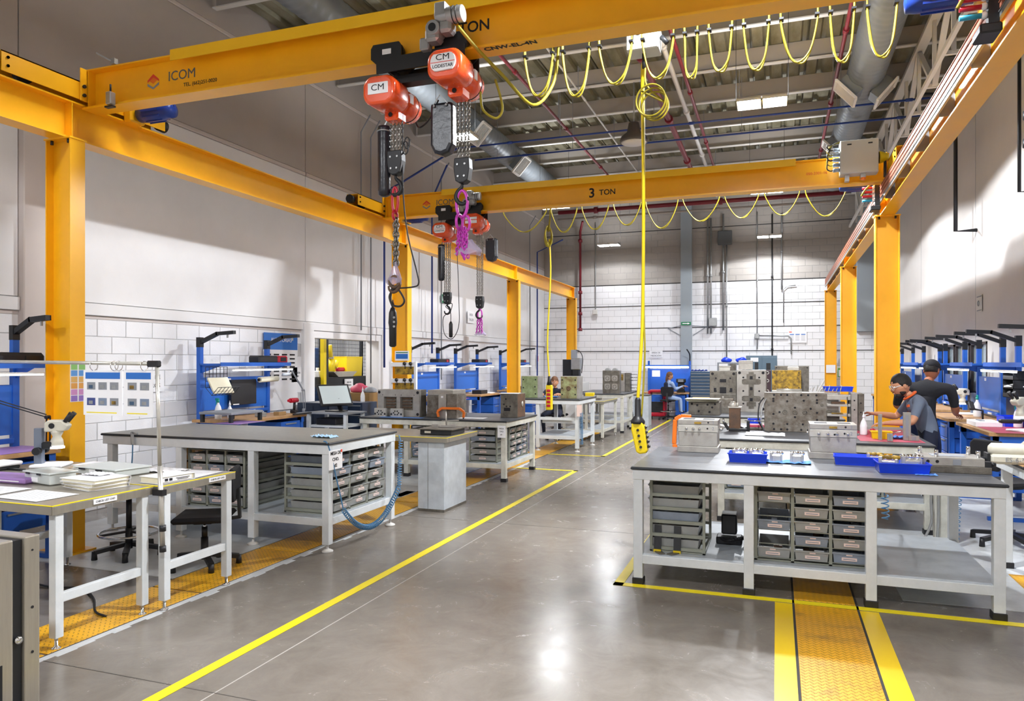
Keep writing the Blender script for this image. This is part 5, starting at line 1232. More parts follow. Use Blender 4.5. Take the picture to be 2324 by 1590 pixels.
b = B(); b.box(-0.15,0.0,-0.025,0.1,0.312,0.335); part('red_wiring', b, RUST, t)
bolts([(0.095,0.36),(0.095,0.25),(0.095,0.08),(0.165,0.22),(0.165,0.1),(0.165,0.33)], 0.008, -0.12, t)
# things on top of the open mold
t = tray('long blue tray on top of the opened mold near the column', (0.72, 10.0, 1.34), 0.34, 0.16, 0.06)
t = thing('tool_row', 'row of small steel tools laid on the opened mold', 'tools', (0.4, 9.9, 1.345))
b = B(); b.box(-0.45,-0.1,-0.08,0.1,-0.02,0.0)
for k in range(9): b.cyl((-0.02+0.045*k,0.0,0.0),(-0.02+0.045*k+0.02,0.03,0.03+0.02*(k%3)),0.006,n=6)
b.cyl((-0.4,0,0.01),(-0.1,0.02,0.01),0.012,n=8); part('tool', b, STEELB, t)
# drilled support block carrying those
t, z = mold('steel_mold', 'long steel block behind the big drilled plate carrying tools', (0.35, 9.95, 0.886), 0.75, 0.3, [(0.22,0.0),(0.22,0.01)], [STEELD, STEEL])
# rusty column in a black C clamp
t = thing('rusty_post', 'rusty square steel post with a cast cap on the second right table', 'machine part', (-0.47, 9.25, 0.886))
b = B(); b.box(-0.065,0.065,-0.06,0.06,0.0,0.27); part('post_body', b, RUST, t, bevel=0.004)
b = B(); b.box(-0.075,0.08,-0.07,0.07,0.27,0.285); b.lathe([(0.05,0.285),(0.045,0.3),(0.05,0.315),(0.03,0.33),(0.025,0.345)], (-0.02,0,0), 14); b.cyl((0.03,0,0.285),(0.03,0,0.33),0.015,n=10); part('cast_cap', b, STEELB, t)
t = thing('c_clamp', 'black C clamp lying around the rusty post', 'clamp', (-0.43, 9.05, 0.887))
b = B(); b.bar((-0.15,0,0.1),(-0.1,0,0.02),0.03,0.035); b.bar((-0.1,0,0.02),(0.12,0,0.02),0.03,0.035); b.bar((0.12,0,0.0),(0.12,0,0.13),0.03,0.035); part('clamp_frame', b, BLACK, t, bevel=0.006)
b = B(); b.cyl((0.08,0,0.13),(0.3,0,0.13),0.007,n=8); b.cyl((-0.16,0,0.09),(-0.16,0,0.15),0.012,n=8); part('screw', b, CHROME, t)
def sheet(label, x, y, z, w, d, rz=0, m=None, name='paper_sheet', lines=0, group=None):
    t = part(name, B().box(-w/2,w/2,-d/2,d/2,0.0,0.0015), m or PAPER); t.location = (x,y,z+0.001); t.rotation_euler = (0,0,rz); tag(t, label, 'paper', group)
    if lines:
        b = B()
        for k in range(lines): yy = d*0.38-k*d*0.76/lines; b.box(-w*0.4,w*(0.4-0.25*((k*7)%3)/2),yy-0.002,yy+0.002,0.0016,0.0019)
        part('print', b, INKG, t)
    return t
cloth('white drawing sheet with blue marks at the front of the second right table', -0.12, 8.75, 0.886, 0.42, 0.32, PAPER, 5, 0.012)
cloth('crumpled white sheet behind the rusty post', -0.5, 9.7, 0.886, 0.5, 0.3, PAPER, 6, 0.02)
tray('small blue bin between the rusty post and the big plate', (-0.26, 9.85, 0.887), 0.16, 0.12, 0.1)
t, z = mold('steel_mold', 'low stack of pink tagged plates left of the big drilled plate', (-0.2, 9.45, 0.887), 0.24, 0.2, [(0.03,0.0),(0.03,0.01)], [STEELD, PINKM])
for k in range(4):
    pass
cable('air_hose', [(-0.13,9.15,0.9),(-0.17,9.12,1.0),(-0.16,9.15,1.15),(-0.13,9.2,1.24),(-0.1,9.25,1.3)], 0.008, GREYM, 'grey hose climbing the left edge of the big drilled plate')
cable('air_hose', [(-0.15,9.2,0.92),(-0.2,9.17,1.02),(-0.19,9.2,1.2),(-0.14,9.25,1.28)], 0.008, BLACKP, 'black hose climbing beside the grey one at the big plate')
# pink mat, bottle, telephone, yellow bin
sheet('pink rubber mat under the tools at the right of the second table', 1.12, 9.15, 0.886, 0.6, 1.5, 0, PINKM, 'bench_mat')
def bottle(label, x, y, z, s=1.0, trig=True, body=None, group=None, m2=None):
    t = thing('spray_bottle', label, 'bottle', (x,y,z), rnd.uniform(0,3), group)
    b = B(); b.lathe([(0.036*s,0),(0.038*s,0.01*s),(0.038*s,0.10*s),(0.03*s,0.14*s),(0.013*s,0.175*s),(0.012*s,0.19*s)], (0,0,0), 16); part('bottle_body', b, body or PAPER, t)
    b = B()
    if trig: b.lathe([(0.015*s,0.19*s),(0.015*s,0.215*s)], (0,0,0), 12); b.box(-0.012*s,0.05*s,-0.011*s,0.011*s,0.21*s,0.24*s,c=0.004*s); b.bar((0.035*s,0,0.215*s),(0.045*s,0,0.165*s),0.008*s)
    else: b.lathe([(0.016*s,0.19*s),(0.014*s,0.21*s),(0.004*s,0.24*s),(0.003*s,0.26*s)], (0,0,0), 12)
    part('trigger_head' if trig else 'nozzle_cap', b, (m2 or TEAL) if trig else PAPER, t); return t
bottle('white squeeze bottle with a teal cap on the pink mat', 0.92, 9.1, 0.889, 1.0, False)
t = thing('red_pliers', 'red handled clamp tool lying on the pink mat', 'tool', (1.1, 9.0, 0.889))
b = B(); b.tube(catmull([(-0.1,0,0.05),(-0.05,0,0.02),(0.05,0.02,0.02),(0.1,0.02,0.03)]),0.014); b.ell((-0.1,0,0.05),0.035,0.03,0.035,12,8); part('handle', b, RED, t)
b = B(); b.tube([(0.1,0.02,0.03),(0.2,0.03,0.06),(0.24,0.03,0.055)],0.007); part('jaw', b, CHROME, t)
tray('small yellow parts bin on the second right table', (1.05, 8.72, 0.889), 0.2, 0.12, 0.08, 0, YBIN)
for i, (x, y, h, w, s) in enumerate(((1.02,8.55,0.27,0.035,'tall thin steel bar standing left of the pair'),(1.28,8.62,0.29,0.07,'taller flat steel bar standing before the man in glasses'),(1.1,8.45,0.08,0.05,'short square steel block near the table edge'),(1.34,8.6,0.05,0.1,'flat dark steel bar at the table corner'))):
    t = thing('steel_bar', s, 'machine part', (x,y,0.889)); b = B(); b.box(-w/2,w/2,-0.02,0.02,0,h); part('bar_body', b, STEEL, t, bevel=0.002)
    b = B(); b.box(-w*0.2,w*0.2,-0.021,-0.0195,h*0.1,h*0.9); part('slot', b, INKG, t)
cloth('wad of white and blue wrap on the pink mat', 1.22, 8.75, 0.89, 0.26, 0.16, BLUEC, 9, 0.03)
# third table (behind) with tall molds
table('third right table carrying the tall open molds', -1.35, 0.9, 11.3, 13.2, 0.9, (-1.3, -0.2, 0.85), (11.35, 13.15), shelf=0.25, fm=FRAME2)
def cavity_mold(label, loc, w, h, d, kind, m=STEEL):
    t = thing('open_mold', label, 'mold', loc)
    b = B(); b.box(-w/2,w/2,-d/2,d/2,0.001,h); part('cavity_plate', b, m, t, bevel=0.005)
    b = B(); b.box(-w/2-0.012,w/2+0.012,d/2,d/2+0.08,0.0,h*0.97); part('backing_plate', b, STEELD, t, bevel=0.004)
    y = -d/2
    bolts([(sx*w*0.4, z) for sx in (-1,1) for z in (h*0.08, h*0.93)], 0.02, y, t)
    bolts([(sx*w*0.27, h*zz) for sx in (-1,1) for zz in (0.2,0.5,0.82)], 0.013, y, t, name='small_holes')
    b = B()
    if kind == 'cross':
        for zz in (0.32, 0.72):
            p = [(-w*0.32,h*zz-0.03),(-w*0.26,h*zz-0.045),(w*0.26,h*zz-0.045),(w*0.32,h*zz-0.03),(w*0.32,h*zz+0.03),(w*0.26,h*zz+0.045),(-w*0.26,h*zz+0.045),(-w*0.32,h*zz+0.03)]
            b.prism(p, y-0.002, y+0.001, axis='y')
        b.box(-w*0.09,w*0.09,y-0.004,y+0.001,h*0.08,h*0.95); b.box(-w*0.16,w*0.16,y-0.006,y+0.001,h*0.78,h*0.9); b.box(-w*0.16,w*0.16,y-0.006,y+0.001,h*0.14,h*0.24)
        part('cavity_pattern', b, STEELD, t); b = B()
        for zz in (0.26, 0.52, 0.78): b.box(-w*0.05,w*0.05,y-0.0085,y-0.003,h*zz,h*zz+0.05)
        part('core_inserts', b, HOLE, t)
    else:
        b.box(-w*0.12,w*0.12,y-0.004,y+0.001,h*0.45,h*0.6); b.box(-w*0.12,w*0.12,y-0.004,y+0.001,h*0.12,h*0.22); b.box(-w*0.12,w*0.12,y-0.004,y+0.001,h*0.72,h*0.8)
        for sx in (-1,1): b.box(sx*w*0.3-0.02,sx*w*0.3+0.02,y-0.004,y+0.001,h*0.48,h*0.58)
        part('cavity_pattern', b, HOLE, t); b = B(); b.box(-w*0.48,w*0.48,y-0.002,y+0.0005,h*0.43,h*0.436); b.box(-w*0.03,w*0.03,y-0.006,y+0.001,h*0.28,h*0.38); part('core_inserts', b, STEELB, t)
    return t
cavity_mold('left one of two tall upright steel molds on the third right table', (-0.82, 12.55, 0.9), 0.42, 0.66, 0.12, 'dots', STEELD)
cavity_mold('right one of two tall upright molds with a cross shaped cavity', (-0.38, 12.5, 0.9), 0.45, 0.68, 0.12, 'cross', STEEL)
t, z = mold('steel_mold', 'steel block with hanging cables in front of the left tall mold', (-0.82, 12.1, 0.9), 0.4, 0.25, [(0.1,0),(0.13,0.01)], [STEELD, STEELR])
t, z = mold('steel_mold', 'small square block on top of the left tall mold', (-0.8, 12.62, 1.562), 0.17, 0.12, [(0.06,0),(0.02,-0.01)], [STEELB, STEEL])
t, z = mold('steel_mold', 'taller square block on top of the right tall mold', (-0.47, 12.62, 1.583), 0.22, 0.14, [(0.09,0),(0.06,0.0)], [STEEL, STEEL])
# drilled low mold in orange clamp
t, z = mold('steel_mold', 'drilled mold with cream boards on top behind the left steel mold', (-1.03, 11.65, 0.901), 0.46, 0.35, [(0.2,0.0)], [STEELD])
bolts([(-0.18,0.17),(-0.1,0.15),(0.05,0.16),(0.12,0.12),(0.08,0.05),(-0.08,0.06),(0.16,0.17)], 0.014, -0.175, t)
for k in range(3): sheet(['cream board topmost on the drilled mold', 'cream board in the middle of the pile on the drilled mold', 'cream board lowest of the pile on the drilled mold'][k], -1.06-0.01*k, 11.6, 1.145-0.017*k, 0.5-0.03*k, 0.42, 0.05*k, PAPERC, 'board')
t = thing('orange_clamp', 'orange G shaped clamp left of the nearest steel mold block', 'clamp', (-1.05, 7.5, 0.93))
t.location = (-0.9, 7.35, 0.9)
b = B(); pts = [(0.12,0,0.27),(0.02,0,0.275),(-0.035,0,0.24),(-0.045,0,0.0),(-0.03,0,-0.05),(0.03,0,-0.09),(0.1,0,-0.07)]
for p, q in zip(pts[:-1], pts[1:]): b.bar(p, q, 0.04, 0.045, up=(0,1,0))
part('clamp_frame', b, ORANGE2, t, bevel=0.008)
b = B(); b.cyl((0.11,0,-0.05),(0.11,0,0.1),0.012,n=10); b.cyl((-0.0,0.0,-0.12),(0.0,0,-0.06),0.02,n=10); part('screw', b, STEEL, t)
b = B(); b.bar((0.06,0.0,0.14),(0.12,0,0.17),0.012); b.bar((0.06,0,0.08),(0.12,0,0.11),0.012); b.box(0.02,0.1,0.05,0.12,-0.04,0.2); part('spring_pack', b, BLACK, t)
t = thing('clamp_stand', 'narrow steel stand holding the orange clamp upright', 'stand', (-0.9, 7.35, 0))
b = B(); b.box(-0.03,0.03,-0.03,0.03,0.02,0.78); b.box(-0.15,0.15,-0.15,0.15,0,0.02); part('stand_post', b, FRAME2, t)
# yellow mold and dark side plate
table('far right table carrying the worn yellow mold', -0.3, 1.0, 14.4, 15.8, 0.95, (-0.25, 0.95), (14.45, 15.75), shelf=0.3, fm=FRAME2)
t = big_plate('worn yellow painted mold standing on the far right table', (0.18, 15.0, 0.951), 0.52, 0.2, 0.6, YELM, [(-0.85,0.92),(0.85,0.92),(-0.85,0.2),(0.85,0.45),(-0.6,0.15),(-0.4,0.12)], name='yellow_mold')
b = B(); b.ring((0.0,-0.102,0.2),0.05,0.012,'y',20,6); b.ring((0.0,-0.102,0.2),0.024,0.008,'y',16,6); b.cyl((0,-0.104,0.2),(0,-0.1,0.2),0.02,n=12)
b.xf = Matrix.Translation((0,-0.101,0.2)) @ Matrix.Rotation(R(45),4,'Y'); b.box(-0.075,0.075,-0.002,0.0,-0.075,-0.065); b.box(-0.075,0.075,-0.002,0,0.065,0.075); b.box(-0.075,-0.065,-0.002,0,-0.075,0.075); b.box(0.065,0.075,-0.002,0,-0.075,0.075); part('locating_ring', b, RUST, t)
t = big_plate('dark maroon drilled plate left of the worn yellow mold', (-0.18, 14.95, 0.951), 0.17, 0.2, 0.6, mat('dark_maroon_steel', '3E2A30', 0.5, 0.3), [(0.3,0.3),(0.3,0.7),(-0.3,0.5)], name='side_plate')
b = B()
for z in (0.2,0.4,0.55): b.ring((0.02,-0.102,z),0.025,0.008,'y',14,5)
part('rings', b, STEELB, t)
t = big_plate('dark frame plate behind the worn yellow mold', (0.28, 15.3, 0.951), 0.62, 0.1, 0.68, STEELD, [(-0.9,0.95),(0.9,0.95)], name='side_plate')
t, z = mold('steel_mold', 'small galvanised motor box on top of the yellow mold', (0.3, 15.05, 1.552), 0.2, 0.15, [(0.06,0.0),(0.02,0.01)], [STEELB, STEEL])
# wooden crate, cabinets and things at the back
t = thing('wood_crate', 'light wooden crate on legs beyond the third right table', 'crate', (-1.35, 15.5, 0))
b = B(); b.box(-0.28,0.22,-0.2,0.2,0.75,0.98); part('crate_box', b, WOODL, t, bevel=0.004)
for sx in (-0.26, 0.2):
    for sy in (-0.18, 0.18):
        b = B(); b.box(sx-0.03,sx+0.03,sy-0.03,sy+0.03,0,0.75); part('leg', b, WOODL, t)
def drawer_cabinet(label, x, y, w, d, h, n, m, face='-y', name='drawer_cabinet', z=0):
    rz = {'-y': 0, '+x': R(90), '-x': R(-90)}[face]
    t = thing(name, label, 'drawer cabinet', (x,y,z), rz); b = B(); b.box(-w/2,w/2,0.02,d,0.0,h); part('cabinet_shell', b, m, t, bevel=0.004)
    hh = (h-0.08)/n
    for k in range(n):
        z0 = 0.05+k*hh; b = B(); b.box(-w/2+0.02,w/2-0.02,0.0,0.019,z0,z0+hh-0.012,c=0.003); dr = part('drawer', b, m, t)
        b = B(); b.box(-w/2+0.025,w/2-0.025,-0.012,0.0,z0+hh-0.03,z0+hh-0.015); part('drawer_handle', b, GREYM, dr)
    return t
drawer_cabinet('tall blue drawer cabinet with white handles against the back wall', -2.15, 22.75, 0.6, 0.6, 1.42, 14, CAB)
cloth('blue cloth bundle on top of the tall blue drawer cabinet', -2.2, 22.95, 1.42, 0.45, 0.3, BLUED, 11, 0.06)
t = thing('machine_cabinet', 'slate blue metal cabinet at the back wall right of the drawers', 'cabinet', (-0.4, 23.1, 0))
b = B(); b.box(-0.45,0.42,-0.2,0.4,0,1.9); part('cabinet_shell', b, mat('slate_blue', '5C7486', 0.45), t, bevel=0.006)
b = B(); b.box(-0.42,-0.02,-0.212,-0.2,0.1,1.85,c=0.004); dr = part('door', b, MATS['slate_blue'], t)
b = B(); b.box(0.02,0.39,-0.212,-0.2,0.1,1.85,c=0.004); part('door', b, MATS['slate_blue'], t)
b = B(); b.box(0.12,0.24,-0.216,-0.212,1.45,1.68); b.box(-0.2,-0.1,-0.216,-0.212,1.45,1.7); part('gauge_window', b, BLACK, t)
b = B(); b.box(-0.32,-0.1,-0.217,-0.213,1.72,1.84); part('label_plate', b, PAPER, t)
t = thing('machine_box', 'dark grey machine with white panels left of the slate cabinet', 'machine', (-1.3, 22.9, 0))
b = B(); b.box(-0.35,0.4,-0.3,0.3,0,1.7); part('housing', b, INKG, t, bevel=0.01)
b = B(); b.box(-0.3,-0.05,-0.312,-0.3,1.4,1.66,c=0.004); part('panel', b, PAPER, t); b = B(); b.box(0.2,0.36,-0.312,-0.3,1.3,1.62,c=0.004); part('panel', b, PAPER, t)
b = B(); b.box(0.0,0.18,-0.312,-0.3,1.3,1.66,c=0.004); part('dark_panel', b, STEELD, t)
for i, x in enumerate((-1.42, -1.0)): o = B(); o.ell((x,22.9,1.77),0.16,0.12,0.08,12,8, fn=lambda v: (v[0]+0.02*math.sin(30*v[1]), v[1], max(1.703, v[2]+0.015*math.sin(25*v[0])))); q = part('blue_bundle', o, BLUET); tag(q, 'bright blue bag on the dark machine, %s one' % ('left' if i == 0 else 'right'), 'bag')
t = thing('aluminium_profile', 'pair of long pale profiles leaning on the back wall near the columns', 'profile', (1.25, 23.4, 0))
for dx in (0, 0.08):
    b = B(); b.bar((-0.6+dx,-0.3,0.02),(0.28+dx,0.3,1.5),0.05,0.03); part('profile_bar', b, PURLW, t)
# women's bench at the back wall
def tool_bench_back():
    t = thing('measuring_bench', 'blue measuring bench with pegboard at the back wall', 'workbench', (-3.1, 23.1, 0))
    b = B(); b.box(-0.75,0.62,-0.35,0.35,0.74,0.78); part('bench_top', b, WOOD, t, bevel=0.004)
    for sx in (-0.7, 0.57):
        b = B(); b.box(sx-0.03,sx+0.03,0.29,0.35,0,1.75); part('upright', b, BLUE, t)
        b = B(); b.box(sx-0.03,sx+0.03,-0.33,-0.27,0,0.74); part('leg', b, BLUE, t)
    b = B(); b.box(-0.67,0.54,0.33,0.345,0.8,1.5); part('pegboard', b, BLUE, t)
    b = B(); b.box(-0.8,0.62,-0.05,0.3,1.58,1.62); part('shelf', b, BLUE, t); b = B(); b.box(-0.75,0.57,-0.06,-0.02,1.53,1.575); part('lamp_tube', b, TUBEB, t)
    b = B(); b.box(0.2,0.5,-0.3,0.2,0.1,0.7); part('drawer_block', b, BLUE, t)
    b = B(); b.box(-0.6,-0.35,0.32,0.329,1.25,1.45); part('picture_sheet', b, PAPER, t)
    b = B(); b.tube(catmull([(0.57,0.3,1.75),(0.57,0.25,1.95),(0.5,0.1,2.1)]),0.02); part('arm', b, BLACK, t)
tool_bench_back()
t = thing('height_gauge', 'black measuring instrument on the bench at the back wall', 'instrument', (-2.75, 23.0, 0.781))
b = B(); b.box(-0.12,0.12,-0.1,0.1,0,0.06,c=0.01); b.box(-0.1,0.1,0.0,0.08,0.06,0.3,c=0.01); b.box(-0.14,0.14,-0.08,0.06,0.3,0.42,c=0.015); part('instrument_body', b, BLACK, t)
b = B(); b.box(-0.08,0.08,-0.1,-0.08,0.32,0.4); part('display', b, INKG, t)
t = thing('tool_cart', 'red tool cart standing at the far end of the yellow line', 'cart', (-3.38, 22.45, 0))
b = B()
for sx in (-0.22, 0.22): b.bar((sx,0,0.1),(sx,0,0.86),0.07,0.5,up=(1,0,0)) if False else b.box(sx-0.035,sx+0.035,-0.2,0.2,0.1,0.86,c=0.02)
b.box(-0.22,0.22,-0.2,0.2,0.8,0.88,c=0.02); b.box(-0.25,0.25,-0.22,0.22,0.08,0.2,c=0.03); part('cart_frame', b, RED, t)
b = B(); b.box(-0.18,0.18,-0.16,0.16,0.2,0.5); part('toolbox', b, BLACK, t); b = B(); b.box(-0.16,0.16,-0.12,0.14,0.52,0.72); part('drawer_block', b, BLUE, t)
for sx in (-0.2,0.2):
    for sy in (-0.16,0.16):
        b = B(); b.cyl((sx-0.015,sy,0.045),(sx+0.015,sy,0.045),0.045,n=12); b.box(sx-0.02,sx+0.02,sy-0.02,sy+0.02,0.06,0.1); part('caster', b, BLACKP, t)
# ================= blue pegboard benches =================
def blue_bench(label, loc, face, hw=0.7, z=0.95, first=True, drawers=True):
    rz = {'+x': R(90), '-x': R(-90)}[face]
    t = thing('pegboard_bench', label, 'workbench', loc, rz, 'blue pegboard benches along the walls')
    w = hw
    b = B(); b.box(-w-0.06,w+0.06,0,0.74,z-0.04,z); part('bench_top', b, WOOD, t, bevel=0.004)
    for s in (-1, 1):
        b = B(); x = s*w
        b.box(x-0.03,x+0.03,0.63,0.69,0,1.98); b.box(x-0.032,x+0.032,0.628,0.692,1.86,2.0,mi=1) if False else None
        up = part('upright', b, BLUE, t)
        b = B(); b.box(x-0.033,x+0.033,0.627,0.693,1.90,2.03); b.bar((x,0.66,1.96),(x,0.36,2.08),0.045,0.055,up=(1,0,0)); b.bar((x,0.38,2.075),(x,0.1,2.09),0.045,0.055,up=(1,0,0)); part('overhead_arm', b, BLACK, t)
        b = B(); b.box(x-0.008,x+0.008,0.2,0.22,2.02,2.06); part('arm_hook', b, GREYM, t)
        b = B(); b.box(x-0.03,x+0.03,0.04,0.1,0.04,z-0.04); lg = part('leg', b, BLUE, t)
        b = B(); b.box(x-0.025,x+0.025,0.0,0.66,0.0,0.04); part('foot_rail', b, BLUE, t); b = B(); b.box(x-0.03,x+0.03,0.03,0.66,z-0.12,z-0.04); part('side_rail', b, BLUE, t)
        b = B(); b.prism([(0.66,1.66),(0.3,1.66),(0.66,1.55)], x-0.006, x+0.006, axis='x'); part('shelf_bracket', b, BLUE, t)
    b = B(); b.box(-w-0.03,w+0.08,0.3,0.64,1.66,1.685); b.box(-w-0.03,w+0.08,0.29,0.3,1.65,1.70); part('upper_shelf', b, BLUE, t)
    b = B(); b.box(-w+0.15,w+0.04,0.22,0.27,1.6,1.615,c=0.004); part('lamp_housing', b, PURLW, t); b = B(); b.box(-w+0.16,w+0.03,0.225,0.265,1.588,1.60); part('lamp_tube', b, TUBEB, t)
    b = B(); b.box(-w+0.03,w-0.03,0.645,0.66,1.06,1.5); pg = part('pegboard', b, PEG, t)
    b = B(); b.box(-w+0.03,w-0.03,0.6,0.66,0.985,1.03,c=0.006); part('power_rail', b, BLUE, t)
    b = B(); b.box(-w+0.2,-w+0.34,0.594,0.6,0.995,1.02); b.box(0.15,0.34,0.594,0.6,0.995,1.02); b.box(-0.2,-0.12,0.636,0.645,1.44,1.48); part('paper_label', b, PAPER, t)
    if drawers:
        for k in range(3):
            b = B(); z0 = 0.3+k*0.19; b.box(w-0.5,w-0.06,0.03,0.6,z0,z0+0.18,c=0.004); dr = part('drawer', b, BLUE, t)
            b = B(); b.box(w-0.4,w-0.16,0.018,0.03,z0+0.14,z0+0.155); part('drawer_handle', b, GREYM, dr)
    return t
t = blue_bench('blue pegboard bench at the far left standing before the first column', (-5.9, 3.98, 0), '+x'); t.scale = (1, 0.74, 1)
blue_bench('blue pegboard bench against the left wall with the black panel and wire basket', (-6.5, 8.44, 0), '+x', 0.68)
for yc, l in ((14.15, 'first'), (16.43, 'second'), (19.4, 'third')):
    blue_bench('blue pegboard bench by the far left wall, %s one beyond the doorway' % l, (-6.4, yc, 0), '+x', 0.66)
for y0, y1, l in ((9.2,10.63,'nearest, with the microscope and pink mat'), (11.29,12.5,'second from the camera behind the man in black'), (13.36,14.78,'third from the camera in front of the window'), (15.25,16.8,'fourth from the camera'), (18.04,19.5,'farthest one')):
    blue_bench('blue pegboard bench along the right wall, ' + l, (2.14, (y0+y1)/2, 0), '-x', (y1-y0)/2)
# loads on the right benches
sheet('bright pink mat lit by a lamp on the nearest right bench', 2.45, 9.55, 0.95, 0.5, 0.9, 0, PINKM, 'bench_mat')
def microscope(label, loc, rz, ring=True, dark=False):
    t = thing('stereo_microscope', label, 'microscope', loc, rz)
    b = B(); b.box(-0.12,0.12,-0.1,0.14,0,0.025,c=0.008); part('base', b, PAPER, t)
    b = B(); b.box(-0.03,0.03,0.08,0.14,0.02,0.31,c=0.004); part('pillar', b, mat('pillar_grey','6E7786',0.4) if 'pillar_grey' not in MATS else MATS['pillar_grey'], t)
    b = B(); b.box(-0.045,0.045,0.0,0.08,0.14,0.2,c=0.01); b.cyl((-0.09,0.1,0.13),(-0.045,0.1,0.13),0.03,n=14); b.cyl((0.045,0.1,0.13),(0.09,0.1,0.13),0.03,n=14); part('focus_block', b, BLACK, t)
    b = B(); b.lathe([(0.03,0.15),(0.05,0.17),(0.045,0.21),(0.03,0.24),(0.045,0.27),(0.05,0.29)], (0,-0.02,0), 18); part('zoom_column', b, CREAMV, t)
    b = B(); b.prism([(0.06,0.28),(0.06,0.35),(0.03,0.375),(-0.07,0.375),(-0.12,0.33),(-0.09,0.285)], -0.05, 0.05, axis='x'); part('optics_head', b, CREAMV, t, bevel=0.012)
    b = B(); b.cyl((-0.055,0.0,0.33),(-0.05,0.0,0.33),0.022,n=14); b.cyl((0.05,0,0.33),(0.058,0,0.33),0.022,n=14); part('zoom_knob', b, BLACK, t)
    for s in (-1,1):
        b = B(); b.cyl((s*0.03,-0.09,0.36),(s*0.033,-0.14,0.43),0.016,0.019,n=14); part('eyepiece', b, BLACKP, t)
    b = B(); b.lathe([(0.03,0.145),(0.055,0.145),(0.055,0.16),(0.03,0.16)], (0,-0.02,0), 20); part('ring_lamp', b, GLOWL, t)
    return t
microscope('cream stereo microscope on the nearest right bench', (2.5, 9.35, 0.951), R(-60))
microscope('cream stereo microscope on the left inspection table', (-5.5, 4.36, 0.861), R(120))
microscope('cream stereo microscope on the second right bench', (2.55, 12.2, 0.951), R(-90))
bottle('white spray bottle with teal trigger at the blue bin on the right bench', 2.62, 9.95, 0.951, 1.25)
bottle('white spray bottle with teal trigger beside the man in black', 2.6, 11.7, 0.951, 1.25)
tray('blue storage bin behind the microscope on the right bench', (2.6, 10.15, 0.951), 0.34, 0.22, 0.12, R(90))
t = thing('white_board', 'white tray box near the lens stand on the nearest right bench', 'box', (2.3, 10.1, 0.951)); b = B(); b.box(-0.12,0.15,-0.22,0.22,0,0.06,c=0.006); part('box_body', b, PAPER, t); b = B(); b.box(-0.05,0.0,-0.1,0.1,0.061,0.07); part('pen', b, INKG, t)
t = thing('wire_letter_tray', 'black mesh letter rack full of papers hanging at the nearest right bench', 'letter rack', (2.5, 9.8, 1.3))
b = B()
for z in (0,0.1,0.2): b.box(-0.02,0.25,-0.2,0.2,z,z+0.006); b.box(-0.02,-0.015,-0.2,0.2,z,z+0.05)
b.box(-0.02,0.25,-0.2,-0.195,0,0.3); b.box(-0.02,0.25,0.195,0.2,0,0.3); part('rack_frame', b, BLACK, t)
b = B(); b.bar((0.0,-0.15,0.13),(0.2,0.15,0.16),0.2,0.01); b.box(0.0,0.2,-0.15,0.17,0.03,0.045); part('paper_stack', b, PAPER, t)
t = thing('desk_magnifier', 'black jointed arm lamp clamped at the near end of the right bench', 'lamp', (2.75, 8.95, 0.951))
b = B(); b.tube([(0,0,0),(0,0,0.1),(-0.15,0.1,0.16),(-0.4,0.25,0.12)],0.012,8); b.box(-0.5,-0.3,0.2,0.3,0.1,0.14,c=0.01); part('arm', b, BLACKP, t)
b = B(); b.box(-0.04,0.04,-0.04,0.04,0,0.05); part('clamp_base', b, BLACKP, t)
t = thing('magnifier_lamp', 'black desk magnifier on the bench right of the man in black', 'lamp', (2.4, 10.75, 0.951))
b = B(); b.tube([(0.05,0,0),(0.05,0,0.14),(-0.05,-0.02,0.16)],0.012,8); b.xf = Matrix.Translation((-0.08,-0.03,0.2))@Matrix.Rotation(R(40),4,'X'); b.box(-0.03,0.03,-0.07,0.07,-0.02,0.02,c=0.01); part('arm', b, BLACKP, t)
b = B(); b.lathe([(0.06,0),(0.06,0.015),(0.02,0.03)], (0.05,0,0), 16); part('base', b, BLACKP, t)
# vise on the side table at right
table('small wooden topped table carrying the cream vise at the right edge', 1.72, 2.7, 6.4, 7.2, 0.93, (1.8, 2.62), shelf=None, fm=FRAME, topm=WOOD)
t = thing('bench_vise', 'cream cast iron bench vise with hand written code at the right edge', 'vise', (1.55, 6.55, 0.93))
b = B(); b.box(-0.02,0.34,-0.07,0.07,0.0,0.075,c=0.02); part('fixed_body', b, CREAMV, t, bevel=0.006)
b = B(); b.xf = Matrix.Rotation(0,4,'X'); b.lathe([(0.03,-0.02),(0.05,0.0),(0.052,0.3),(0.06,0.32),(0.06,0.36)], (-0.0,0,0.105), 18, axis='x'); part('slide', b, CREAMV, t)
b = B(); b.cyl((0.22,0,0.12),(0.36,0.05,0.23),0.045,0.055,n=14); part('rear_knuckle', b, CREAMV, t)
b = B(); b.box(0.28,0.4,-0.1,0.1,0.001,0.1,c=0.02); b.cyl((-0.12,0,0.03),(-0.02,0,0.03),0.016,n=10); b.box(-0.04,-0.02,-0.06,0.06,0.0,0.08); part('jaw', b, BLACK, t, bevel=0.004)
b = B(); b.tube([(0.3,-0.1,-0.12),(0.33,-0.13,-0.3),(0.36,-0.14,-0.45)],0.018,8); part('orange_handle', b, ORANGE2, t)
text('ES-6-???', 0.05, (1.7, 6.478, 0.965), FY, INKG, t, 'hand_lettering')
t = thing('swivel_pedestal', 'square cream steel pedestal under the second right table edge', 'pedestal', (1.47, 7.88, 0))
b = B(); b.box(-0.07,0.07,-0.06,0.06,0.01,0.80); b.box(-0.1,0.1,-0.09,0.09,0,0.01); part('post', b, FRAME2, t, bevel=0.003)
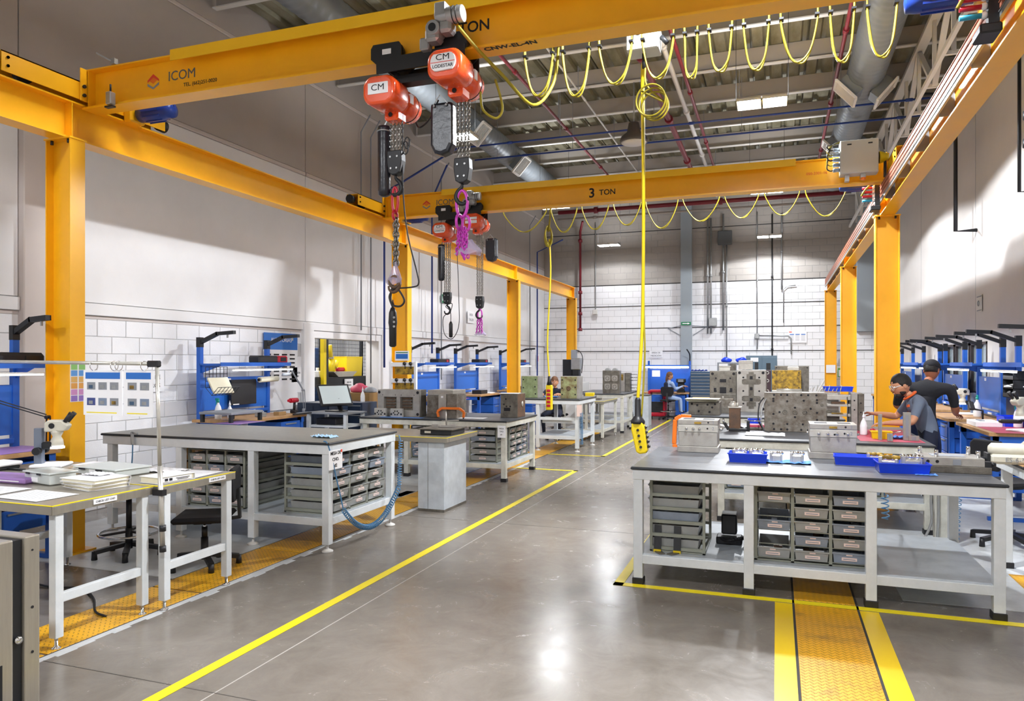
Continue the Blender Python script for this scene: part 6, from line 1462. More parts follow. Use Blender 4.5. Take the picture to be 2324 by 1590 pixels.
b = B(); b.tube(catmull([(-0.09,-0.02,0.7),(-0.1,-0.02,0.4),(-0.1,-0.04,0.2),(-0.17,-0.06,0.03)]),0.012); b.tube(catmull([(-0.05,-0.075,0.66),(-0.05,-0.08,0.3),(-0.06,-0.09,0.05)]),0.012); part('conduit', b, GREYM, t)
def coil_hose(label, p, q, r=0.02, turns=22, sag=0.0, wire=0.004, ends=()):
    o = part('coiled_air_hose', coil(p, q, r, wire, turns, 9, sag), HOSE); tag(o, label, 'air hose')
    for k, e in enumerate(ends):
        b = B(); b.tube(catmull(e), wire*1.2, 6); part('hose_end', b, HOSE, o)
    return o
coil_hose('blue coiled hose hanging beside the cream pedestal', (1.55, 7.76, 0.05), (1.58, 7.76, 0.6), 0.03, 14)
coil_hose('short blue coiled hose hanging behind the front right table', (0.93, 7.4, 0.28), (0.92, 7.4, 0.5), 0.03, 5, 0, 0.006, [[(0.92,7.4,0.5),(0.88,7.3,0.7),(0.8,7.05,0.8),(0.78,7.0,0.83)]])

# ================= chairs =================
def star_base(t, r=0.27, z=0.0, m=BLACKP):
    for k in range(5):
        a = 2*math.pi*k/5+0.4; c, s_ = math.cos(a), math.sin(a)
        b = B(); b.bar((c*0.03,s_*0.03,z+0.1),(c*r,s_*r,z+0.065),0.045,0.035); b.cyl((c*r,s_*r,z+0.0),(c*r,s_*r,z+0.075),0.025,0.02,n=10); part('leg', b, m, t)
def stool(label, loc, seat_z, ring_z=None, back=False, rz=0, base=0.27):
    t = thing('swivel_chair', label, 'chair', loc, rz); star_base(t, base)
    b = B(); b.cyl((0,0,0.06),(0,0,0.24),0.03,n=14); b.cyl((0,0,0.24),(0,0,seat_z*0.75),0.024,n=14); part('gas_column', b, BLACKP, t)
    b = B(); b.cyl((0,0,seat_z*0.6),(0,0,seat_z-0.06),0.014,n=10); part('piston', b, CHROME, t)
    b = B(); b.box(-0.22,0.22,-0.22,0.22,seat_z-0.05,seat_z,c=0.03); b.box(-0.09,0.09,-0.08,0.08,seat_z-0.08,seat_z-0.05); part('seat', b, BLACKF, t, bevel=0.02)
    if ring_z:
        b = B(); b.ring((0,0,ring_z),0.24,0.011,'z',32,8); part('foot_ring', b, CHROME, t)
        for k in range(3):
            a = 2*math.pi*k/3; b = B(); b.bar((0,0,ring_z+0.01),(0.24*math.cos(a),0.24*math.sin(a),ring_z),0.02); part('ring_spoke', b, BLACKP, t)
    if back:
        b = B(); b.prism([(-0.13,seat_z+0.1),(0.13,seat_z+0.1),(0.19,seat_z+0.2),(0.19,seat_z+0.34),(0.15,seat_z+0.38),(-0.15,seat_z+0.38),(-0.19,seat_z+0.34),(-0.19,seat_z+0.2)], 0.22, 0.26, axis='y'); part('backrest', b, BLACKF, t, bevel=0.015)
        b = B(); b.bar((0,0.1,seat_z-0.06),(0,0.29,seat_z-0.04),0.06,0.02); b.bar((0,0.28,seat_z-0.05),(0,0.27,seat_z+0.2),0.06,0.02,up=(0,1,0)); part('back_support', b, BLACKP, t)
    return t
stool('tall black swivel stool with a chrome foot ring behind the inspection tables', (-5.38, 4.98, 0.001), 0.66, 0.2, False, 0)
stool('low black task chair with a backrest behind the inspection tables', (-4.5, 4.93, 0.001), 0.44, None, True, R(-60))
stool('black swivel chair behind the front right table, only its post and base showing', (2.05, 8.05, 0.001), 0.6, None, True, R(120), 0.32)
stool('swivel stool under the woman at the measuring bench', (-3.02, 22.15, 0.001), 0.6, 0.25, True, R(180))
stool('dark swivel stool under the man seated at the green molds', (-4.6, 15.75, 0.001), 0.56, 0.25, False)

# ================= left tables =================
STF = dict(fm=FRAME, foot='small', lw=0.055)
table('nearer stainless inspection table with yellow edge tape and white papers', -5.85, -3.98, 3.14, 3.885, 0.86, (-5.6,-4.02), (3.2,3.83), stainless=True, stretch=[((-4.02,3.23,0.3),(-4.02,3.8,0.3)),((-5.6,3.23,0.3),(-5.6,3.8,0.3))], **STF)
table('farther stainless inspection table with yellow edge tape and the microscope', -5.85, -3.92, 3.90, 4.62, 0.86, (-5.6,-3.955), (3.955,4.56), stainless=True, stretch=[((-3.955,3.98,0.3),(-3.955,4.53,0.3)),((-5.6,3.98,0.3),(-5.6,4.53,0.3))], **STF)
for i, (x, y, s) in enumerate(((-3.979,3.5,'nearer'),(-3.919,4.42,'farther'))):
    t = sign(x, y, 0.835, 0.17, 0.03, [], 'small paper strip on the edge of the %s inspection table' % s, face='x'); text('CHECK LIST CHO', 0.018, (x+0.0065,y,0.835), FX, INK, t)
b = B(); b.box(-7.0,-4.47,4.66,4.70,0.0,0.05)
# poster rail
t = thing('poster_rail', 'steel pole stand with a horizontal rail over the inspection tables', 'rail', (-3.92, 3.87, 0))
b = B(); b.cyl((-3.905,3.89,0.45),(-3.93,3.89,1.0),0.016,n=14); b.cyl((-3.93,3.89,1.0),(-3.955,3.89,1.69),0.013,n=14); part('upright_pole', b, STEELB, t, world=True)
b = B(); b.cyl((-3.955,3.89,1.69),(-5.85,3.84,1.71),0.013,n=14); part('cross_rail', b, STEELB, t, world=True)
b = B(); b.box(-4.03,-3.93,3.87,3.91,1.668,1.712,c=0.008); b.cyl((-3.905,3.89,0.56),(-3.905,3.89,0.6),0.022,n=12); b.cyl((-3.903,3.89,0.42),(-3.905,3.89,0.46),0.022,n=12); b.box(-3.975,-3.89,3.87,3.91,0.80,0.84); part('coupling', b, BLACKP, t, world=True)
for x in (-4.52,-4.33,-4.29,-4.06):
    b = B(); b.ring((x,3.885,1.675),0.032,0.003,'x',18,5); part('hanging_ring', b, CHROME, t, world=True)
def poster(label, x0, x1, cols, seed):
    rd = random.Random(seed); w = x1-x0; t = thing('hanging_poster', label, 'poster', ((x0+x1)/2, 3.89, 1.5))
    b = B(); b.box(-w/2,w/2,-0.003,0.0,-0.17,0.145); part('sleeve', b, PAPER, t)
    b = B(); b.box(-w/2+0.02,w/2-0.02,-0.0045,-0.003,0.085,0.13); part('header', b, INKB, t)
    b = B(); b.box(-w/2+0.03,w/2-0.05,-0.0045,-0.003,-0.155,-0.148); part('yellow_line', b, TAPE, t)
    for r in range(2):
        for c in range(cols):
            cw = (w-0.04)/cols; cx = -w/2+0.02+cw*(c+0.5); cz = 0.035-r*0.11
            b = B(); b.box(cx-cw*0.36,cx+cw*0.36,-0.0045,-0.003,cz-0.026,cz+0.026); b2 = part('photo_print', b, rd.choice((INKG, mat('photo_blue','3D4A86',0.5) if 'photo_blue' not in MATS else MATS['photo_blue'], mat('photo_grey','7C8AA0',0.5) if 'photo_grey' not in MATS else MATS['photo_grey'])), t)
            b = B(); b.box(cx-cw*0.2,cx+cw*0.15,-0.0055,-0.0045,cz-0.018,cz+0.006); part('photo_detail', b, rd.choice((YELM, GREYM, CAB)), b2)
    return t
poster('left hanging poster sheet with six small photos under a blue header', -4.62, -4.26, 3, 1)
poster('right hanging poster sheet with four small photos beside the pole', -4.245, -3.985, 2, 2)
# things on the inspection tables
for k, (x, y, rz) in enumerate(((-4.85,3.38,0.05),(-4.38,3.35,-0.05))): sheet('white form sheet on the nearer inspection table, %s one' % ('left' if k == 0 else 'right'), x, y, 0.862, 0.4, 0.28, rz, PAPER, lines=8)
sheet('white sheet at the right end of the farther inspection table', -4.12, 4.38, 0.862, 0.28, 0.36, 0.1, PAPER, lines=8)
t = thing('purple_binder', 'purple plastic folder at the left end of the nearer table', 'folder', (-5.15, 3.72, 0.862)); b = B(); b.box(-0.3,0.3,-0.1,0.1,0,0.04,c=0.01); part('cover', b, PURPLE, t); b = B(); b.box(-0.2,0.25,-0.1015,-0.1,0.015,0.022); part('page_edge', b, PAPER, t)
def lidbox(label, loc, w, d, h, rz=0):
    t = thing('clear_box', label, 'plastic box', loc, rz)
    b = B(); b.box(-w/2+0.01,w/2-0.01,-d/2+0.01,d/2-0.01,0.003,h-0.012,c=0.006); part('box_body', b, CLEARB, t)
    b = B(); b.box(-w/2,w/2,-d/2,d/2,h-0.012,h,c=0.004); part('lid', b, CLEARB, t)
    b = B(); b.box(-0.06,0.02,-d/2+0.004,-d/2+0.009,0.015,0.045); part('label_card', b, PAPER, t)
    b = B(); b.box(-w*0.35,-w*0.2,-d/2-0.003,-d/2+0.0,h-0.02,h-0.008); b.box(w*0.05,w*0.2,-d/2-0.003,-d/2,h-0.02,h-0.008); part('latch', b, BLACKP, t)
    b = B(); b.box(-w*0.3,w*0.3,-d*0.3,d*0.3,0.006,h*0.4); part('contents', b, INKG, t)
    return t
lidbox('clear lidded plastic box with a label on the nearer inspection table', (-4.78, 3.76, 0.862), 0.34, 0.2, 0.085, R(-10))
lidbox('larger clear lidded box behind the stacked binders', (-4.72, 4.22, 0.862), 0.5, 0.3, 0.06, R(-8))
def binder(label, loc, w, d, h, rz, m=PAPER, front=None):
    t = thing('ring_binder', label, 'binder', loc, rz)
    b = B(); b.box(-w/2,w/2,-d/2,d/2,0,0.003); b.box(-w/2,w/2,-d/2,d/2,h-0.003,h); b.box(-w/2,w/2,d/2-0.003,d/2,0,h); part('cover', b, m, t)
    b = B(); b.box(-w/2+0.008,w/2-0.008,-d/2+0.008,d/2-0.01,0.004,h-0.004)
    part('page_block', b, PAPERC, t); return t
for k in range(3): binder(['binder lowest in the stack of three on the inspection table','binder in the middle of the stack of three on the inspection table','binder topmost of the stack of three with a blue stamp'][k], (-4.33+0.01*k, 3.74-0.01*k, 0.862+0.024*k), 0.34, 0.27, 0.023, R(-14+5*k))
cloth('loose blue stamped sheet on the topmost binder', -4.36, 3.78, 0.935, 0.16, 0.12, PAPER, 12, 0.008)
t = binder('white binder with printed spine beside the pole', (-4.07, 4.1, 0.862), 0.2, 0.3, 0.045, R(-8))
b = B(); b.box(0.1,0.102,-0.12,0.12,0.008,0.037); part('spine_card', b, PAPER, t); b = B(); b.box(0.102,0.1035,-0.1,-0.075,0.014,0.032); b.box(0.102,0.1035,-0.065,-0.04,0.014,0.032); b.box(0.102,0.1035,-0.01,0.1,0.024,0.028); b.box(0.102,0.1035,-0.0,0.09,0.015,0.019); part('print', b, INK, t)
binder('open notebook with a blue page behind the microscope', (-5.1, 4.42, 0.862), 0.3, 0.22, 0.03, R(5), PAPER)
cloth('white sheets behind the pole on the farther table', -4.45, 4.45, 0.862, 0.34, 0.2, PAPER, 14, 0.012)
t = thing('desk_phone', 'white and black office phone at the left edge of the tables', 'phone', (-5.75, 4.1, 0.862)); b = B(); b.box(-0.1,0.12,-0.1,0.1,0.03,0.06,c=0.01); part('handset', b, PAPER, t); b = B(); b.box(-0.08,0.1,-0.09,0.09,0,0.03,c=0.008); b.box(0.1,0.25,-0.02,0.02,0.0,0.012); part('phone_base', b, BLACKP, t)
# near bench load
sheet('purple mat on the wooden top of the left edge bench', -6.15, 4.3, 0.951, 0.5, 0.9, 0, PURPLE, 'bench_mat')
t = thing('tool_case', 'long black plastic case on the shelf of the left edge bench', 'case', (-6.35, 4.35, 1.687)); b = B(); b.box(-0.12,0.14,-0.5,0.5,0,0.1,c=0.03); part('case_body', b, BLACKP, t); b = B(); b.box(0.14,0.148,-0.35,-0.3,0.03,0.07); b.box(0.14,0.148,0.3,0.35,0.03,0.07); part('latch', b, BLACK, t)
def desk_lamp(label, base, p1, p2, head, m=BLACKP):
    t = thing('arm_lamp', label, 'lamp', base); base, p1, p2, head = map(Vector, (base, p1, p2, head))
    off = Vector((0.012,0.012,0))
    b = B(); b.bar(base+Vector((0,0,0.03)), p1, 0.009); b.bar(base+Vector((0,0,0.03))+off*1.6, p1+off*1.6, 0.009); part('lower_arm', b, m, t, world=True)
    b = B(); b.bar(p1, p2, 0.009); b.bar(p1+Vector((0,0,0.022)), p2+Vector((0,0,0.022)), 0.009); part('upper_arm', b, m, t, world=True)
    b = B(); b.cyl(p1-Vector((0,0.012,0)), p1+Vector((0,0.03,0)), 0.016, n=10); part('elbow_joint', b, m, t, world=True); b = B(); b.cyl(base, base+Vector((0,0,0.05)), 0.022, n=12); part('base_post', b, m, t, world=True)
    b = B(); b.bar(p2, head, 0.012); b.cyl(head+Vector((0,0,-0.02)), head+Vector((0,0,0.02)), 0.07, 0.06, n=18); part('lamp_head', b, m, t, world=True)
    return t
desk_lamp('black jointed arm lamp on the left edge bench', (-6.0,4.68,0.951), (-6.02,4.7,1.22), (-6.3,4.45,1.36), (-6.4,4.3,1.28))
t = thing('tool_roll', 'grey padded roll on the pegboard of the left edge bench', 'pad', (-6.5, 4.3, 1.38)); b = B(); b.box(-0.01,0.05,-0.4,0.42,0.0,0.12,c=0.02); part('pad', b, CABD, t)
# second bench load
t = thing('flat_monitor', 'black square flat monitor mounted on the pegboard of the wall bench', 'monitor', (-7.08, 8.5, 1.28)); b = B(); b.box(-0.02,0.03,-0.27,0.25,-0.17,0.18,c=0.006); part('screen_panel', b, BLACKP, t, bevel=0.003); b = B(); b.box(0.031,0.034,-0.24,-0.12,-0.168,-0.155); part('name_strip', b, PAPER, t); b = B(); b.box(-0.06,-0.02,-0.05,0.05,-0.05,0.05); part('mount', b, INKG, t)
t = thing('wire_basket', 'black wire basket with a folder hanging at the left of the wall bench', 'basket', (-6.85, 7.72, 1.3))
b = B()
for k in range(7): y = -0.2+0.066*k; b.tube([(0.0,y,0.34),(0.0,y,0.08),(0.1,y,-0.02),(0.2,y,0.08)],0.004,5)
for p in ((0,0.34),(0,0.25),(0,0.16),(0,0.08),(0.1,-0.02),(0.2,0.08)): b.tube([(p[0],-0.2,p[1]),(p[0],0.2,p[1])],0.004,5)
part('wire_frame', b, BLACK, t); b = B(); b.bar((0.01,-0.0,0.2),(0.12,-0.0,0.0),0.36,0.02,up=(1,0,0)); part('folder', b, PAPERC, t)
bottle('white spray bottle with a green trigger before the pegboard of the wall bench', -6.95, 7.86, 0.951, 1.15); bottle('small white squeeze bottle beside the green spray bottle', -6.95, 8.08, 0.951, 0.9, False, PAPER)
t = thing('radio_case', 'black and red radio on the shelf of the wall bench', 'radio', (-6.98, 9.0, 1.687)); b = B(); b.box(-0.1,0.1,-0.4,0.02,0,0.11,c=0.02); part('radio_body', b, BLACKP, t); b = B(); b.box(-0.1,0.1,0.03,0.25,0,0.11,c=0.02); part('speaker_end', b, RED, t); b = B(); b.box(0.101,0.104,0.07,0.2,0.03,0.09); part('display', b, HOLE, t)
desk_lamp('black jointed arm lamp at the right end of the wall bench', (-6.75,9.45,0.951), (-6.75,9.43,1.28), (-6.8,9.2,1.6), (-6.8,9.1,1.52), INKG)
t = thing('paper_roll', 'cream paper roll on the pegboard of the wall bench', 'roll', (-7.0, 8.95, 1.45)); b = B(); b.cyl((0,-0.2,0),(0,0.2,0.01),0.04,n=18); part('roll_paper', b, PAPERC, t); b = B(); b.cyl((0.0,-0.225,0),(0.0,-0.2,0),0.02,n=12); part('roll_core', b, BLACKP, t)
t = thing('cordless_drill', 'red and black cordless drill standing on the wall bench', 'drill', (-6.7, 9.15, 0.951)); b = B(); b.box(-0.05,0.05,-0.04,0.04,0,0.05,c=0.01); b.cyl((0,0,0.05),(0.0,0.01,0.16),0.02,n=10); part('grip', b, BLACKP, t); b = B(); b.cyl((0,-0.09,0.19),(0,0.07,0.19),0.035,n=14); b.cyl((0,-0.14,0.19),(0,-0.09,0.19),0.02,n=10); part('drill_body', b, RED, t)
t = thing('glass_stand', 'glass topped low stand at the near end of the wall bench', 'stand', (-6.55, 7.6, 0.951)); b = B(); b.box(-0.25,0.25,-0.25,0.35,0.1,0.13,c=0.004); part('stand_top', b, INKG, t)
for sx in (-0.22,0.22):
    for sy in (-0.22,0.32): b = B(); b.box(sx-0.02,sx+0.02,sy-0.02,sy+0.02,0,0.1); part('leg', b, BLACK, t)
sheet('purple mat hanging over the near end of the wall bench', -6.3, 7.5, 0.951, 0.4, 0.5, 0, PURPLE, 'bench_mat')
for k, (x, y, w, d, h, m, l) in enumerate(((-6.7,8.4,0.12,0.1,0.06,GREYM,'grey vise jaw box on the wall bench'),(-6.65,8.75,0.1,0.16,0.05,GRIP,'cardboard box of parts on the wall bench'),(-6.45,9.0,0.05,0.4,0.02,BLACKP,'black file lying along the wall bench'))):
    t = thing('bench_box', l, 'box', (x,y,0.951)); b = B(); b.box(-w/2,w/2,-d/2,d/2,0,h,c=0.004); part('box_body', b, m, t); b = B(); b.box(-w/4,w/4,-d/3,d/3,h,h+0.01); part('top_part', b, INKG, t)
# MESA 2
TB = table('large black edged work table with the sign for table two', -6.42, -3.75, 5.62, 6.84, 0.985, (-6.33,-5.45,-4.6,-3.79), (5.66, 6.80), shelf=0.3, topm=TOPM, foot='disc', apron=0.085)
rack('bin rack facing the aisle at the right end of the large work table', -3.83, 6.25, 0.306, 0.95, 0.5, 0.56, 3, 5, '+x', 21)
rack('bin rack facing the front under the middle of the large work table', -5.1, 5.74, 0.306, 0.66, 0.8, 0.54, 3, 5, '-y', 22)
rack('small bin rack under the left end of the large work table', -5.85, 6.2, 0.306, 0.36, 0.5, 0.54, 2, 3, '-y', 23, binm=GRIP)
t = thing('table_sign', 'white metal sign reading table two on the corner of the large table', 'sign', (-3.735, 5.68, 0.83)); b = B(); b.box(0,0.005,-0.085,0.13,-0.09,0.085); part('board', b, PAPER, t, bevel=0.002)
b = B(); b.box(0.0055,0.007,0.1,0.125,0.055,0.08); part('emblem', b, REDL, t)
for i, s in enumerate(('MESA DE', 'CHO.', '#2')): text(s, 0.042, (-3.729, 5.70, 0.885-0.055*i), FX, INK, t, bold=0.0008)
cloth('folded pale blue cloth on the large work table', -4.05, 6.0, 0.985, 0.22, 0.14, mat('pale_blue_cloth','A9CCEA',0.8), 15, 0.02)
coil_hose('blue coiled air hose drooping at the aisle corner of the large table', (-3.70,5.78,0.36), (-3.66,6.75,0.42), 0.026, 46, 0.27, 0.005, [[(-3.70,5.78,0.36),(-3.72,5.72,0.6),(-3.75,5.62,0.95),(-3.79,5.6,1.0)]])
coil_hose('blue coiled air hose rising along the rear aisle leg of the large table', (-3.66,6.75,0.42), (-3.70,6.86,0.88), 0.02, 18, 0, 0.005, [[(-3.70,6.86,0.88),(-3.72,6.86,0.94)]])
t = thing('air_gun', 'grey air gun hooked on the edge of the large table', 'air gun', (-6.0, 5.6, 0.95)); b = B(); b.bar((0,-0.01,0.06),(0.02,-0.02,-0.06),0.025); b.cyl((0,-0.01,0.06),(0.08,-0.02,0.05),0.01,n=8); part('gun_body', b, GREYM, t); b = B(); b.tube(catmull([(0.02,-0.02,-0.06),(0.01,-0.03,-0.3),(-0.1,-0.03,-0.6)]),0.006); part('gun_hose', b, HOSE, t)
coil_hose('pale blue coiled hose on the left end shelf of the large table', (-6.4,5.56,0.62), (-5.95,5.56,0.64), 0.03, 10, 0.02, 0.005)
cable('power_cable', [(-4.9,6.9,0.9),(-4.87,6.7,0.6),(-4.92,6.6,0.4),(-5.0,6.5,0.31)], 0.007, BLACKP, 'black cable hanging behind the racks of the large table')
cable('floor_cable', [(-5.9,4.2,0.02),(-5.2,4.05,0.01),(-4.9,4.1,0.01),(-4.6,3.95,0.012),(-4.35,3.75,0.012),(-4.2,3.7,0.012)], 0.008, BLACKP, 'black cable lying on the floor below the inspection tables')
# stainless side stand with grey pedestal
t = thing('grey_pedestal', 'tall pale grey sheet metal pedestal standing by the aisle', 'pedestal', (-3.7, 7.9, 0)); b = B(); b.box(-0.17,0.16,-0.31,0.32,0.0,0.795); part('sheet_body', b, SHELFG, t, bevel=0.004)
b = B(); b.box(-0.045,-0.041,-0.3115,-0.31,0.02,0.78); b.box(-0.172,0.162,-0.312,0.322,0.0,0.03); part('seam', b, STEELD, t)
table('stainless side table with yellow edge tape on the grey pedestal', -5.0, -3.49, 7.55, 8.45, 0.85, (-4.93,), (7.62,8.38), stainless=True, **STF)
t = thing('granite_block', 'black layered plate with clamp tools on the stainless side table', 'surface plate', (-3.75, 8.0, 0.852)); b = B(); b.box(-0.2,0.2,-0.2,0.2,0.0,0.06,c=0.006); part('base_plate', b, BLACK, t); b = B(); b.box(-0.22,0.22,-0.22,0.22,0.06,0.072); part('top_plate', b, STEELD, t)
b = B(); b.box(-0.14,-0.06,-0.202,-0.2,0.02,0.045); part('label', b, CREAMV, t)
b = B(); b.bar((-0.1,0,0.08),(0.15,0.05,0.1),0.05,0.02); b.cyl((0.05,0.0,0.1),(0.03,0.02,0.26),0.01,n=8); b.cyl((-0.02,0.02,0.15),(0.2,0.02,0.16),0.006,n=6); b.box(-0.12,-0.04,-0.05,0.03,0.072,0.11); part('clamp_tool', b, STEEL, t)
# T3
table('black topped work table beyond the pedestal with machined molds', -5.98, -3.6, 9.78, 11.18, 0.87, (-5.9,-5.2,-4.4,-3.65), (9.84,11.12), shelf=0.25, fm=FRAME2)
rack('bin rack facing the aisle under the right end of the mold table', -3.70, 10.62, 0.256, 0.82, 0.45, 0.5, 3, 5, '+x', 31)
rack('bin rack facing the front at the right end of the mold table', -4.0, 9.9, 0.256, 0.42, 0.3, 0.5, 1, 5, '-y', 32)
rack('grey tray rack at the left end under the mold table', -5.0, 10.0, 0.256, 0.42, 0.5, 0.48, 2, 4, '-y', 33)
t = sign(-3.66, 9.765, 0.72, 0.12, 0.17, ['MESA', 'TPO', '#1'], 'small white sign on the right corner leg of the mold table', size=0.03)
t = thing('framed_mold', 'large machined mold plate with two windows on the mold table', 'mold', (-5.45, 10.15, 0.871))
w, h = 0.72, 0.41; b = B(); y0, y1 = -0.12, -0.06
b.box(-w/2,w/2,y0,y1,0,0.1); b.box(-w/2,w/2,y0,y1,0.3,h); b.box(-w/2,-0.25,y0,y1,0.1,0.3); b.box(0.25,w/2,y0,y1,0.1,0.3); b.box(-0.03,0.03,y0,y1,0.1,0.3); part('window_plate', b, STEEL, t, bevel=0.003)
b = B(); b.box(-w/2,w/2,-0.058,0.12,0.0,h); part('backing_plate', b, STEELD, t, bevel=0.003)
bolts([(-0.33,0.37),(0.33,0.37),(0.33,0.04)], 0.02, -0.12, t); bolts([(-0.27,0.33),(-0.05,0.33),(0.05,0.33),(0.27,0.33)], 0.006, -0.12, t, name='small_holes')
for sx in (-0.14,0.14):
    for k in range(4): b = B(); b.box(sx-0.09,sx+0.06,-0.075,-0.06,0.13+0.045*k,0.15+0.045*k); part('core_rib', b, RUST, t)
for i, x in enumerate((-5.7, -5.42)):
    t = thing('core_block', 'small bright machined core block leaning before the windowed mold, %s' % ('left' if i == 0 else 'right'), 'machine part', (x, 9.93, 0.871)); b = B(); b.box(-0.1,0.1,-0.02,0.03,0,0.13); part('block', b, STEELB, t, bevel=0.003)
    b = B()
    for k in range(6): a = k*1.05; b.cyl((0.03*math.cos(a)*1.4,-0.03,0.065+0.03*math.sin(a)),(0.03*math.cos(a)*1.4,-0.019,0.065+0.03*math.sin(a)),0.01,n=8)
    b.box(-0.095,-0.07,-0.0215,-0.02,0.03,0.06); b.box(0.07,0.095,-0.0215,-0.02,0.03,0.06); part('cavity', b, HOLE, t)
t, z = mold('steel_mold', 'tall mold in an orange clamp right of the windowed mold', (-4.78, 10.35, 0.871), 0.46, 0.5, [(0.05,0.0),(0.28,0.01),(0.08,0.02)], [STEELD, STEELR, STEEL])
t = thing('side_mold', 'upright greenish mold half beside the orange clamp', 'mold', (-4.58, 10.0, 0.871)); b = B(); b.box(-0.17,-0.04,-0.02,0.3,0,0.36); part('mold_plate', b, STEEL, t, bevel=0.004); b = B(); b.box(-0.03,0.13,-0.02,0.3,0,0.36); part('mold_plate', b, STEELR, t, bevel=0.004)
b = B(); b.box(-0.125,-0.09,-0.022,-0.02,0.3,0.33); part('label', b, PAPER, t)
t = thing('orange_clamp', 'small orange C clamp on the mold table', 'clamp', (-4.5, 9.93, 0.871)); b = B()
pts = [(-0.22,0,0.02),(-0.24,0,0.1),(-0.17,0,0.15),(0.12,0,0.15),(0.19,0,0.1),(0.18,0,0.02)]
for p, q in zip(pts[:-1], pts[1:]): b.bar(p, q, 0.035, 0.035, up=(0,1,0))
part('clamp_frame', b, ORANGE2, t, bevel=0.006); b = B(); b.cyl((0.18,0,-0.0),(0.18,0,0.06),0.012,n=8); part('screw', b, CHROME, t)
t, z = mold('steel_mold', 'cube shaped mold with a rusty side and a paper on top', (-3.77, 10.55, 0.871), 0.27, 0.36, [(0.36,0.0)], [STEELD])
bolts([(-0.05,0.28),(-0.08,0.2),(-0.04,0.17),(0.02,0.17)], 0.012, -0.18, t)
b = B(); b.box(0.1352,0.138,-0.17,0.17,0.01,0.35); part('rusty_side', b, RUST, t); b = B(); b.box(-0.08,0.02,-0.182,-0.18,0.1,0.15); part('slot', b, HOLE, t)
b = B(); b.lathe([(0.04,0.138),(0.045,0.144),(0.02,0.15)], (0,0.03,0.2), 16, axis='x'); part('sprue_ring', b, STEELB, t)
sheet('white paper lying on the cube shaped mold', -3.8, 10.5, 1.232, 0.3, 0.3, 0.2, PAPER, lines=0)
sheet('white drawing sheets in front of the cube shaped mold', -4.25, 10.1, 0.872, 0.4, 0.25, 0.1, PAPER, lines=6)
sheet('blue cloth strip under the windowed mold', -5.3, 9.86, 0.872, 0.7, 0.12, 0.03, BLUEC, 'cloth_strip')
t = thing('fixture_board', 'white fixture rack with black ball knobs and amber panels before the column', 'fixture rack', (-5.83, 10.9, 0.871))
for k in range(3):
    b = B(); z = 0.12+0.27*k; b.box(-0.24,0.24,-0.03,0.03,z+0.1,z+0.17); part('rail', b, PAPER, t)
    b = B(); b.box(-0.15,0.2,-0.01,0.0,z-0.03,z+0.1); part('amber_panel', b, YELM, t)
    for x in (-0.1,0.05,0.16)[0 if k != 2 else 1:]:
        b = B(); b.ell((x,-0.05,z+0.15),0.03,0.03,0.03,12,8); b.cyl((x,-0.03,z+0.06),(x,-0.03,z+0.12),0.008,n=6); part('ball_knob', b, BLACKP, t)
for x in (-0.23,0.23):
    b = B(); b.box(x-0.02,x+0.02,-0.025,0.025,0,0.84); part('side_post', b, PAPER, t)
t = sign(-5.83, 10.86, 1.81, 0.26, 0.16, [], 'small blue and white notice above the fixture rack'); b = B(); b.box(-0.11,0.11,-0.009,-0.0065,-0.05,0.03); part('print', b, INKB, t); b = B(); b.box(-0.11,0.11,-0.009,-0.0065,0.045,0.06); part('print', b, GREEN, t)
# T4
table('small steel table with two green molds farther down the aisle', -4.95, -3.5, 13.5, 14.85, 1.0, (-4.33,-3.55), (13.55,14.78), shelf=(0.3,-4.4,-3.5), foot='disc', fm=FRAME, stretch=[((-4.3,13.6,0.62),(-3.6,13.6,0.62)),((-4.3,13.75,0.55),(-3.6,13.75,0.55))])
b = B(); b.box(-4.93,-4.86,13.52,13.59,0.07,0.9); 
t, z = mold('steel_mold', 'left green painted mold block on the small steel table', (-4.58, 13.95, 1.001), 0.36, 0.3, [(0.43,0.0)], [STEEL]); b = B(); b.box(-0.16,0.16,-0.158,-0.15,0.005,0.425); part('green_face', b, GREENM, t, bevel=0.003); bolts([(-0.13,0.36),(0.12,0.36),(0.12,0.08),(0.11,0.22),(-0.13,0.2)], 0.013, -0.158, t)
b = B(); b.cyl((0,-0.16,0.22),(0,-0.157,0.22),0.03,n=16); part('center_plug', b, GREENM, t)
t, z = mold('steel_mold', 'right rusty green mold block on the small steel table', (-3.75, 13.9, 1.001), 0.36, 0.3, [(0.43,0.0)], [STEEL]); b = B(); b.box(-0.18,0.14,-0.158,-0.15,0.005,0.425); part('green_face', b, GREENR, t, bevel=0.003); bolts([(-0.15,0.36),(0.11,0.36),(0.11,0.08),(0.11,0.22),(-0.15,0.08),(-0.15,0.2)], 0.013, -0.158, t)
b = B(); b.ring((-0.02,-0.16,0.2),0.035,0.01,'y',18,6); b.cyl((-0.02,-0.162,0.2),(-0.02,-0.157,0.2),0.02,n=12); part('locating_ring', b, RUST, t)
coil_hose('blue coiled air hose hanging at the corner of the green mold table', (-3.46,13.52,0.15), (-3.46,13.5,0.75), 0.03, 24, 0, 0.006)
t = thing('document_tag', 'pink and white paper tag on the corner leg of the green mold table', 'sign', (-3.49,13.48,0.8)); b = B(); b.box(-0.05,0.05,-0.004,0,-0.12,0.1); part('tag_sheet', b, LABELM, t)
cloth('light blue glove cloth in front of the seated man', -4.2, 14.0, 1.0, 0.25, 0.2, BLUEC, 17, 0.03)
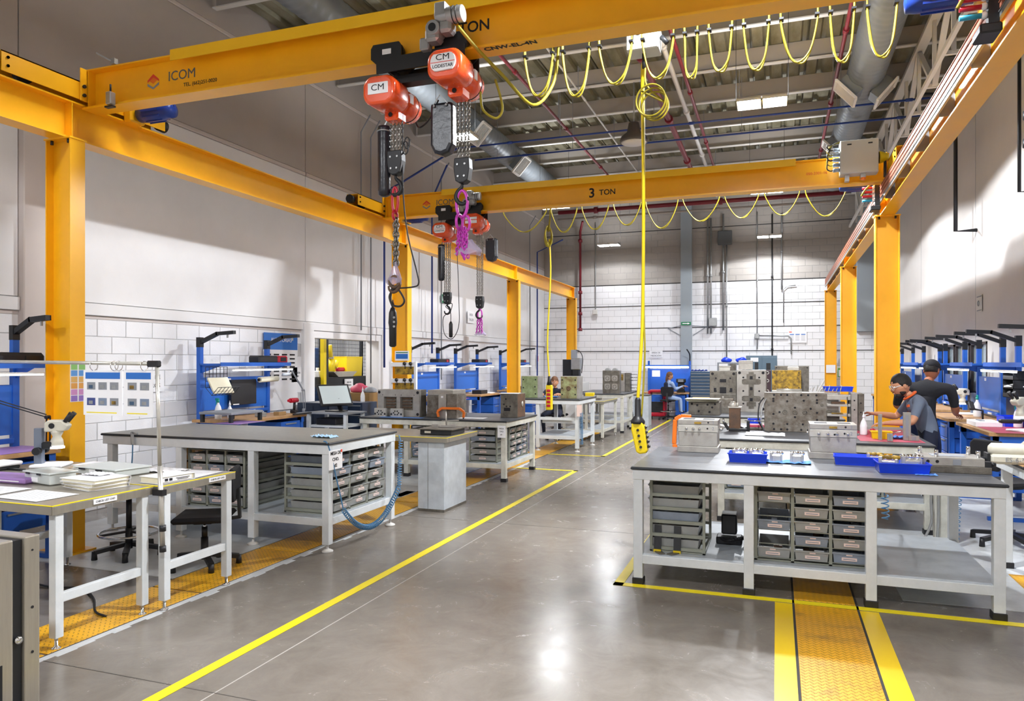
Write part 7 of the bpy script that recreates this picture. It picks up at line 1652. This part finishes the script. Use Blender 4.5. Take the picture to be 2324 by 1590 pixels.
# T5, T6, T7
table('low stainless table behind the green mold table', -4.45, -3.5, 15.6, 17.05, 0.86, (-4.4,-3.9,-3.54), (15.66,17.0), shelf=0.25, stainless=True, fm=FRAME2, foot='small', lw=0.055)
table('grey work table with the four cavity mold down the aisle', -4.6, -3.46, 17.55, 18.8, 0.94, (-4.5,-3.5), shelf=0.3, fm=FRAME2)
table('farthest left work table before the grey floor box', -4.9, -3.6, 19.2, 20.6, 0.92, (-4.8,-3.65), shelf=0.3, fm=FRAME2, edge=True)
t = thing('four_cavity_mold', 'dark steel mold with four square cavities on a table down the aisle', 'mold', (-3.8, 17.85, 0.941)); b = B(); b.box(-0.21,0.21,-0.1,0.1,0,0.56); part('cavity_plate', b, STEELD, t, bevel=0.004)
for sx in (-0.09,0.09):
    for z in (0.17,0.37):
        b = B(); b.prism([(sx-0.07,z-0.05),(sx-0.05,z-0.07),(sx+0.05,z-0.07),(sx+0.07,z-0.05),(sx+0.07,z+0.05),(sx+0.05,z+0.07),(sx-0.05,z+0.07),(sx-0.07,z+0.05)], -0.112,-0.1,axis='y'); o = part('square_core', b, STEEL, t); b = B(); b.ring((sx,-0.113,z),0.04,0.006,'y',16,5); part('core_ring', b, STEELD, o)
b = B(); b.cyl((-0.1,-0.08,0.56),(-0.1,0.08,0.56),0.06,n=16); b.cyl((0.08,-0.08,0.56),(0.08,0.08,0.56),0.06,n=16); part('top_roll', b, GREYM, t)
t = thing('pin_mold', 'steel mold with long protruding pins on the farthest left table', 'mold', (-3.8, 19.6, 0.921)); b = B(); b.box(-0.2,0.0,-0.12,0.12,0,0.5); part('mold_plate', b, STEEL, t, bevel=0.004); b = B(); b.box(0.01,0.14,-0.12,0.12,0,0.5); part('mold_plate', b, STEELD, t, bevel=0.004)
b = B()
for z in (0.1,0.18,0.3,0.38,0.46): b.cyl((0.14,-0.05,z),(0.32,-0.05,z),0.012,n=6)
part('pins', b, CHROME, t); b = B(); b.box(-0.16,-0.04,-0.125,-0.12,0.3,0.46); part('brass_insert', b, YELM, t)
t = thing('grey_pedestal', 'second pale grey sheet metal box at the end of the aisle tables', 'pedestal', (-3.55, 19.3-0.0, 0)); t.location = (-3.4, 19.9, 0); b = B(); b.box(-0.2,0.2,-0.25,0.25,0,0.8); part('sheet_body', b, SHELFG, t, bevel=0.004); b = B(); b.box(-0.2,0.2,-0.25,0.25,0.802,0.84); part('dark_top', b, STEELD, t)
coil_hose('blue coiled hose beside the second grey box', (-3.66,19.55,0.1), (-3.64,19.55,0.7), 0.03, 18, 0, 0.007)
t = thing('small_tool_unit', 'yellow and blue tool unit on the low stainless table', 'tool', (-3.95, 16.2, 0.862)); b = B(); b.box(-0.1,0.1,-0.06,0.06,0.05,0.16,c=0.01); part('yellow_body', b, YPEND, t); b = B(); b.cyl((-0.14,0,0.06),(0.14,0,0.06),0.05,n=12); b.box(-0.3,0.25,-0.1,0.1,0,0.04); part('unit_base', b, STEELD, t)
t = thing('edm_machine', 'tall grey machine head behind the right green mold', 'machine', (-5.35, 20.0, 0))
b = B(); b.box(-0.3,0.35,-0.3,0.4,0,1.15); part('machine_base', b, PURLW, t, bevel=0.01); b = B(); b.box(-0.3,-0.02,-0.05,0.3,1.15,1.78); part('dark_column', b, BLACK, t, bevel=0.008)
b = B(); b.box(-0.02,0.24,-0.2,0.1,1.5,1.82,c=0.015); part('head_box', b, GREYM, t); b = B(); b.box(-0.04,0.1,-0.12,0.05,1.82,2.05); part('top_motor', b, INKG, t, bevel=0.006)
b = B(); b.box(0.02,0.2,-0.18,0.05,1.3,1.5); part('quill', b, BLACK, t); b = B(); b.box(0.0,0.26,-0.28,0.0,1.12,1.25,c=0.01); part('yellow_guard', b, YPEND, t)
b = B(); b.tube(catmull([(0.05,-0.05,2.05),(0.2,-0.05,2.0),(0.28,-0.05,1.8),(0.26,-0.1,1.4)]),0.012); part('feed_cable', b, BLACKP, t)
# far shelf loads on the left benches
for i, (yc, l) in enumerate(((14.15,'first'),(16.43,'second'),(19.4,'third'))):
    t = thing('storage_case', 'dark plastic case on the shelf of the %s far left bench' % l, 'case', (-6.85, yc+0.3, 1.687)); b = B(); b.box(-0.1,0.12,-0.28,0.28,0,0.09,c=0.015); part('case_body', b, BLACKP, t); b = B(); b.box(0.121,0.125,0.1,0.2,0.02,0.07); part('latch', b, RED, t)
    t = thing('bench_clutter', 'white forms and a bin on the %s far left bench' % l, 'box', (-6.7, yc, 0.951)); b = B(); b.box(-0.1,0.14,-0.3,0.1,0,0.09,c=0.006); part('bin', b, BLACKP if i else GRIP, t); b = B(); b.box(-0.1,0.2,0.15,0.45,0,0.02); part('paper_pile', b, PAPER, t)
sheet('pink mat on the first far left bench', -6.3, 13.9, 0.951, 0.5, 0.7, 0, PINKM, 'bench_mat')
# monitor stand before the doorway
t = thing('computer_stand', 'white steel stand carrying the tilted touch screen', 'stand', (-6.35, 9.75, 0)); b = B(); b.box(-0.4,0.35,-0.28,0.28,0.92,0.945); part('stand_top', b, INKG, t, bevel=0.003)
for sx in (-0.35,0.3):
    for sy in (-0.24,0.24): b = B(); b.box(sx-0.025,sx+0.025,sy-0.025,sy+0.025,0,0.92); part('leg', b, FRAME, t)
for z in (0.45,0.72): b = B(); b.box(-0.35,0.3,-0.24,0.24,z,z+0.03); part('shelf', b, FRAME, t)
b = B(); b.box(-0.25,0.1,-0.2,0.15,0.755,0.85,c=0.01); part('printer', b, BLACKP, t)
t = thing('touch_monitor', 'tilted touch screen monitor on the white stand by the doorway', 'monitor', (-6.4, 9.75, 0.946)); b = B(); M_ = Matrix.Translation((0,0,0.25))@Matrix.Rotation(R(62),4,'Z')@Matrix.Rotation(R(-28),4,'X'); b.xf = M_; b.box(-0.27,0.27,-0.02,0.02,-0.18,0.18,c=0.006); part('bezel', b, BLACKP, t)
b = B(); b.xf = M_; b.box(-0.24,0.24,-0.0215,-0.02,-0.15,0.15); part('screen', b, SCREEN, t); b = B(); b.bar((0.02,0.03,0.2),(0.05,0.1,0.02),0.1,0.02); b.box(-0.12,0.15,-0.08,0.14,0,0.015); part('foot', b, BLACKP, t)
drawer_cabinet('low navy drawer cabinet with silver handles near the doorway', -6.72, 11.0-0.6+0.25, 0.5, 0.5, 1.03, 6, CABD)
t = thing('brown_panel_cabinet', 'brown drilled wooden cabinet behind the navy drawers', 'cabinet', (-7.0, 11.35, 0)); b = B(); b.box(-0.38,0.35,-0.15,0.2,0,1.17); part('cabinet_shell', b, mat('brown_panel','8B6A3A',0.6,var=0.1), t, bevel=0.006); bolts([(-0.3,1.1),(-0.1,1.1),(-0.3,0.9),(-0.3,0.4)], 0.015, -0.15, t)
t = thing('rag_heap', 'heap of pink and mixed rags on the brown cabinet', 'rags', (-7.0, 11.38, 1.171)); b = B(); b.ell((0.05,0,0.05),0.16,0.14,0.1,14,8,fn=lambda v:(v[0]+0.02*math.sin(40*v[1]),v[1],max(0.002,v[2]+0.015*math.sin(35*v[0])))); part('pink_rag', b, PINKM, t); b = B(); b.ell((0.25,0,0.03),0.12,0.12,0.07,14,8,fn=lambda v:(v[0],v[1]+0.02*math.sin(40*v[0]),max(0.002,v[2]))); part('grey_rag', b, INKG, t)
bottle('white aerosol can on the navy drawer cabinet', -6.6, 10.9, 1.03, 1.0, False, PAPER)
t = thing('slate_cabinet', 'dark slate bench cabinet left of the brown panel', 'cabinet', (-7.0, 10.35, 0)); b = B(); b.box(-0.3,0.3,-0.3,0.25,0,1.05); part('cabinet_shell', b, CABD, t, bevel=0.006); b = B(); b.box(-0.28,0.0,-0.306,-0.3,0.08,1.0); b.box(0.02,0.28,-0.306,-0.3,0.08,1.0); part('door', b, CABD, t)
# behind the doorway
t = thing('safety_post', 'yellow and black safety post in the doorway', 'post', (-7.95, 11.75, 0)); b = B(); b.box(-0.04,0.04,-0.05,0.03,0,2.4); part('yellow_face', b, YPEND, t); b = B(); b.box(-0.04,0.04,0.03,0.1,0,2.4); part('dark_face', b, BLACK, t)
t = thing('mesh_fence', 'black wire mesh fence behind the doorway', 'fence', (-8.7, 9.0, 0))
for yy in (9.3, 11.0, 12.75, 14.3, 15.9): b = B(); b.box(-8.73,-8.67,yy-0.03,yy+0.03,0,2.3); part('fence_post', b, BLACK, t, world=True)
b = B(); b.box(-8.71,-8.69,9.3,15.9,2.22,2.28); b.box(-8.71,-8.69,9.3,15.9,0.1,0.15)
yy = 9.4
while yy < 15.9: b.box(-8.704,-8.698,yy-0.003,yy+0.003,0.15,2.22); yy += 0.06
z = 0.25
while z < 2.2: b.box(-8.704,-8.698,9.3,15.9,z-0.003,z+0.003); z += 0.08
part('mesh', b, BLACK, t, world=True, stuff=True)
b = B(); b.box(-8.9,-8.86,9.0,16.0,2.36,2.42); o = part('yellow_rail', b, YPEND); tag(o, 'long yellow rail above the mesh fence', 'rail')
t = thing('blue_locker', 'blue cabinet with white sheets behind the mesh fence', 'cabinet', (-9.3, 12.6, 0)); b = B(); b.box(-0.3,0.3,-0.9,0.9,0,2.0); part('locker_shell', b, mat('locker_blue','27508F',0.45), t, bevel=0.01)
for (y, z) in ((-0.6,1.7),(-0.6,1.35),(0.25,1.75),(0.2,1.35)): b = B(); b.box(0.301,0.306,y-0.12,y+0.12,z-0.14,z+0.14); part('white_sheet', b, PAPER, t)
t = thing('side_counter', 'black counter with clutter just behind the doorway', 'counter', (-8.1, 12.3, 0)); b = B(); b.box(-0.3,0.12,-1.6,1.3,1.25,1.42); b.box(-0.3,0.12,-1.6,1.3,0,0.05); part('counter_beam', b, BLACK, t, bevel=0.005)
for y in (-1.5,1.2): b = B(); b.box(-0.28,0.1,y-0.03,y+0.03,0.05,1.25); part('leg', b, BLACK, t)
t = sign(-7.96, 12.62, 1.28, 0.3, 0.19, ['ÁREA DE', 'TORNEO'], 'white label plate on the black counter in the doorway', face='x', size=0.04)
t = thing('steel_tray', 'shallow steel tray on the black counter', 'tray', (-8.1, 12.5, 1.421)); b = B(); b.prism([(-0.25,0),(0.25,0),(0.42,0.1),(-0.42,0.1)], -0.15, 0.15, axis='x'); part('tray_shell', b, STAIN, t)
t = tray('yellow storage crate at the right side of the doorway', (-8.3, 13.15, 1.421), 0.3, 0.6, 0.4, 0, YBIN)
t = thing('vice_row', 'row of small steel fixtures on the counter behind the post', 'fixtures', (-8.1, 11.4, 1.421)); 
for k in range(4): b = B(); b.box(-0.08,0.08,-0.45+0.25*k,-0.3+0.25*k,0,0.08+0.04*(k%2),c=0.01); b.cyl((0,-0.38+0.25*k,0.08),(0,-0.38+0.25*k,0.18),0.03,n=10); part('fixture', b, PURLW, t)
t = thing('yellow_robot', 'yellow jointed tool on the counter behind the doorway', 'machine', (-8.25, 12.45, 1.421)); b = B(); b.cyl((0,0,0.1),(0,0.02,0.35),0.07,n=12); b.cyl((0,-0.05,0.38),(0,-0.08,0.62),0.06,n=12); b.cyl((0,0.12,0.18),(0,0.2,0.3),0.05,n=12); part('yellow_arm', b, YPEND, t); b = B(); b.box(-0.05,0.05,0.2,0.45,0.1,0.18,c=0.02); part('red_hose', b, RED, t)
# colour chart on the first column
t = thing('colour_chart', 'tall chart of coloured cells fixed to the first yellow column', 'chart', (-5.868, 4.88, 1.52))
b = B(); b.box(0,0.003,-0.075,0.075,-0.17,0.17); part('chart_sheet', b, PAPER, t)
for k, c in enumerate(('8CC46E','5E9ADB','E0B060','E2A04A','CF8FC4','9070C0')):
    mm = mat('chart_'+c, c, 0.6)
    for s in (-1,1):
        b = B(); z1 = 0.165-k*0.056; b.box(0.0032,0.005,min(s*0.008,s*0.07),max(s*0.008,s*0.07),z1-0.05,z1); part('colour_cell', b, mm, t)
t = thing('notice_sheet', 'white notice sheet on the slim right column by the back wall', 'sign', (1.42, 22.22, 1.52)); b = B(); b.box(-0.12,0.12,-0.004,0,-0.11,0.11); part('sheet', b, PAPER, t)
t = thing('green_poster', 'green dispenser poster on the white wall between the yellow columns', 'poster', (1.93, YB-0.03, 1.4)); b = B(); b.box(-0.22,0.22,-0.01,0,-0.13,0.13); part('board', b, mat('poster_green','6CB33F',0.5), t)
for s in (-1,1): b = B(); b.box(s*0.15-0.05,s*0.15+0.05,-0.014,-0.01,-0.11,0.08); part('dispenser', b, PAPER, t)
# foreground machined block at the lower left
t = thing('machined_block', 'large brushed steel machine block at the lower left picture corner', 'machine', (-3.8, 2.2, 0))
b = B(); b.box(-0.5,0.36,-0.7,0.315,0.0,0.85); part('main_block', b, STAIN, t, bevel=0.008)
b = B(); b.box(-0.5,0.345,0.318,0.367,0.0,0.84); part('groove_plate', b, BLACK, t)
b = B(); b.box(-0.5,0.36,0.37,0.45,0.0,0.85); part('end_plate', b, STAIN, t, bevel=0.006)
b = B()
for (y, z, r) in ((0.2,0.53,0.014),(0.41,0.5,0.007),(0.41,0.28,0.007),(0.41,0.78,0.005)): b.cyl((0.355,y,z),(0.3625,y,z),r,n=14)
part('bolt_holes', b, HOLE, t, stuff=True)
b = B(); b.box(0.355,0.3625,-0.3,0.26,0.02,0.27); part('dark_window', b, BLACK, t)
b = B(); b.lathe([(0.006,0),(0.02,0.005),(0.018,0.02),(0.004,0.022)], (0.345,0.342,0.36), 12, axis='x'); part('socket_screw', b, CHROME, t)
# ================= people =================
def head_geo(c, yaw, pitch, skinm, hair, s=1.0, cap=None, beard=False, glasses=False, long=False):
    """face points to local -Y before yaw; returns builders for the body mesh and the separate hair / gear"""
    M = Matrix.Translation(Vector(c)) @ Matrix.Rotation(yaw, 4, 'Z') @ Matrix.Rotation(pitch, 4, 'X') @ Matrix.Scale(s, 4)
    def shape(v):
        x, y, z = v
        if z < 0:
            k = 1 + z*2.6; x *= max(0.45, k + 0.12); 
            if y < 0: y *= 1 - z*0.25
            else: y *= max(0.55, 1 + z*3)
        g = lambda a, b_, r: math.exp(-((x-a)**2+(z-b_)**2)/r)
        if y < 0:
            y -= 0.026*math.exp(-(x*x)/0.00014)*math.exp(-((z+0.022)**2)/0.0006)      # nose
            y += 0.010*(g(0.032,0.008,0.00035)+g(-0.032,0.008,0.00035))                # eye sockets
            y -= 0.006*math.exp(-((z-0.03)**2)/0.0002)*math.exp(-(x*x)/0.003)          # brow
            y -= 0.005*math.exp(-(x*x)/0.0006)*math.exp(-((z+0.062)**2)/0.0002)        # lips
            y -= 0.008*math.exp(-(x*x)/0.0007)*math.exp(-((z+0.1)**2)/0.0005)          # chin
        return (x, y, z)
    hb = B(); hb.xf = M
    hb.ell((0,0,0), 0.076, 0.094, 0.118, 32, 28, mi=0, fn=shape)
    for sx in (-1,1):
        hb.ell((sx*0.077,0.012,-0.008),0.01,0.02,0.032,10,8,mi=0)
        hb.ell((sx*0.032,-0.078,0.009),0.013,0.009,0.009,10,8,mi=4); hb.ell((sx*0.032,-0.086,0.009),0.006,0.004,0.006,8,6,mi=5)
    hb.ell((0,-0.096,-0.062),0.022,0.008,0.006,10,6,mi=6)
    ex = []
    hh = B(); hh.xf = M
    def hf(v):
        x, y, z = v
        if y < -0.02 and z < 0.055: z = 0.055 + (z-0.055)*0.1; y = max(y, -0.088)
        if z < -0.03: z = -0.03 + (z+0.03)*0.25
        return (x + 0.003*math.sin(90*z), y + 0.003*math.sin(80*x), z)
    hh.ell((0,0.012,0.022), 0.084, 0.1, 0.108, 24, 18, fn=hf); 
    if long: hh.ell((0.0,0.08,-0.07),0.05,0.04,0.13,14,10)
    ex.append(('hair', hh, hair))
    if beard:
        bb = B(); bb.xf = M
        def bf(v):
            x, y, z = v; return (x, y, z)
        bb.ell((0,-0.05,-0.093),0.042,0.05,0.028,16,10); bb.ell((0,-0.103,-0.047),0.022,0.005,0.004,10,6)
        for sx in (-1,1): bb.ell((sx*0.05,-0.02,-0.062),0.012,0.034,0.036,10,8)
        ex.append(('beard', bb, hair))
    if glasses:
        gb = B(); gb.xf = M
        for sx in (-1,1): gb.ring((sx*0.034,-0.098,0.006),0.026,0.0028,'y',18,5,sx=1.15); gb.bar((sx*0.064,-0.094,0.01),(sx*0.078,0.02,0.008),0.004,0.008)
        gb.bar((-0.008,-0.1,0.01),(0.008,-0.1,0.01),0.004); ex.append(('safety_glasses', gb, CLEARB))
    if cap:
        cb = B(); cb.xf = M
        cb.ell((0,0.005,0.04),0.09,0.108,0.09,24,14,fn=lambda v:(v[0],v[1],max(v[2],0.03))); cb.prism([(-0.07,-0.07),(-0.06,-0.13),(-0.03,-0.165),(0.03,-0.165),(0.06,-0.13),(0.07,-0.07)],0.032,0.04); ex.append(('cap', cb, cap))
    return hb, ex
def hand_nodes(V, E, Rd, w, wi, d, up, curl=0.5, s=1.0, side=1):
    """wrist index wi at w; d = hand direction, up = back-of-hand normal"""
    d = Vector(d).normalized(); up = Vector(up); up = (up - d*up.dot(d)).normalized(); a = d.cross(up).normalized()*side
    w = Vector(w)
    def add(p, r, par): V.append(p); Rd.append(r); E.append((par, len(V)-1)); return len(V)-1
    palm = add(w + d*0.045*s, (0.03*s,0.018*s), wi); palm2 = add(w + d*0.075*s, (0.034*s,0.015*s), palm)
    for k, (off, L) in enumerate(((-0.031,0.066),(-0.0105,0.075),(0.0105,0.07),(0.031,0.055))):
        b0 = add(w + d*0.088*s + a*off*s, (0.0095*s,0.0095*s), palm2); p = w + d*0.088*s + a*off*s; dirn = d.copy(); prev = b0
        for q in range(3):
            dirn = (dirn - up*curl*(0.45+0.15*q)).normalized(); p = p + dirn*L*s/2.7; prev = add(p, (0.0085*s-q*0.0008,)*2, prev)
    t1 = add(w + d*0.04*s - a*0.034*s - up*0.006*s, (0.012*s,)*2, palm); t2 = add(w + d*0.068*s - a*0.052*s - up*0.018*s, (0.0105*s,)*2, t1); add(w + d*0.093*s - a*0.048*s - up*0.03*s, (0.0085*s,)*2, t2)
def person(label, J, head, mats, sleeves=0.25, hands=(None,None), group=None, build=1.0, collar=None, root=(0,0,0)):
    """J: joint dict in world coords: pelvis, waist, chest, neck, headbase, lsho,lelb,lwri, rsho.., lhip,lknee,lank,ltoe, r.."""
    skinm, shirt, pants, shoes = mats
    t = thing('person', label, 'person', (J['pelvis'][0], J['pelvis'][1], root[2]))
    V, E, Rd = [], [], []
    def n(k, r, par=None):
        V.append(Vector(J[k])); Rd.append((r*build, r*build) if not isinstance(r, tuple) else (r[0]*build, r[1]*build))
        i = len(V)-1
        if par is not None: E.append((par, i))
        return i
    def mid(a, b_, f): return Vector(J[a]).lerp(Vector(J[b_]), f)
    pe = n('pelvis', 0.14); wa = n('waist', 0.135, pe); ch = n('chest', 0.15, wa)
    J['uchest'] = mid('chest','neck',0.55); uc = n('uchest', 0.11, ch); ne = n('neck', 0.055, uc); hb_ = n('headbase', 0.05, ne)
    segs = [(J['pelvis'],J['waist'],1),(J['waist'],J['neck'],1)]
    for s in ('l','r'):
        J[s+'c'] = mid('uchest', s+'sho', 0.55); c = n(s+'c', 0.085, uc); sh = n(s+'sho', 0.066, c); J[s+'ua'] = mid(s+'sho', s+'elb', 0.5); ua = n(s+'ua', 0.052, sh)
        el = n(s+'elb', 0.04, ua); J[s+'fa'] = mid(s+'elb', s+'wri', 0.35); fa = n(s+'fa', 0.041, el); wr = n(s+'wri', 0.026, fa)
        hd = hands[0 if s == 'l' else 1]
        if hd: hand_nodes(V, E, Rd, J[s+'wri'], wr, hd[0], hd[1], hd[2], 1.0, 1 if s == 'l' else -1)
        hp = n(s+'hip', 0.095, pe); J[s+'th'] = mid(s+'hip', s+'knee', 0.5); th = n(s+'th', 0.082, hp); kn = n(s+'knee', 0.06, th)
        J[s+'cf'] = mid(s+'knee', s+'ank', 0.35); cf = n(s+'cf', 0.056, kn); an = n(s+'ank', 0.042, cf); J[s+'heel'] = Vector(J[s+'ank'])+Vector((0,0,-0.045)); he = n(s+'heel', 0.042, an); n(s+'toe', 0.035, he)
        E[-1] = (he, len(V)-1)
    me = bpy.data.meshes.new('skel'); me.from_pydata(V, E, []); so = bpy.data.objects.new('skel', me); COL.objects.link(so)
    sk = so.modifiers.new('s', 'SKIN'); sk.use_smooth_shade = True; sk.branch_smoothing = 0.6
    for i, v in enumerate(me.skin_vertices[0].data): v.radius = Rd[i]; v.use_root = (i == 0)
    sb = so.modifiers.new('d', 'SUBSURF'); sb.levels = 2; sb.render_levels = 2
    bpy.context.view_layer.update()
    ev = so.evaluated_get(bpy.context.evaluated_depsgraph_get()); bm_ = bpy.data.meshes.new_from_object(ev)
    bpy.data.objects.remove(so)
    vs = [tuple(v.co) for v in bm_.vertices]; fs = [tuple(p.vertices) for p in bm_.polygons]
    hb, ex = head
    def segd(p, a, c):
        a, c = Vector(a), Vector(c); ab = c-a; u = max(0, min(1, (p-a).dot(ab)/max(1e-9, ab.dot(ab)))); return (p-(a+ab*u)).length, u
    bones = [('torso', J['waist'], J['uchest'])] + [('hip', J['pelvis'], J['waist'])] + [('neck', J['neck'], J['headbase'])]
    for s in ('l','r'):
        bones += [('sho', J['uchest'], J[s+'sho']), ('ua', J[s+'sho'], J[s+'elb']), ('fa', J[s+'elb'], J[s+'wri']), ('hand', J[s+'wri'], Vector(J[s+'wri'])+(Vector(J[s+'wri'])-Vector(J[s+'elb'])).normalized()*0.2),
                  ('leg', J[s+'hip'], J[s+'knee']), ('leg', J[s+'knee'], J[s+'ank']), ('foot', J[s+'heel'], J[s+'toe'])]
    b = B(); b.v = vs
    for f in fs:
        p = Vector((0,0,0))
        for i in f: p += Vector(vs[i])
        p /= len(f); best = min(((segd(p, a, c)[0]-{'torso':0.1,'hip':0.1,'sho':0.06,'leg':0.05}.get(k,0.03), k, segd(p, a, c)[1]) for k, a, c in bones), key=lambda q: q[0])
        k, u = best[1], best[2]; mi = 1
        if k in ('leg',): mi = 2
        elif k == 'hip': mi = 2 if u < 0.35 else 1
        elif k == 'foot': mi = 3
        elif k == 'neck': mi = 0 if u > 0.05 else 1
        elif k == 'hand': mi = 0
        elif k == 'ua': mi = 1 if u < sleeves else 0
        elif k == 'fa': mi = 1 if sleeves > 1 else 0
        b.f.append(list(f)); b.m.append(mi); b.sm.append(True)
    off = len(vs)
    for v in hb.v: b.v.append(v)
    for f, m_, s_ in zip(hb.f, hb.m, hb.sm): b.f.append([i+off for i in f]); b.m.append(m_); b.sm.append(s_)
    part('body', b, [skinm, shirt, pants, shoes, PAPER, EYE, LIP], t, world=True)
    for nm, eb, m_ in ex: part(nm, eb, m_, t, world=True)
    return t
V3 = Vector
# man in glasses leaning over the second right table, facing -X
cx, cy = 1.78, 9.75
hd = head_geo((1.38, 9.72, 1.43), R(-80), R(22), SKIN, HAIR, 1.1, beard=True, glasses=True)
J = dict(pelvis=(1.84,9.8,0.86), waist=(1.82,9.79,1.0), chest=(1.76,9.76,1.14), neck=(1.65,9.74,1.3), headbase=(1.6,9.73,1.36),
    lsho=(1.72,9.56,1.25), lelb=(1.63,9.42,1.02), lwri=(1.36,9.46,1.0), rsho=(1.70,9.94,1.25), relb=(1.55,10.05,1.04), rwri=(1.3,9.92,1.08),
    lhip=(1.85,9.7,0.82), lknee=(1.82,9.68,0.45), lank=(1.84,9.68,0.09), ltoe=(1.68,9.68,0.04), rhip=(1.85,9.9,0.82), rknee=(1.82,9.92,0.45), rank=(1.85,9.92,0.09), rtoe=(1.69,9.93,0.04))
SH = lambda q: tuple((q[0]-0.17, q[1], q[2]))
J = {k: SH(v) for k, v in J.items()}
p = person('bearded man in safety glasses and grey blue shirt working at the second table', J, hd, (SKIN, SHIRT, NAVY, BLACKP), 0.75, (((-1,0,-0.1),(0,0,1),0.5), ((-1,-0.1,0.1),(0,0.3,1),0.7)), build=1.05)
b = B(); cpt = Vector((1.478, 9.737, 1.31)); pts = []
for k in range(14):
    a = 2*math.pi*k/14; pts.append(cpt + Vector((0.06*math.cos(a), 0.07*math.sin(a), 0.045*math.cos(a))))
b.tube(pts, 0.013, 6, closed=True); part('orange_collar', b, COLLAR, p, world=True)
b = B(); b.bar((1.435,9.64,1.19),(1.445,9.57,1.2),0.012,0.03); part('chest_emblem', b, COLLAR, p, world=True)
# man in black, seen from behind
hd = head_geo((1.86, 10.62, 1.6), R(150), R(14), SKIN2, HAIR, 1.08, cap=BLACKF)
J = dict(pelvis=(1.88,10.42,0.92), waist=(1.88,10.43,1.06), chest=(1.9,10.47,1.24), neck=(1.96,10.55,1.45), headbase=(1.99,10.59,1.51),
    lsho=(1.72,10.55,1.38), lelb=(1.68,10.72,1.14), lwri=(1.9,10.86,1.04), rsho=(2.14,10.44,1.38), relb=(2.2,10.52,1.13), rwri=(2.3,10.74,1.04),
    lhip=(1.79,10.44,0.88), lknee=(1.80,10.45,0.48), lank=(1.79,10.42,0.09), ltoe=(1.84,10.57,0.04), rhip=(1.98,10.40,0.88), rknee=(2.0,10.41,0.48), rank=(2.0,10.37,0.09), rtoe=(2.05,10.52,0.04))
J = {k: (v[0]*1.0+(-0.15 if not k.startswith('l') or k in ('lwri',) else -0.21)+(0.05 if k in ('rsho','relb') else 0), v[1], v[2]) for k, v in J.items()}
p = person('man in a black shirt, black cap and blue jeans standing with his back turned', J, hd, (SKIN2, SHIRTB, JEANS, BLACKP), 0.9, (((0.6,0.7,-0.2),(0,0,1),0.5), ((0.5,0.8,-0.2),(0,0,1),0.5)), build=1.25)
# seated man behind the green molds
hd = head_geo((-4.6, 15.6, 1.27), R(8), R(18), SKIN, HAIRB, 1.0)
J = dict(pelvis=(-4.6,15.75,0.66), waist=(-4.6,15.74,0.8), chest=(-4.6,15.7,0.96), neck=(-4.6,15.66,1.12), headbase=(-4.6,15.63,1.18),
    lsho=(-4.42,15.66,1.08), lelb=(-4.36,15.4,0.98), lwri=(-4.4,15.1,1.03), rsho=(-4.78,15.66,1.08), relb=(-4.84,15.4,0.98), rwri=(-4.78,15.1,1.03),
    lhip=(-4.5,15.7,0.62), lknee=(-4.42,15.3,0.56), lank=(-4.4,15.3,0.2), ltoe=(-4.4,15.14,0.15), rhip=(-4.7,15.7,0.62), rknee=(-4.78,15.3,0.56), rank=(-4.76,15.32,0.2), rtoe=(-4.77,15.16,0.15))
p = person('dark haired man in navy clothes seated behind the green molds', J, hd, (SKIN, NAVY, NAVY, BLACKP), 0.8, (((0,-1,-0.1),(0,0,1),0.5), ((0,-1,-0.1),(0,0,1),0.5)), build=0.9)
# woman at the measuring bench, seen from the side
hd = head_geo((-2.98, 22.18, 1.3), R(120), R(10), SKIN, HAIRB, 0.98, long=True)
J = dict(pelvis=(-3.02,22.15,0.7), waist=(-3.02,22.16,0.83), chest=(-3.01,22.17,0.98), neck=(-3.0,22.18,1.14), headbase=(-2.99,22.18,1.2),
    lsho=(-3.1,22.3,1.1), lelb=(-2.95,22.42,0.92), lwri=(-2.75,22.5,0.95), rsho=(-2.9,22.06,1.1), relb=(-2.8,22.12,0.9), rwri=(-2.62,22.35,1.0),
    lhip=(-3.05,22.25,0.66), lknee=(-2.72,22.35,0.62), lank=(-2.7,22.35,0.28), ltoe=(-2.6,22.4,0.25), rhip=(-3.0,22.05,0.66), rknee=(-2.66,22.15,0.62), rank=(-2.64,22.16,0.28), rtoe=(-2.54,22.2,0.25))
p = person('woman with tied hair in a light blue shirt seated at the measuring bench', J, hd, (SKIN, LBLUE, LBLUE, BLACKP), 1.2, (((0.8,0.4,0),(0,0,1),0.5), ((0.8,0.4,0),(0,0,1),0.5)), build=0.85)
b = B(); b.box(-3.14,-3.02,22.02,22.32,0.8,1.12,c=0.04); part('navy_vest_back', b, NAVY, p, world=True)
